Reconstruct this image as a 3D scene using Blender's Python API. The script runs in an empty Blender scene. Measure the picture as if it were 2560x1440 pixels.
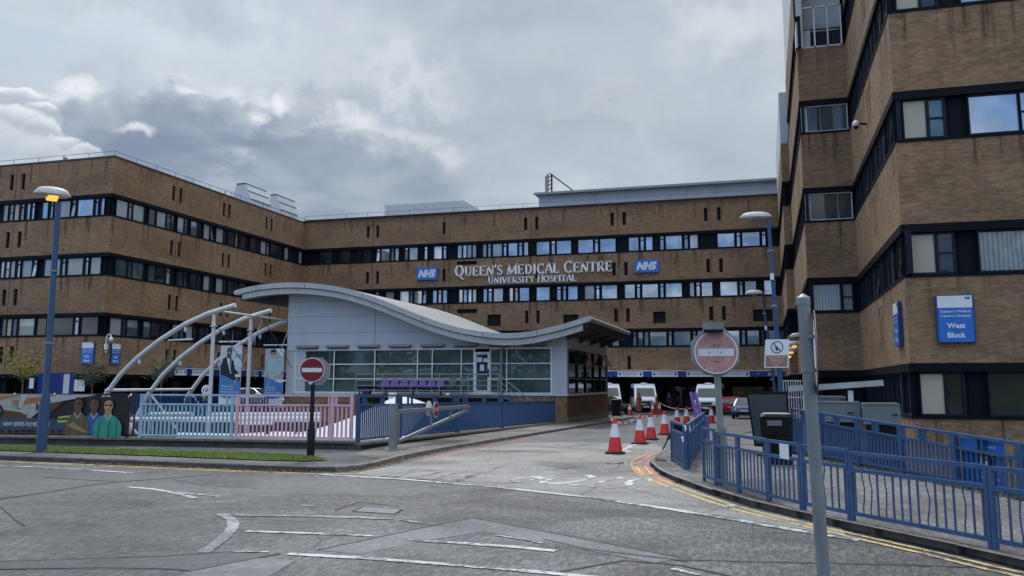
import bpy, bmesh, math, random
from mathutils import Vector, Matrix
PI = math.pi
rng = random.Random(7)
scn = bpy.context.scene
COL = scn.collection
# ------------------------------------------------------------------ camera
W0, H0 = 2560, 1440
F, CX, CY = 2139.4, 1280.0, 660.0
YAW, PITCH, ROLL = math.radians(-16.394), math.radians(8.003), math.radians(0.135)
CAM = Vector((0, 0, 1.9))
fw = Vector((math.sin(YAW)*math.cos(PITCH), math.cos(YAW)*math.cos(PITCH), math.sin(PITCH)))
r0 = Vector((math.cos(YAW), -math.sin(YAW), 0)); u0 = r0.cross(fw)
rt = math.cos(ROLL)*r0 + math.sin(ROLL)*u0
up = rt.cross(fw)
cd = bpy.data.cameras.new('camera'); cam = bpy.data.objects.new('camera', cd); COL.objects.link(cam)
cam.matrix_world = Matrix((( rt.x, up.x, -fw.x, CAM.x), (rt.y, up.y, -fw.y, CAM.y), (rt.z, up.z, -fw.z, CAM.z), (0,0,0,1)))
cd.sensor_width = 36; cd.lens = F*36/W0; cd.shift_y = (CY-H0/2)/W0
cd.clip_start = .1; cd.clip_end = 3000
scn.camera = cam
def ray(x, y): return rt*((x-CX)/F) - up*((y-CY)/F) + fw
def atY(x, y, Y): d = ray(x, y); return CAM + d*(Y/d.y)
def atX(x, y, X): d = ray(x, y); return CAM + d*(X/d.x)
def atZ(x, y, Z): d = ray(x, y); return CAM + d*((Z-CAM.z)/d.z)
# ------------------------------------------------------------------ exposure, sky, sun
scn.view_settings.view_transform = 'Standard'; scn.view_settings.look = 'None'
scn.view_settings.exposure = 0.16; scn.view_settings.gamma = 1.0; scn.view_settings.use_curve_mapping = False
SUN_EL, SUN_AZ = math.radians(52), math.radians(-20)   # high, ahead and a little left, behind cloud
world = bpy.data.worlds.new("World"); scn.world = world; world.use_nodes = True
def build_sky():
    nt = world.node_tree; nt.nodes.clear()
    def node(t, **k):
        n = nt.nodes.new(t)
        for a, b in k.items(): setattr(n, a, b)
        return n
    def link(a, b): nt.links.new(a, b)
    def setin(s, v):
        if hasattr(v, 'is_linked') or isinstance(v, bpy.types.NodeSocket): link(v, s)
        else: s.default_value = v
    def m(op, a, b=0.0, c=0.0, clamp=False):
        n = node('ShaderNodeMath', operation=op, use_clamp=clamp)
        setin(n.inputs[0], a); setin(n.inputs[1], b); setin(n.inputs[2], c); return n.outputs[0]
    def smooth(v, a, b, lo=0.0, hi=1.0):
        n = node('ShaderNodeMapRange', interpolation_type='SMOOTHSTEP')
        setin(n.inputs[0], v); n.inputs[1].default_value = a; n.inputs[2].default_value = b
        n.inputs[3].default_value = lo; n.inputs[4].default_value = hi; return n.outputs[0]
    def noise(vec, scale, detail=6, rough=.55, dist=0.0):
        n = node('ShaderNodeTexNoise'); link(vec, n.inputs['Vector'])
        n.inputs['Scale'].default_value = scale; n.inputs['Detail'].default_value = detail
        n.inputs['Roughness'].default_value = rough; n.inputs['Distortion'].default_value = dist
        return n
    def mix(f, a, b):
        n = node('ShaderNodeMix', data_type='RGBA'); setin(n.inputs[0], f)
        for s, v in ((n.inputs[6], a), (n.inputs[7], b)):
            if isinstance(v, tuple): s.default_value = (*v, 1)
            else: link(v, s)
        return n.outputs[2]
    tc = node('ShaderNodeTexCoord'); D = tc.outputs['Generated']
    sp = node('ShaderNodeSeparateXYZ'); link(D, sp.inputs[0])
    dx, dy, dz = sp.outputs
    dzc = m('MAXIMUM', dz, 0.0)
    den = m('ADD', dzc, .16)
    cv = node('ShaderNodeCombineXYZ'); link(m('DIVIDE', dx, den), cv.inputs[0]); link(m('DIVIDE', dy, den), cv.inputs[1])
    P = cv.outputs[0]
    n1 = noise(P, .8, 7, .5, .3); n2 = noise(P, 2.3, 8, .55, .2)
    t = m('ADD', m('MULTIPLY', n1.outputs['Fac'], .66), m('MULTIPLY', n2.outputs['Fac'], .34))
    # azimuth / elevation, roughened for lumpy cloud edges
    az = m('ARCTAN2', dx, dy); el = m('ARCSINE', dz)
    ae = node('ShaderNodeCombineXYZ'); link(az, ae.inputs[0]); link(el, ae.inputs[1])
    nA = noise(ae.outputs[0], 13, 9, .58)
    nB = noise(ae.outputs[0], 34, 5, .55)
    def rough(amp1, amp2):
        v = node('ShaderNodeVectorMath', operation='SUBTRACT'); link(nA.outputs['Color'], v.inputs[0]); v.inputs[1].default_value = (.5, .5, .5)
        s = node('ShaderNodeVectorMath', operation='SCALE'); link(v.outputs[0], s.inputs[0]); s.inputs['Scale'].default_value = amp1
        w = node('ShaderNodeVectorMath', operation='SUBTRACT'); link(nB.outputs['Color'], w.inputs[0]); w.inputs[1].default_value = (.5, .5, .5)
        s2 = node('ShaderNodeVectorMath', operation='SCALE'); link(w.outputs[0], s2.inputs[0]); s2.inputs['Scale'].default_value = amp2
        a = node('ShaderNodeVectorMath', operation='ADD'); link(ae.outputs[0], a.inputs[0]); link(s.outputs[0], a.inputs[1])
        b = node('ShaderNodeVectorMath', operation='ADD'); link(a.outputs[0], b.inputs[0]); link(s2.outputs[0], b.inputs[1])
        return b.outputs[0]
    VS = rough(.22, .02); V2 = rough(.12, .025); V3 = rough(.035, .022)
    def blob(vec, px, py, rx, ry, soft):
        d = ray(px, py).normalized(); c = (math.atan2(d.x, d.y), math.asin(d.z), 0)
        s = node('ShaderNodeVectorMath', operation='SUBTRACT'); link(vec, s.inputs[0]); s.inputs[1].default_value = c
        k = node('ShaderNodeVectorMath', operation='MULTIPLY'); link(s.outputs[0], k.inputs[0])
        k.inputs[1].default_value = (F/rx, F/ry, 0)
        ln = node('ShaderNodeVectorMath', operation='LENGTH'); link(k.outputs[0], ln.inputs[0])
        r = ln.outputs['Value']
        return smooth(r, 1.0, 1.0-soft), r
    ramp = node('ShaderNodeValToRGB'); link(t, ramp.inputs[0])
    cr = ramp.color_ramp; cr.elements[0].position = .3; cr.elements[0].color = (.345, .40, .475, 1)
    cr.elements[1].position = .68; cr.elements[1].color = (.70, .745, .80, 1)
    e = cr.elements.new(.44); e.color = (.42, .475, .545, 1)
    e = cr.elements.new(.54); e.color = (.50, .555, .62, 1)
    col = ramp.outputs[0]
    # soft brighter veils high up, soft greyer veils to the right
    for (px, py, rx, ry, cc, f) in ((330, 90, 800, 210, (.72, .78, .85), .75), (60, 60, 300, 110, (.46, .56, .71), .55), (620, 25, 420, 60, (.52, .57, .66), .5),
            (1250, 40, 330, 120, (.38, .42, .48), .6), (1010, 205, 280, 70, (.74, .77, .81), .55), (1830, 70, 260, 110, (.74, .76, .775), .6),
            (2150, 40, 400, 260, (.46, .50, .545), .5), (1560, 330, 430, 150, (.385, .435, .50), .6), (1180, 330, 260, 90, (.52, .56, .61), .5), (1500, 240, 300, 60, (.56, .595, .63), .5)):
        b, _ = blob(VS, px, py, rx, ry, 1.0); col = mix(m('MULTIPLY', b, f), col, cc)
    # grey-blue cloud bank, mottled inside, with a thin bright upper edge
    inner = smooth(n2.outputs['Fac'], .36, .66)
    for (px, py, rx, ry, ca_, cb_, f, rim) in (
            (520, 440, 430, 210, (.205, .255, .355), (.345, .405, .505), .92, .6),
            (900, 470, 330, 160, (.255, .31, .40), (.40, .455, .535), .88, .35),
            (765, 265, 90, 50, (.33, .375, .44), (.40, .45, .52), .6, .0)):
        b, r = blob(V2, px, py, rx, ry, .45)
        if rim:
            hi = m('MULTIPLY', m('MULTIPLY', smooth(r, .84, .98), smooth(r, 1.25, 1.0)), m('MULTIPLY', smooth(el, .19, .26), smooth(n2.outputs['Fac'], .40, .58)))
            col = mix(m('MULTIPLY', hi, rim), col, (.96, .97, .98))
        col = mix(m('MULTIPLY', b, f), col, mix(inner, ca_, cb_))
    # cumulus at the left edge, built up from rounded heads lit from above
    spv = node('ShaderNodeSeparateXYZ'); link(V3, spv.inputs[0])
    for (px, py, r_, k) in ((20, 268, 60, .95), (75, 262, 55, 1.0), (118, 292, 46, 1.0), (-20, 330, 70, .7), (60, 335, 75, .75), (125, 345, 55, .7), (165, 372, 48, .8), (215, 400, 50, .6), (20, 400, 95, .3), (110, 410, 80, .35), (180, 450, 90, .3), (262, 440, 50, .35), (30, 480, 120, .15)):
        b, r = blob(V3, px, py, r_, r_*.8, .22)
        cel = math.asin(ray(px, py).normalized().z)
        lt = smooth(spv.outputs[1], cel+.004*r_/55, cel+.024*r_/55)
        body = mix(inner, (.40, .455, .53), (.50, .55, .62))
        col = mix(m('MULTIPLY', b, .9), col, mix(m('MULTIPLY', lt, k), body, (1.15, 1.16, 1.17)))
    for (px, py, rx, ry) in ((340, 318, 50, 17), (200, 212, 60, 26), (480, 226, 46, 14), (640, 290, 40, 26), (690, 262, 26, 34)):
        b, r = blob(V3, px, py, rx, ry, .9); col = mix(m('MULTIPLY', b, .7), col, (.92, .935, .95))
    # behind the camera: broken cloud over clear blue
    back = smooth(dy, .05, -.35)
    bl = mix(smooth(t, .46, .58), (.22, .42, .80), (.85, .88, .92))
    col = mix(m('MULTIPLY', back, .9), col, bl)
    # overcast: brighter ahead and overhead than at the horizon (above the picture's top edge)
    zen = m('MULTIPLY', smooth(dz, .44, .85), smooth(dy, -.95, .35))
    bri = m('MULTIPLY', m('MULTIPLY_ADD', zen, 2.6, 1.0), smooth(dy, -.6, .3, 1.2, 1.0))
    sc = node('ShaderNodeVectorMath', operation='SCALE'); link(col, sc.inputs[0]); link(m('MULTIPLY', bri, 9.3), sc.inputs['Scale'])
    sky = node('ShaderNodeTexSky', sky_type='NISHITA'); sky.sun_disc = False
    sky.sun_elevation = SUN_EL; sky.sun_rotation = SUN_AZ
    fin = mix(.93, sky.outputs[0], sc.outputs[0])
    bg = node('ShaderNodeBackground'); link(fin, bg.inputs[0]); bg.inputs[1].default_value = .1
    out = node('ShaderNodeOutputWorld'); link(bg.outputs[0], out.inputs[0])
build_sky()
sd = bpy.data.lights.new('sun', 'SUN'); sd.energy = 1.5; sd.angle = math.radians(10); sd.color = (1, .96, .9)
sun = bpy.data.objects.new('sun', sd); COL.objects.link(sun)
sdir = Vector((math.sin(SUN_AZ)*math.cos(SUN_EL), math.cos(SUN_AZ)*math.cos(SUN_EL), math.sin(SUN_EL)))
sun.rotation_euler = (-sdir).to_track_quat('-Z', 'Y').to_euler()
sun.location = (0, 0, 60)
# ------------------------------------------------------------------ materials
def nodes_of(name):
    m = bpy.data.materials.new(name); m.use_nodes = True
    nt = m.node_tree; return m, nt, nt.nodes['Principled BSDF']
def tex(nt, kind, vec=None, **k):
    n = nt.nodes.new('ShaderNodeTex'+kind)
    for a, b in k.items(): n.inputs[a].default_value = b
    if vec is not None: nt.links.new(vec, n.inputs['Vector'])
    return n
def coord(nt, which='Object', scale=(1,1,1)):
    tc = nt.nodes.new('ShaderNodeTexCoord'); mp = nt.nodes.new('ShaderNodeMapping')
    mp.inputs['Scale'].default_value = scale; nt.links.new(tc.outputs[which], mp.inputs[0]); return mp.outputs[0]
def geo(nt, scale=(1,1,1)):
    g = nt.nodes.new('ShaderNodeNewGeometry'); mp = nt.nodes.new('ShaderNodeMapping')
    mp.inputs['Scale'].default_value = scale; nt.links.new(g.outputs['Position'], mp.inputs[0]); return mp.outputs[0]
def ramp(nt, fac, stops):
    r = nt.nodes.new('ShaderNodeValToRGB'); nt.links.new(fac, r.inputs[0]); cr = r.color_ramp
    while len(cr.elements) < len(stops): cr.elements.new(.5)
    for e, (p, c) in zip(cr.elements, stops): e.position = p; e.color = (*c, 1) if len(c) == 3 else c
    return r.outputs[0]
def mixc(nt, f, a, b, blend='MIX'):
    n = nt.nodes.new('ShaderNodeMix'); n.data_type = 'RGBA'; n.blend_type = blend
    for s, v in ((n.inputs[0], f), (n.inputs[6], a), (n.inputs[7], b)):
        if isinstance(v, (int, float)): s.default_value = v
        elif isinstance(v, tuple): s.default_value = (*v, 1)
        else: nt.links.new(v, s)
    return n.outputs[2]
def bump(nt, bsdf, h, strength=.3, dist=.02):
    b = nt.nodes.new('ShaderNodeBump'); b.inputs['Strength'].default_value = strength; b.inputs['Distance'].default_value = dist
    nt.links.new(h, b.inputs['Height']); nt.links.new(b.outputs[0], bsdf.inputs['Normal'])
def sc(c, k): return tuple(min(1, v*k) for v in c)
MATS = {}
def paint(name, col, rough=.5, metal=0.0, var=.18, scale=2.5, bmp=.0, dirt=None, dirt_amt=.5, spec=.5, coat=0.0):
    """a painted / plain surface: gentle large tone change, fine grain, optional dirt patches"""
    if name in MATS: return MATS[name]
    m, nt, b = nodes_of(name)
    v = geo(nt)
    n1 = tex(nt, 'Noise', v, Scale=scale, Detail=6.0, Roughness=.6); n2 = tex(nt, 'Noise', v, Scale=scale*14, Detail=3.0)
    c = ramp(nt, n1.outputs[0], [(.3, sc(col, 1-var)), (.7, sc(col, 1+var))])
    c = mixc(nt, .25, c, mixc(nt, n2.outputs[0], sc(col, 1-var*1.6), sc(col, 1+var)))
    if dirt:
        n3 = tex(nt, 'Noise', geo(nt, (1.7, 1.7, .5)), Scale=scale*1.3, Detail=8.0, Roughness=.7)
        f = ramp(nt, n3.outputs[0], [(.5, (0,0,0)), (.72, (dirt_amt,)*3)])
        c = mixc(nt, f, c, dirt)
    nt.links.new(c, b.inputs['Base Color'])
    b.inputs['Metallic'].default_value = metal; b.inputs['Specular IOR Level'].default_value = spec
    rr = ramp(nt, n1.outputs[0], [(.3, (max(0, rough-.08),)*3), (.7, (min(1, rough+.1),)*3)])
    nt.links.new(rr, b.inputs['Roughness']); b.inputs['Coat Weight'].default_value = coat
    if bmp: bump(nt, b, n2.outputs[0], bmp, .01)
    MATS[name] = m; return m
def glass_mat(name, col, metal, rough=.03, ior=1.5, pattern=None, tint=None):
    """reflective glazing with whatever hangs behind it (curtain folds, blinds) as its body colour"""
    if name in MATS: return MATS[name]
    m, nt, b = nodes_of(name)
    if pattern == 'folds':
        uvn = coord(nt, 'UV'); w = tex(nt, 'Wave', uvn, Scale=2.2, Distortion=3.0, Detail=2.0)
        c = ramp(nt, w.outputs[1], [(.1, sc(col, .62)), (.7, col)])
    elif pattern == 'blind':
        uvn = coord(nt, 'UV', (10.0, 0, 0)); w = tex(nt, 'Wave', uvn, Scale=1.0, Distortion=.4)
        c = ramp(nt, w.outputs[1], [(.35, sc(col, .25)), (.6, col)])
    else:
        n = tex(nt, 'Noise', geo(nt), Scale=.7, Detail=4.0); c = ramp(nt, n.outputs[0], [(.35, sc(col, .55)), (.65, col)])
    nt.links.new(c, b.inputs['Base Color']); b.inputs['Metallic'].default_value = metal
    b.inputs['Roughness'].default_value = rough; b.inputs['IOR'].default_value = ior
    w = tex(nt, 'Noise', geo(nt), Scale=.55, Detail=1.0); bump(nt, b, w.outputs[0], .04, .05)
    MATS[name] = m; return m
def brick_mat(name, c1, c2, mortar, stain=.8):
    if name in MATS: return MATS[name]
    m, nt, b = nodes_of(name)
    uv = coord(nt, 'UV')
    br = tex(nt, 'Brick', uv, Scale=1.0); br.offset = .5
    br.inputs['Color1'].default_value = (*c1, 1); br.inputs['Color2'].default_value = (*c2, 1); br.inputs['Mortar'].default_value = (*mortar, 1)
    br.inputs['Mortar Size'].default_value = .008; br.inputs['Brick Width'].default_value = .225; br.inputs['Row Height'].default_value = .075
    br.inputs['Bias'].default_value = .1; br.inputs['Mortar Smooth'].default_value = .2
    # per-course streaks, weathered patches and run-off stains below copings
    n1 = tex(nt, 'Noise', coord(nt, 'UV', (1.0, 3.2, 1)), Scale=1.5, Detail=8.0, Roughness=.72)
    c = mixc(nt, 1.0, br.outputs[0], ramp(nt, n1.outputs[0], [(.30, (.60,.57,.55)), (.47, (.96,.96,.96)), (.55, (1.05,1.05,1.05)), (.72, (1.36,1.35,1.30))]), 'MULTIPLY')
    n2 = tex(nt, 'Noise', coord(nt, 'UV', (.16, .3, 1)), Scale=1.6, Detail=5.0)
    c = mixc(nt, .7, c, ramp(nt, n2.outputs[0], [(.35, (.70,.68,.68)), (.5, (1,1,1)), (.68, (1.22,1.2,1.16))]), 'MULTIPLY')
    n4 = tex(nt, 'Noise', coord(nt, 'UV', (3.6, 11, 1)), Scale=1.0, Detail=2.0)
    c = mixc(nt, ramp(nt, n4.outputs[0], [(.60, (0,0,0)), (.74, (.5,)*3)]), c, sc(c1, .34))
    n5 = tex(nt, 'Noise', coord(nt, 'UV', (2.6, 9, 1)), Scale=1.3, Detail=2.0)
    c = mixc(nt, ramp(nt, n5.outputs[0], [(.58, (0,0,0)), (.74, (.42,)*3)]), c, sc(c1, 1.6))
    # run-off streaks hanging from copings and sills (uv v = height; storeys repeat every 4.8 m)
    n3 = tex(nt, 'Noise', coord(nt, 'UV', (2.1, .05, 1)), Scale=1.0, Detail=5.0, Roughness=.65)
    su = nt.nodes.new('ShaderNodeSeparateXYZ'); nt.links.new(coord(nt, 'UV'), su.inputs[0])
    hm = nt.nodes.new('ShaderNodeMath'); hm.operation = 'ADD'; nt.links.new(su.outputs[1], hm.inputs[0]); hm.inputs[1].default_value = 4.8-.78
    md = nt.nodes.new('ShaderNodeMath'); md.operation = 'MODULO'; nt.links.new(hm.outputs[0], md.inputs[0]); md.inputs[1].default_value = 4.8
    ln = tex(nt, 'Noise', coord(nt, 'UV', (4.0, .02, 1)), Scale=1.0, Detail=3.0)
    th = nt.nodes.new('ShaderNodeMath'); th.operation = 'MULTIPLY_ADD'; nt.links.new(ln.outputs[0], th.inputs[0]); th.inputs[1].default_value = -4.0; th.inputs[2].default_value = 5.4
    df = nt.nodes.new('ShaderNodeMath'); df.operation = 'SUBTRACT'; nt.links.new(md.outputs[0], df.inputs[0]); nt.links.new(th.outputs[0], df.inputs[1])
    fade = ramp(nt, df.outputs[0], [(.0, (.12,)*3), (.55, (1,1,1))])
    f = mixc(nt, 1.0, ramp(nt, n3.outputs[0], [(.53, (0,0,0)), (.62, (stain,)*3)]), fade, 'MULTIPLY')
    c = mixc(nt, f, c, sc(c1, .22))
    nt.links.new(c, b.inputs['Base Color']); b.inputs['Roughness'].default_value = .9; b.inputs['Specular IOR Level'].default_value = .2
    bump(nt, b, br.outputs['Fac'], -.25, .01)
    MATS[name] = m; return m
def emis(name, col, s):
    if name in MATS: return MATS[name]
    m, nt, b = nodes_of(name); b.inputs['Base Color'].default_value = (*col, 1)
    b.inputs['Emission Color'].default_value = (*col, 1); b.inputs['Emission Strength'].default_value = s
    MATS[name] = m; return m
BRICK = brick_mat('buff_brick', (.34, .212, .114), (.232, .143, .083), (.205, .157, .115))
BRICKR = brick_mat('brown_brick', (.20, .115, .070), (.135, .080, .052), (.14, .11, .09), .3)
BLACK = paint('black_metal', (.005, .006, .009), .6, var=.3, spec=.12)
NAVY = paint('dark_cladding', (.006, .009, .014), .6, var=.3, spec=.12)
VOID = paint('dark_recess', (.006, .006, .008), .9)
TRIM = paint('bronze_trim', (.045, .042, .046), .5, var=.3)
FRAME = paint('window_frame', (.010, .015, .026), .55, spec=.2)
SILVER = paint('silver_frame', (.56, .57, .58), .4, .1)
CREAM = paint('cream_panel', (.42, .39, .30), .6, var=.06)
SOLAR = glass_mat('solar_glass', (.52, .60, .66), .62, .04)
DARKG = glass_mat('dark_glass', (.022, .030, .036), .0, .03, 1.65)
TEALG = glass_mat('teal_glass', (.14, .21, .215), .38, .04, 1.6)
CURT = glass_mat('curtain_glass', (.34, .38, .38), .0, .05, 1.75, 'folds')
BLIND = glass_mat('blind_glass', (.36, .40, .43), .15, .05, 1.8)
WHITEB = glass_mat('white_blind_glass', (.70, .74, .78), .1, .05, 1.6)
VBLIND = glass_mat('vertical_blind_glass', (.075, .105, .10), .0, .04, 1.7, 'blind')
# ------------------------------------------------------------------ mesh helpers
class MB:
    def __init__(s): s.v = []; s.f = []; s.m = []; s.uv = []; s.mats = []
    def mi(s, mat):
        if mat not in s.mats: s.mats.append(mat)
        return s.mats.index(mat)
    def face(s, pts, mat, uv=None):
        i = len(s.v); s.v += [tuple(p) for p in pts]; s.f.append(tuple(range(i, i+len(pts)))); s.m.append(s.mi(mat))
        s.uv.append(uv or [(p[0]+p[1], p[2]) for p in pts]); return s
    def box(s, a, b, mat, M=None):
        x0, y0, z0 = a; x1, y1, z1 = b
        p = [Vector(q) for q in ((x0,y0,z0),(x1,y0,z0),(x1,y1,z0),(x0,y1,z0),(x0,y0,z1),(x1,y0,z1),(x1,y1,z1),(x0,y1,z1))]
        if M is not None: p = [M @ q for q in p]
        for q in ((0,3,2,1),(4,5,6,7),(0,1,5,4),(1,2,6,5),(2,3,7,6),(3,0,4,7)): s.face([p[k] for k in q], mat)
        return s
    def bar(s, p, q, w, h, mat, upv=(0,0,1)):
        p = Vector(p); q = Vector(q); d = (q-p); L = d.length; d.normalize()
        upv = Vector(upv)
        if abs(d.dot(upv)) > .99: upv = Vector((1,0,0))
        sx = d.cross(upv).normalized(); uz = sx.cross(d)
        M = Matrix(((sx.x, d.x, uz.x, p.x), (sx.y, d.y, uz.y, p.y), (sx.z, d.z, uz.z, p.z), (0,0,0,1)))
        return s.box((-w/2, 0, -h/2), (w/2, L, h/2), mat, M)
    def tube(s, pts, r, mat, n=10, cap=True):
        pts = [Vector(p) for p in pts]; rs = r if isinstance(r, (list, tuple)) else [r]*len(pts)
        rings = []; ref = None
        for i, p in enumerate(pts):
            d = (pts[min(i+1, len(pts)-1)] - pts[max(i-1, 0)]).normalized()
            if ref is None: ref = Vector((0,0,1)) if abs(d.z) < .9 else Vector((1,0,0))
            a = d.cross(ref).normalized(); b = a.cross(d); ref = b if abs(b.dot(d)) < .5 else ref
            rings.append([p + (a*math.cos(2*PI*k/n) + b*math.sin(2*PI*k/n))*rs[i] for k in range(n)])
        s.loft(rings, mat, True, cap); return s
    def loft(s, rings, mat, closed=True, cap=True):
        n = len(rings[0]); i0 = len(s.v)
        for rg in rings: s.v += [tuple(p) for p in rg]
        mi = s.mi(mat)
        for i in range(len(rings)-1):
            for k in range(n if closed else n-1):
                q = (i0+i*n+k, i0+i*n+(k+1) % n, i0+(i+1)*n+(k+1) % n, i0+(i+1)*n+k)
                s.f.append(q); s.m.append(mi); s.uv.append([(s.v[j][0]+s.v[j][1], s.v[j][2]) for j in q])
        if cap and closed:
            for q in (tuple(i0+k for k in reversed(range(n))), tuple(i0+(len(rings)-1)*n+k for k in range(n))):
                s.f.append(q); s.m.append(mi); s.uv.append([(s.v[j][0], s.v[j][2]) for j in q])
        return s
    def lathe(s, prof, mat, c=(0,0,0), n=20, axis='Z', cap=True):
        c = Vector(c); rings = []
        for r, z in prof:
            rg = []
            for k in range(n):
                a = 2*PI*k/n; x, y = r*math.cos(a), r*math.sin(a)
                rg.append(c + (Vector((x, y, z)) if axis == 'Z' else Vector((x, -z, y)) if axis == 'Y' else Vector((z, x, y))))
            rings.append(rg)
        return s.loft(rings, mat, True, cap)
    def prism(s, poly, ext, mat, sidemat=None):
        poly = [Vector(p) for p in poly]; ext = Vector(ext); q = [p+ext for p in poly]
        s.face(poly[::-1], mat); s.face(q, mat); n = len(poly)
        for k in range(n): s.face([poly[k], poly[(k+1) % n], q[(k+1) % n], q[k]], sidemat or mat)
        return s
    def ell(s, c, r, mat, n=14, m=8, squash=None):
        c = Vector(c); rings = []
        for i in range(m+1):
            t = -PI/2 + PI*i/m; t = max(-PI/2+.02, min(PI/2-.02, t))
            rings.append([c + Vector((r[0]*math.cos(t)*math.cos(2*PI*k/n), r[1]*math.cos(t)*math.sin(2*PI*k/n), r[2]*math.sin(t))) for k in range(n)])
        return s.loft(rings, mat)
    def add_mesh(s, me, M, mat):
        i = len(s.v); s.v += [tuple(M @ v.co) for v in me.vertices]; mi = s.mi(mat)
        for p in me.polygons:
            s.f.append(tuple(i+k for k in p.vertices)); s.m.append(mi); s.uv.append([(0,0)]*len(p.vertices))
        return s
    def build(s, name, parent=None, smooth=False, label=None, M=None):
        me = bpy.data.meshes.new(name); me.from_pydata(s.v, [], s.f)
        for mm in s.mats: me.materials.append(mm)
        me.polygons.foreach_set('material_index', s.m)
        ul = me.uv_layers.new(name='UVMap'); flat = [c for fuv in s.uv for uvp in fuv for c in uvp]
        ul.data.foreach_set('uv', flat)
        bm = bmesh.new(); bm.from_mesh(me); bmesh.ops.remove_doubles(bm, verts=bm.verts, dist=1e-5)
        bmesh.ops.recalc_face_normals(bm, faces=bm.faces); bm.to_mesh(me); bm.free()
        if smooth:
            me.polygons.foreach_set('use_smooth', [True]*len(me.polygons))
            me.set_sharp_from_angle(angle=math.radians(38))
        o = bpy.data.objects.new(name, me); COL.objects.link(o)
        if parent is not None:
            o.parent = parent
            b = parent.get('_b')
            w = parent
            off = Vector((0,0,0))
            while w is not None: off += Vector(w.location) if w.type == 'EMPTY' else Vector((0,0,0)); w = w.parent
            # meshes are written in world space; empties carry a location only
            if parent.type == 'EMPTY' and not parent.get('local'):
                me.transform(Matrix.Translation(-off))
            elif parent.type != 'EMPTY' and not root_of(parent).get('local'):
                me.transform(Matrix.Translation(-off))
        if label: o['label'] = label
        return o
def root_of(o):
    while o.parent is not None: o = o.parent
    return o
def tag(o, label, cat, group=None):
    o['label'] = label; o['category'] = cat
    if group: o['group'] = group
    return o
def thing(name, label, cat, loc=(0,0,0), group=None, local=False, rz=0.0):
    o = bpy.data.objects.new(name, None); COL.objects.link(o); o.location = loc; o.rotation_euler = (0,0,rz); o.empty_display_size = .3
    if local: o['local'] = 1
    return tag(o, label, cat, group)
def structure(o, kind='structure'): o['kind'] = kind; return o
def dup(root, loc, rz=0.0, label=None, group=None):
    r = root.copy(); COL.objects.link(r); r.location = loc; r.rotation_euler = (0,0,rz)
    if label: r['label'] = label
    if group: r['group'] = group
    for ch in list(root.children):
        c = ch.copy(); COL.objects.link(c); c.parent = r
        for g in ch.children:
            d = g.copy(); COL.objects.link(d); d.parent = c
    return r
def text_mesh(body, size=1.0, depth=.01, shear=0.0, bold=0.0, align='CENTER', space=1.0, linesp=1.0):
    cu = bpy.data.curves.new('lettering', 'FONT'); cu.body = body; cu.size = size; cu.extrude = depth; cu.shear = shear
    cu.offset = bold; cu.align_x = align; cu.align_y = 'CENTER'; cu.space_character = space; cu.space_line = linesp; cu.resolution_u = 3
    o = bpy.data.objects.new('lettering', cu); COL.objects.link(o)
    dg = bpy.context.evaluated_depsgraph_get(); dg.update()
    me = bpy.data.meshes.new_from_object(o.evaluated_get(dg)); bpy.data.objects.remove(o); bpy.data.curves.remove(cu); return me
def frame_M(pos, right, upv=(0,0,1), sx=1.0, sy=1.0):
    r = Vector(right).normalized(); u = Vector(upv).normalized(); n = r.cross(u)
    return Matrix(((r.x*sx, u.x*sy, n.x, pos[0]), (r.y*sx, u.y*sy, n.y, pos[1]), (r.z*sx, u.z*sy, n.z, pos[2]), (0,0,0,1)))
def fit_text(mb, body, pos, right, width=None, height=.1, mat=None, depth=.004, shear=0.0, bold=0.0, space=1.0, upv=(0,0,1)):
    me = text_mesh(body, 1.0, 0.0, shear, bold, space=space)
    xs = [v.co.x for v in me.vertices]; ys = [v.co.y for v in me.vertices]
    if not xs: return
    cx, cy = (min(xs)+max(xs))/2, (min(ys)+max(ys))/2
    sy = height/(max(ys)-min(ys)); sx = (width/(max(xs)-min(xs))) if width else sy
    M = frame_M(pos, right, upv, sx, sy) @ Matrix.Translation((-cx, -cy, depth))
    mb.add_mesh(me, M, mat); bpy.data.meshes.remove(me)
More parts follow.
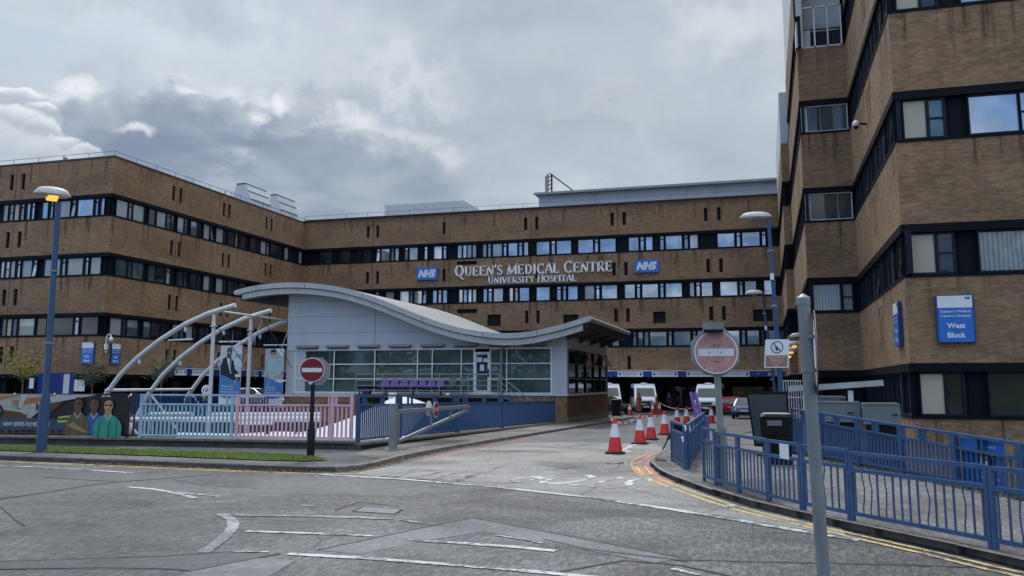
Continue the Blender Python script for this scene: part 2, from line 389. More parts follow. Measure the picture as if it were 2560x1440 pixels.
# ------------------------------------------------------------------ ground, roads, kerbs
def gz(y): return 0.0 if y < 24 else (-.55*(y-24)/46 if y < 70 else -.55)
ROADS = []
def road_mat(name, c, patch, rough=.55, gl=.25, crack=True, grain=.95):
    m, nt, b = nodes_of(name); v = geo(nt)
    n1 = tex(nt, 'Noise', v, Scale=.35, Detail=8.0, Roughness=.62, Distortion=.6)
    n2 = tex(nt, 'Noise', v, Scale=7.0, Detail=7.0, Roughness=.85); n3 = tex(nt, 'Voronoi', v, Scale=70.0)
    col = ramp(nt, n1.outputs[0], [(.34, sc(c, .58)), (.48, c), (.62, patch)])
    n4 = tex(nt, 'Noise', geo(nt, (1,.32,1)), Scale=15.0, Detail=5.0, Roughness=.85)
    col = mixc(nt, grain, col, ramp(nt, n4.outputs[0], [(.39, (.16,.16,.16)), (.5, (.92,.92,.92)), (.61, (2.2,2.2,2.2))]), 'MULTIPLY')
    col = mixc(nt, .7*grain, col, ramp(nt, n2.outputs[0], [(.32, (.36,.36,.36)), (.52, (.98,.98,.98)), (.70, (1.5,1.5,1.5))]), 'MULTIPLY')
    col = mixc(nt, .5, col, ramp(nt, n3.outputs['Distance'], [(.0, (1.25,1.25,1.25)), (.55, (.55,.55,.55))]), 'MULTIPLY')
    vs = tex(nt, 'Noise', geo(nt, (.12, .8, 1)), Scale=1.6, Detail=5.0)   # worn lanes along the traffic
    col = mixc(nt, .55, col, ramp(nt, vs.outputs[0], [(.35, (.74,.74,.75)), (.6, (1.1,1.1,1.1))]), 'MULTIPLY')
    if crack:
        w = tex(nt, 'Noise', v, Scale=.8, Detail=5.0); d = mixc(nt, .22, v, w.outputs['Color'])
        vo = nt.nodes.new('ShaderNodeTexVoronoi'); vo.feature = 'DISTANCE_TO_EDGE'; vo.inputs['Scale'].default_value = .42; nt.links.new(d, vo.inputs['Vector'])
        w2 = tex(nt, 'Noise', v, Scale=.25, Detail=2.0)
        mk = mixc(nt, 1.0, ramp(nt, vo.outputs['Distance'], [(.0, (1,1,1)), (.011, (0,0,0))]), ramp(nt, w2.outputs[0], [(.50, (0,0,0)), (.58, (.85,.85,.85))]), 'MULTIPLY')
        col = mixc(nt, mk, col, sc(c, .22))
    nt.links.new(col, b.inputs['Base Color'])
    rr = ramp(nt, n1.outputs[0], [(.35, (rough+.15,)*3), (.65, (rough-.12,)*3)]); nt.links.new(rr, b.inputs['Roughness'])
    b.inputs['Specular IOR Level'].default_value = .5
    bump(nt, b, n3.outputs['Distance'], .35, .012)
    return m
ASPH = road_mat('asphalt', (.068,.067,.066), (.128,.127,.128))
ASPH2 = road_mat('dark_asphalt', (.075,.078,.084), (.10,.103,.11), grain=.5)
CONC = road_mat('worn_concrete', (.235,.218,.195), (.285,.27,.25), .65, grain=.28)
FOOT = road_mat('broken_footway', (.16,.140,.120), (.215,.19,.165), .8, grain=.6)
PATCHM = road_mat('patched_asphalt', (.17,.172,.186), (.20,.20,.215), .5, crack=True)
PAVE = road_mat('paving_asphalt', (.135,.126,.118), (.18,.17,.158), .75, crack=False, grain=.45)
PAVED = road_mat('dark_paving', (.075,.075,.078), (.105,.10,.10), .75, crack=False, grain=.5)
KERB = paint('kerb_concrete', (.20,.18,.16), .85, var=.35, scale=2.2, dirt=(.04,.038,.034), dirt_amt=.8, bmp=.4)
WALLC = paint('stained_concrete', (.075,.070,.063), .9, var=.5, scale=1.6, dirt=(.016,.016,.015), dirt_amt=.9, bmp=.4)
COPING = paint('coping_concrete', (.17,.155,.135), .9, var=.35, scale=3, dirt=(.05,.046,.04), dirt_amt=.8, bmp=.3)
def sheet(name, poly, mat, dz=0.0, z=None, kind='structure', tess=0):
    """a flat lying sheet following the ground's fall"""
    bm = bmesh.new(); vs = [bm.verts.new((x, y, 0)) for x, y in poly]; bm.faces.new(vs)
    ys = [y for x, y in poly]
    for yc in (24.0, 30.0, 40.0, 50.0, 60.0, 70.0):
        if min(ys) < yc < max(ys):
            bmesh.ops.bisect_plane(bm, geom=bm.verts[:]+bm.edges[:]+bm.faces[:], plane_co=(0, yc, 0), plane_no=(0, 1, 0))
    for v in bm.verts: v.co.z = (gz(v.co.y) if z is None else z) + dz
    bmesh.ops.triangulate(bm, faces=[f for f in bm.faces if len(f.verts) > 4])
    for f in bm.faces:
        f.normal_update()
        if f.normal.z < 0: f.normal_flip()
    me = bpy.data.meshes.new(name); bm.to_mesh(me); bm.free(); me.materials.append(mat)
    o = bpy.data.objects.new(name, me); COL.objects.link(o)
    if kind: o['kind'] = kind
    return o
# ground plates round two sunken areas (left: stairwell behind the fence, right: light well of the west block)
PL = (-46, -11.35, 22.6, 45.6)      # left pit
xs = [-400, PL[0], PL[1], 0.9, 80, 400]; ys = [-400, 9, 22.6, 24, 30, 40, 45.6, 50, 60, 70, 90, 600]
g = MB()
for i in range(len(xs)-1):
    for j in range(len(ys)-1):
        x0, x1, y0, y1 = xs[i], xs[i+1], ys[j], ys[j+1]
        if x0 >= PL[0] and x1 <= PL[1] and y0 >= PL[2] and y1 <= PL[3]: continue
        if x0 >= .9 and x1 <= 80 and y0 >= 9 and y1 <= 50: continue
        g.face([(x0,y0,gz(y0)-.012), (x1,y0,gz(y0)-.012), (x1,y1,gz(y1)-.012), (x0,y1,gz(y1)-.012)], PAVED)
for a, bq in (((PL[0],PL[2]),(PL[1],PL[2])), ((PL[1],PL[2]),(PL[1],PL[3])), ((PL[1],PL[3]),(PL[0],PL[3])), ((PL[0],PL[3]),(PL[0],PL[2]))):
    g.face([(*a,-2.6), (*bq,-2.6), (*bq,gz(bq[1])-.012), (*a,gz(a[1])-.012)], WALLC)
g.face([(PL[0],PL[2],-2.6), (PL[1],PL[2],-2.6), (PL[1],PL[3],-2.6), (PL[0],PL[3],-2.6)], PAVED)
# right side: the pavement's free edge (line of the ramp fence), then the light well
FA, FB = Vector((.62, 24.2, 0)), Vector((4.45, 15.2, 0)); FC = Vector((7.3, 8.9, 0))
g.face([(.9,9,-.012), (80,9,-.012), (80,8.5,-.012), (.9,8.5,-.012)], PAVED)
well = [(FC.x,FC.y), (FB.x,FB.y), (FA.x,FA.y), (.62,50), (80,50), (80,9)]
g.face([(x, y, -2.9) for x, y in well], PAVED)
for a, bq in zip(well[:4], well[1:5]): g.face([(*a,-2.9), (*bq,-2.9), (*bq,-.03), (*a,-.03)], WALLC)
structure(g.build('ground'))
sheet('ground_infill', [(.9,9), (FC.x,FC.y), (FB.x,FB.y), (FA.x,FA.y), (.9,24.2)], PAVED, -.012)
# carriageways
sheet('main_road', [(-60,-30), (40,-30), (40,2), (4.9,8.55), (2.79,10.72), (1.5,12.79), (.1,15.0), (-1.8,18.0), (-9.0,17.5), (-14.28,18.09), (-19.4,18.28), (-60,20.5)], ASPH, 0)
sheet('exit_road', [(-9.3,17.2), (-2.0,17.2), (-2.5,25.2), (-1.9,32), (1.7,60), (2.0,84), (-30,84), (-30,61), (-9.42,61)], ASPH2, .003)
sheet('concrete_apron', [(-8.5,17.0), (-8.5,19), (-8.5,24), (-8.0,28.2), (-6.5,29.3), (-3.6,29.1), (-2.60,25.2), (-2.6,21.3), (-1.85,17.9), (-.4,14.7), (.9,12.6), (.9,11.95), (-1.33,13.72), (-4.83,15.7)], CONC, .006)
# pavements with real kerb steps
def raised(name, poly, mat, h=.12):
    o = sheet(name, poly, mat, h); return o
KL = [(-60,19.3), (-30,17.75), (-19.4,17.38), (-15.87,17.24), (-13.5,17.15), (-11.3,17.06), (-9.7,17.02), (-9.05,17.2), (-8.75,17.75), (-8.75,18.8), (-8.92,20.5), (-8.95,23), (-8.92,30), (-8.90,42), (-8.95,61)]
sheet('footway', [(-8.95,19.3), (-9.06,20.6), (-9.09,23), (-9.06,30), (-9.04,42), (-9.09,60), (-10.4,60), (-10.45,46.6), (-10.7,46), (-10.7,22.2), (-10.2,20.4)], FOOT, .106)
raised('pavement', KL + [(-10.5,61), (-10.5,46.5), (-11.2,46), (-11.2,22.6), (-60,22.6)], PAVED, .10)
KR = [(-2.0,32.5), (-2.65,25.4), (-2.72,22.2), (-2.55,20.6), (-2.1,18.7), (-1.65,17.4), (-.85,15.6), (-.16,14.25), (.42,13.37), (1.33,12.15), (2.1,11.15), (2.62,10.4), (4.6,8.1)]
raised('pavement', KR + [(FC.x-.05,FC.y), (FB.x-.05,FB.y), (FA.x-.05,FA.y), (.55,36), (-1.7,36)], PAVE, .10)
KERBD = paint('dark_kerb_concrete', (.085,.077,.068), .85, var=.4, scale=2.2, dirt=(.03,.028,.025), dirt_amt=.8, bmp=.4)
def kerb_line(pts, side, w=.13, h=.115, seg=.92, KERB=KERB):
    k = MB(); acc = []
    for a, b in zip(pts[:-1], pts[1:]):
        a = Vector((*a,0)); b = Vector((*b,0)); L = (b-a).length; n = max(1, round(L/seg))
        for i in range(n):
            p = a.lerp(b, i/n); q = a.lerp(b, (i+1)/n); d = (q-p).normalized(); s = Vector((d.y, -d.x, 0))*side
            q = q - d*.008; zt = gz((p.y+q.y)/2); j = rng.uniform(-.008, .008)
            c = [p, q, q-s*w, p-s*w]; zz = [gz(v.y) for v in c]
            tp = [Vector((v.x, v.y, z+h+j)) for v, z in zip(c, zz)]; bt = [Vector((v.x, v.y, z-.05)) for v, z in zip(c, zz)]
            ch = .025; t0 = tp[0]-s*ch; t1 = tp[1]-s*ch
            k.face([t0, t1, tp[2], tp[3]], KERB)
            lo0, lo1 = tp[0]-Vector((0,0,ch)), tp[1]-Vector((0,0,ch))
            k.face([lo0, lo1, t1, t0], KERB); k.face([bt[0], bt[1], lo1, lo0], KERB)
            k.face([bt[1], bt[2], tp[2], t1, lo1], KERB); k.face([bt[0], lo0, t0, tp[3], bt[3]], KERB)
    o = k.build('kerb'); o['kind'] = 'structure'; return o
kerb_line(KL[:8], 1, KERB=KERBD); kerb_line(KL[7:], 1); kerb_line(KR[1:], -1)
# grass verge on the left pavement
def grass_mat():
    m, nt, b = nodes_of('grass'); v = geo(nt)
    n = tex(nt, 'Noise', v, Scale=1.3, Detail=6.0, Roughness=.65); n2 = tex(nt, 'Noise', geo(nt, (1,1,1)), Scale=30.0, Detail=3.0)
    c = ramp(nt, n.outputs[0], [(.30, (.27,.22,.10)), (.40, (.17,.20,.05)), (.56, (.16,.21,.05)), (.75, (.23,.29,.07))])
    c = mixc(nt, .7, c, ramp(nt, n2.outputs[0], [(.3, (.5,.5,.5)), (.7, (1.35,1.35,1.35))]), 'MULTIPLY')
    nt.links.new(c, b.inputs['Base Color']); b.inputs['Roughness'].default_value = .9; b.inputs['Specular IOR Level'].default_value = .15
    return m
GRASS = grass_mat()
VG = [(-60,19.6), (-30,17.89), (-19.4,17.51), (-15.87,17.37), (-13.5,17.28), (-11.3,17.19), (-9.8,17.17), (-9.25,17.5), (-9.5,18.3), (-10.3,18.85), (-11.2,19.2), (-13,19.5), (-15.5,19.62), (-20,19.6), (-60,21)]
GRASS = grass_mat()
VG = [(-60,20.75), (-30,19.0), (-19.4,18.58), (-14.28,18.36), (-11.6,18.14), (-10.35,18.2), (-10.0,18.6), (-10.6,19.1), (-11.7,19.65), (-14,20.0), (-19.4,20.1), (-60,21.9)]
go = sheet('grass_verge', VG, GRASS, .125)
gb = MB(); gr = random.Random(3)
def inpoly(x, y, P):
    c = False; j = len(P)-1
    for i in range(len(P)):
        if (P[i][1] > y) != (P[j][1] > y) and x < (P[j][0]-P[i][0])*(y-P[i][1])/(P[j][1]-P[i][1])+P[i][0]: c = not c
        j = i
    return c
GB = [paint('grass_blade_green', (.21,.29,.065), .8, var=.35), paint('grass_blade_dry', (.36,.27,.11), .8, var=.3), paint('grass_blade_dark', (.14,.20,.05), .8, var=.3)]
cnt = 0
while cnt < 19000:
    x = gr.uniform(-22.0, -9.3); y = gr.uniform(17.2, 19.7)
    if not inpoly(x, y, VG): continue
    h = gr.uniform(.02, .075); a = gr.uniform(0, PI); w = gr.uniform(.006, .014); lean = Vector((gr.uniform(-.03,.03), gr.uniform(-.03,.03), 0))
    dry = (abs(x+11.9) < .85 and abs(y-17.65) < .33 and gr.random() < .75) or gr.random() < .10
    d = Vector((math.cos(a)*w, math.sin(a)*w, 0)); p = Vector((x, y, .125))
    gb.face([p-d, p+d, p+lean+Vector((0,0,h))], GB[1] if dry else GB[0] if gr.random() < .62 else GB[2]); cnt += 1
o = gb.build('grass'); structure(o, 'stuff')
# leaf litter in the gutters: many scraps, one thing nobody could count
LEAF = paint('dead_leaf', (.13,.075,.03), .9, var=.6, scale=9); LEAF2 = paint('dry_leaf', (.23,.16,.08), .9, var=.5, scale=9)
lb = MB()
def litter_along(pts, n, off, spread):
    segs = [(Vector((*a,0)), Vector((*b,0))) for a, b in zip(pts[:-1], pts[1:])]; tot = sum((b-a).length for a, b in segs)
    for _ in range(n):
        t = gr.uniform(0, tot)
        for a, b in segs:
            L = (b-a).length
            if t <= L: break
            t -= L
        d = (b-a).normalized(); s = Vector((d.y, -d.x, 0)); p = a + d*t + s*(off + abs(gr.gauss(0, spread))*(1 if off >= 0 else -1))
        p.z = gz(p.y) + .014; r = gr.uniform(.012, .04); q = gr.uniform(0, 6.3)
        lb.face([p+Vector((r*math.cos(q+k*2.1), r*math.sin(q+k*2.1), gr.uniform(0,.022))) for k in range(3)], LEAF if gr.random() < .65 else LEAF2)
litter_along(KL[3:13], 1900, .02, .12); litter_along(KR[3:], 2600, -.02, .13)
o = lb.build('leaf_litter'); structure(o, 'stuff')
# ------------------------------------------------------------------ facades
class Facade:
    """o: left end of the wall (seen from outside) at z=0, r: direction to the right, n: outward normal"""
    def __init__(s, o, r, n): s.o = Vector((*o, 0)); s.r = Vector((*r, 0)); s.n = Vector((*n, 0))
    def p(s, u, z, d=0.0): q = s.o + s.r*u + s.n*d; return Vector((q.x, q.y, z))
    def quad(s, mb, u0, u1, z0, z1, d, mat, uvo=0.0):
        mb.face([s.p(u0,z0,d), s.p(u1,z0,d), s.p(u1,z1,d), s.p(u0,z1,d)], mat, [(u0+uvo,z0), (u1+uvo,z0), (u1+uvo,z1), (u0+uvo,z1)])
    def box(s, mb, u0, u1, z0, z1, d0, d1, mat):
        P = lambda u, z, d: s.p(u, z, d)
        a = [P(u0,z0,d0), P(u1,z0,d0), P(u1,z0,d1), P(u0,z0,d1), P(u0,z1,d0), P(u1,z1,d0), P(u1,z1,d1), P(u0,z1,d1)]
        for q in ((0,3,2,1),(4,5,6,7),(0,1,5,4),(1,2,6,5),(2,3,7,6),(3,0,4,7)):
            mb.face([a[k] for k in q], mat)
    def u_of(s, px, py):
        if abs(s.n.y) > .5: return (atY(px, py, s.o.y).x - s.o.x)*s.r.x
        return (atX(px, py, s.o.x).y - s.o.y)*s.r.y
    def spandrel(s, mb, u0, u1, z0, z1, slots=(), uvo=0.0, brick=None, th=.35):
        brick = brick or BRICK
        cuts = sorted({u0, u1, *[v for a in slots for v in a[:2] if u0 < v < u1]})
        for a, b in zip(cuts[:-1], cuts[1:]):
            hole = [h for h in slots if h[0] <= a+1e-6 and h[1] >= b-1e-6]
            if not hole: s.quad(mb, a, b, z0, z1, 0, brick, uvo); continue
            h = hole[0]; s.quad(mb, a, b, z0, h[2], 0, brick, uvo); s.quad(mb, a, b, h[3], z1, 0, brick, uvo)
            D = -.25
            mb.face([s.p(a,h[2],0), s.p(a,h[3],0), s.p(a,h[3],D), s.p(a,h[2],D)], brick); mb.face([s.p(b,h[2],0), s.p(b,h[3],0), s.p(b,h[3],D), s.p(b,h[2],D)], brick)
            mb.face([s.p(a,h[2],0), s.p(b,h[2],0), s.p(b,h[2],D), s.p(a,h[2],D)], brick); mb.face([s.p(a,h[3],0), s.p(b,h[3],0), s.p(b,h[3],D), s.p(a,h[3],D)], brick)
        mb.face([s.p(u0,z0,0), s.p(u1,z0,0), s.p(u1,z0,-th), s.p(u0,z0,-th)], TRIM); mb.face([s.p(u0,z1,0), s.p(u1,z1,0), s.p(u1,z1,-th), s.p(u0,z1,-th)], TRIM)
    def vents(s, parent, slots):
        for h in slots:
            v = MB(); s.quad(v, h[0], h[1], h[2], h[3], -.2, VOID)
            s.box(v, h[0]+.02, h[0]+.06, h[2]+.02, h[3]-.02, -.19, -.14, BLACK); s.box(v, h[1]-.06, h[1]-.02, h[2]+.02, h[3]-.02, -.19, -.14, BLACK)
            v.build('vent_slot', parent)
    def band(s, parent, u0, u1, z0, z1, groups, cl=None, mull=FRAME, seed=0, prob=None, e0=0.0, e1=0.0, panel=True):
        """a strip of dark cladding with window units set in it; groups: lists of (u0, u1, kind)"""
        lr = random.Random(seed)
        gs = []
        for g0 in groups:
            cur = []
            for q in sorted(g0, key=lambda q: q[0]):
                if cur and q[0]-cur[-1][1] > .62: gs.append(cur); cur = []
                cur.append(q)
            if cur: gs.append(cur)
        groups = gs
        p = MB(); s.quad(p, u0, u1, z0, z1, -.24, NAVY)
        s.box(p, u0-e0, u1+e1, z1-.30, z1-.005, -.235, .03, BLACK); s.box(p, u0-e0, u1+e1, z0+.005, z0+.10, -.235, .035, BLACK)
        u = u0 + .9
        while u < u1:                                   # ribs of the cladding
            s.box(p, u-.02, u+.02, z0+.10, z1-.30, -.24, -.215, BLACK); u += .45
        if panel: p.build('cladding_band', parent)
        for grp in groups:
            fr = MB(); gl = MB(); a0 = min(q[0] for q in grp); a1 = max(q[1] for q in grp); zb, zt = z0+.11, z1-.31
            s.box(fr, a0-.06, a1+.06, zb, zb+.06, -.23, -.08, mull); s.box(fr, a0-.06, a1+.06, zt-.06, zt, -.23, -.08, mull)
            for q in grp:
                ua, ub, k = q[:3]; mt = q[3] if len(q) > 3 else None
                w = .05 if k == 'P' else .075
                if k == 'K':
                    s.quad(fr, ua, ub, zb+.06, zt-.06, -.12, CREAM); s.box(fr, ua-.05, ua, zb+.06, zt-.06, -.23, -.09, mull); s.box(fr, ub, ub+.05, zb+.06, zt-.06, -.23, -.09, mull); continue
                if mt is None:
                    t = lr.random(); acc = 0
                    for mm, pr in (prob or ((SOLAR, 1),)):
                        acc += pr
                        if t <= acc: mt = mm; break
                    mt = mt or SOLAR
                s.box(fr, ua-.05, ua+w-.05, zb+.06, zt-.06, -.23, -.08, mull); s.box(fr, ub-w+.05, ub+.05, zb+.06, zt-.06, -.23, -.08, mull)
                gu0, gu1 = ua+w-.05, ub-w+.05
                tilt = lr.uniform(-.012, .012)
                def pane(z_a, z_b, mm, out=0.0):
                    x = .03*lr.uniform(-1, 1)*.2
                    gl.face([s.p(gu0,z_a,-.15+tilt+out), s.p(gu1,z_a,-.15-tilt+out), s.p(gu1,z_b,-.15-tilt+x), s.p(gu0,z_b,-.15+tilt+x)], mm, [(0,z_a), (gu1-gu0,z_a), (gu1-gu0,z_b), (0,z_b)])
                if k == 'P':
                    if lr.random() < .4 and mt in (SOLAR, TEALG):
                        zm = zb + (zt-zb)*lr.uniform(.45, .7); pane(zb+.06, zm, mt); pane(zm, zt-.06, BLIND if mt is TEALG else SOLAR)
                    else: pane(zb+.06, zt-.06, mt)
                elif k == 'C':
                    zm = zb + (zt-zb)*.76
                    s.box(fr, gu0, gu1, zm-.05, zm+.05, -.21, -.10, mull); op = .16 if lr.random() < .12 else 0.0
                    pane(zb+.06, zm-.05, mt, op); pane(zm+.05, zt-.06, mt)
                elif k == 'M':                            # casement with a mid rail
                    zm = zb + (zt-zb)*.5
                    s.box(fr, gu0, gu1, zm-.03, zm+.03, -.21, -.10, mull)
                    pane(zb+.06, zm-.03, mt); pane(zm+.03, zt-.06, mt)
            w = fr.build('window', parent)
            if gl.f: gl.build('glazing', w)
    def px_groups(s, rows, py, conv):
        out = []
        for grp in rows:
            out.append([(s.u_of(conv(q[0]), py)+.05, s.u_of(conv(q[1]), py)-.05, q[2], *(q[3:])) for q in grp])
        return out
    def coping(s, parent_mb, u0, u1, z, mat=None, rail=True, e=0.0):
        s.box(parent_mb, u0-e, u1+e, z-.02, z+.10, -.4, .06, TRIM)
BOT = lambda k: .78 + 4.8*k
TOP = lambda k: 2.65 + 4.8*k
ROOF = 20.05
def slot(u, z0, w=.36, h=1.35): return (u-w/2, u+w/2, z0, z0+h)
def roof_rail(parent, pts, z, step=2.6, h=.42):
    r = MB(); RM = paint('roof_rail_grey', (.23,.24,.25), .6)
    for a, b in zip(pts[:-1], pts[1:]):
        a = Vector((*a, z)); b = Vector((*b, z)); L = (b-a).length; n = max(1, round(L/step))
        r.bar(a+Vector((0,0,h)), b+Vector((0,0,h)), .035, .035, RM)
        for i in range(n+1):
            q = a.lerp(b, i/n); r.bar(q, q+Vector((0,0,h)), .035, .035, RM)
    return r.build('roof_rail', parent)
FLASH = paint('white_flashing', (.62,.64,.66), .6, var=.08)
# ================= main block (faces the camera across the forecourt)
YM, XB, YA = 85.6, -49.8, 55.5
mainb = thing('hospital_building', 'long brown brick hospital block at the far end, with big white lettering across its front', 'building', (-22, YM, gz(80)))
fm = Facade((XB, YM), (1,0), (0,-1)); LM = 54.4
z3 = lambda v: 700+v/4; z4 = lambda v: 1340+v/4
wl = MB()
def msl(pxs, py, z): return [slot(fm.u_of(x, py), z) for x in pxs]
s_top = msl([920,944,1110,1314,1342,1531,1561,1766,1799], 590, 18.0)
s_2 = msl([919,944,1110,1313,1341,1535,1565,1771,1803], 680, 12.95-.1)
s_1 = msl([1317,1345,1540,1570,1778,1810], 790, 8.15)
bigv = [(fm.u_of(1218,800), fm.u_of(1252,800), 7.95, 9.15), (fm.u_of(1408,795), fm.u_of(1446,795), 8.0, 9.0), (fm.u_of(1633,795), fm.u_of(1664,795), 7.95, 9.1), (fm.u_of(1143,770), fm.u_of(1193,770), 9.35, 9.8), (fm.u_of(1883,793), fm.u_of(1932,793), 7.95, 9.1)]
s_0 = msl([1573], 910, 3.4)
top2 = [(fm.u_of(1142,660), fm.u_of(1192,660), 14.55, 14.95)]
fm.spandrel(wl, 0, LM, TOP(3), ROOF+.25, s_top); fm.spandrel(wl, 0, LM, TOP(2), BOT(3), s_2+top2)
fm.spandrel(wl, 0, LM, TOP(1), BOT(2), s_1+bigv); fm.spandrel(wl, 0, LM, TOP(0), BOT(1), s_0)
for k in (3,2,1,0):
    for px in (931,1123,1327,1546,1780):
        u = fm.u_of(px, 690); z1 = ROOF+.2 if k == 3 else BOT(k+1); fm.box(wl, u-.02, u+.02, TOP(k)+.05, z1-.05, 0, .012, paint('joint_sealant', (.045,.022,.014), .8))
fm.coping(wl, 0, LM, ROOF+.25)
wl.face([(XB-30, YM-.3, ROOF+.2), (16, YM-.3, ROOF+.2), (16, YM+40, ROOF+.2), (XB-30, YM+40, ROOF+.2)], TRIM)
wl.build('brick_wall', mainb)
fm.vents(mainb, s_top+s_2+s_1+bigv+s_0+top2)
G3 = [[(400,520,'P'),(600,700,'P'),(780,805,'C'),(830,910,'P')], [(962,1000,'C'),(1006,1094,'P'),(1103,1140,'C'),(1146,1187,'P')], [(1240,1278,'C'),(1286,1377,'P')], [(1436,1474,'C')], [(1533,1617,'P'),(1626,1664,'C')], [(1771,1817,'P'),(1823,1865,'P'),(1868,1914,'P'),(1920,1962,'P')], [(2023,2064,'P'),(2073,2110,'C'),(2120,2220,'P'),(2228,2267,'C'),(2278,2374,'P'),(2383,2424,'C'),(2433,2482,'P')]]
G3b = [[(0,134,'P'),(148,192,'C'),(201,352,'P')], [(416,572,'P'),(583,624,'C'),(636,797,'P')], [(923,1027,'P'),(1038,1082,'C'),(1093,1167,'P')], [(1236,1282,'C'),(1293,1462,'P'),(1478,1524,'C'),(1536,1622,'P')], [(1813,1987,'P'),(2003,2047,'C'),(2060,2240,'P'),(2256,2302,'C')]]
G2 = [[(700,770,'P'),(800,850,'P')], [(950,990,'C'),(1053,1137,'P'),(1193,1287,'P'),(1288,1327,'C'),(1336,1417,'P'),(1426,1464,'C')], [(1523,1567,'P'),(1576,1614,'C'),(1623,1670,'P')], [(1783,1825,'P'),(1830,1870,'P'),(1876,1915,'P'),(1920,1962,'P')], [(2028,2070,'P'),(2078,2120,'C'),(2130,2230,'P')], [(2288,2330,'P'),(2340,2382,'C'),(2391,2492,'P')]]
G2b = [[(0,137,'P')], [(203,250,'C'),(263,302,'C'),(316,417,'P')], [(483,584,'P'),(596,637,'C'),(653,812,'P')], [(883,990,'P'),(1003,1044,'C'),(1058,1222,'P'),(1236,1280,'C'),(1293,1462,'P')], [(1535,1584,'P'),(1598,1644,'C'),(1653,1767,'P')], [(1840,2017,'P'),(2030,2072,'C'),(2088,2207,'P')], [(2281,2402,'P')]]
z6 = lambda v: 1480+v/4
G1 = [[(200,270,'P'),(408,447,'C'),(458,510,'P'),(520,566,'P'),(577,747,'P'),(760,802,'C'),(816,987,'P'),(1003,1042,'C'),(1054,1250,'P')], [(1270,1310,'C'),(1325,1477,'P'),(1493,1537,'C'),(1550,1674,'P'),(1688,1727,'C'),(1743,1928,'P')]]
pr = ((SOLAR,.8),(BLIND,.14),(WHITEB,.06))
dk = ((DARKG,.75),(VBLIND,.25))
fm.band(mainb, 0, LM, BOT(3), TOP(3), fm.px_groups(G3[:1], 640, z3), prob=dk, seed=1)
def extra_windows(f, k, groups, **kw):
    """more window units on a band whose cladding already exists"""
    f.band(mainb, 0, .01, BOT(k), TOP(k), groups, panel=False, **kw)
extra_windows(fm, 3, fm.px_groups(G3[1:], 635, z3), prob=pr, seed=2); extra_windows(fm, 3, fm.px_groups(G3b, 610, z4), prob=pr, seed=3)
fm.band(mainb, 0, LM, BOT(2), TOP(2), fm.px_groups(G2[:1], 740, z3), prob=dk, seed=4)
extra_windows(fm, 2, fm.px_groups(G2[1:], 740, z3), prob=pr, seed=5); extra_windows(fm, 2, fm.px_groups(G2b, 730, z4), prob=pr, seed=6)
fm.band(mainb, 0, LM, BOT(1), TOP(1), fm.px_groups(G1, 845, z6), prob=((TEALG,.7),(SOLAR,.3)), seed=7)
# recessed dark entrance storey: glazed screens set well back
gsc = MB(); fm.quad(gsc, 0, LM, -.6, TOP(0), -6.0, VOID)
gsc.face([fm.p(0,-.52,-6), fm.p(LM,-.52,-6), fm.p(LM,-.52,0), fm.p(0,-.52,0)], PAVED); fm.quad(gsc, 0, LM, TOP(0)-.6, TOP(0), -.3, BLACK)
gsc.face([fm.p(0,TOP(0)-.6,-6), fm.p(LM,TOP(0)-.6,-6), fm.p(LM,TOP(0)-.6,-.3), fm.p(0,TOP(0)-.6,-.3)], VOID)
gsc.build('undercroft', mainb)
for i in range(14):
    u = 27 + i*1.75; sg = MB(); fm.box(sg, u-.04, u+.04, -.5, 2.0, -2.6, -2.5, FRAME); fm.box(sg, u, u+1.75, 1.75, 1.85, -2.6, -2.5, FRAME); fm.box(sg, u, u+1.75, .35, .42, -2.6, -2.5, FRAME)
    w = sg.build('entrance_screen', mainb); q = MB(); fm.quad(q, u+.05, u+1.7, -.4, 1.72, -2.56, DARKG); q.build('glazing', w)
for u in (3, 9, 15, 21, 27.3, 33.6, 39.9, 46.2):
    c = MB(); fm.box(c, u-.3, u+.3, -.6, TOP(0), -.9, -.3, BLACK); c.build('column', mainb)
roof_rail(mainb, [(XB, YM-.1), (4.5, YM-.1)], ROOF+.35)
fl = MB(); fm.box(fl, 0, LM, ROOF+.35, ROOF+.62, -1.2, -1.1, FLASH); fl.build('roof_upstand', mainb)
# ================= east block: faces A (towards camera) and B (towards forecourt)
eastb = thing('hospital_building', 'buff brick hospital block on the left with a sharp corner and East Block signs', 'building', (-62, 66, gz(60)))
fa = Facade((XB-31, YA), (1,0), (0,-1)); LA = 31.0
fb = Facade((XB, YA), (0,1), (1,0)); LB = YM-YA
z1 = lambda v: v/3.2
wl = MB()
def asl(pxs, py, z): return [slot(fa.u_of(x, py), z, .42) for x in pxs]
def bsl(pxs, py, z): return [slot(fb.u_of(x, py), z, .42) for x in pxs]
A3, A2, A1, A0 = asl([28.5,57], 465, 17.9), asl([18.5,47.5], 605, 13.0), asl([9,37.5], 748, 8.2), asl([2,28.5], 885, 3.5)
B3, B2, B1, B0 = bsl([434,452,562,575.5,669,682], 500, 17.95), bsl([428,447.5,558,573,666,679], 645, 13.05), bsl([423,441.5,553,569,662,676], 775, 8.25), bsl([417,436,546,563,657,672], 900, 3.5)
for f, L, S in ((fa, LA, (A3,A2,A1,A0)), (fb, LB, (B3,B2,B1,B0))):
    for k, sl in zip((3,2,1,0), S):
        f.spandrel(wl, 0, L, TOP(k), ROOF if k == 3 else BOT(k+1), sl, uvo=0 if f is fa else 50)
        us = sorted(q[0] for q in sl)
        for a in us[::2]:
            u = a+.72+.0; f.box(wl, u-.02, u+.02, TOP(k)+.05, (ROOF if k == 3 else BOT(k+1))-.05, 0, .012, MATS['joint_sealant'])
    f.coping(wl, 0, L, ROOF)
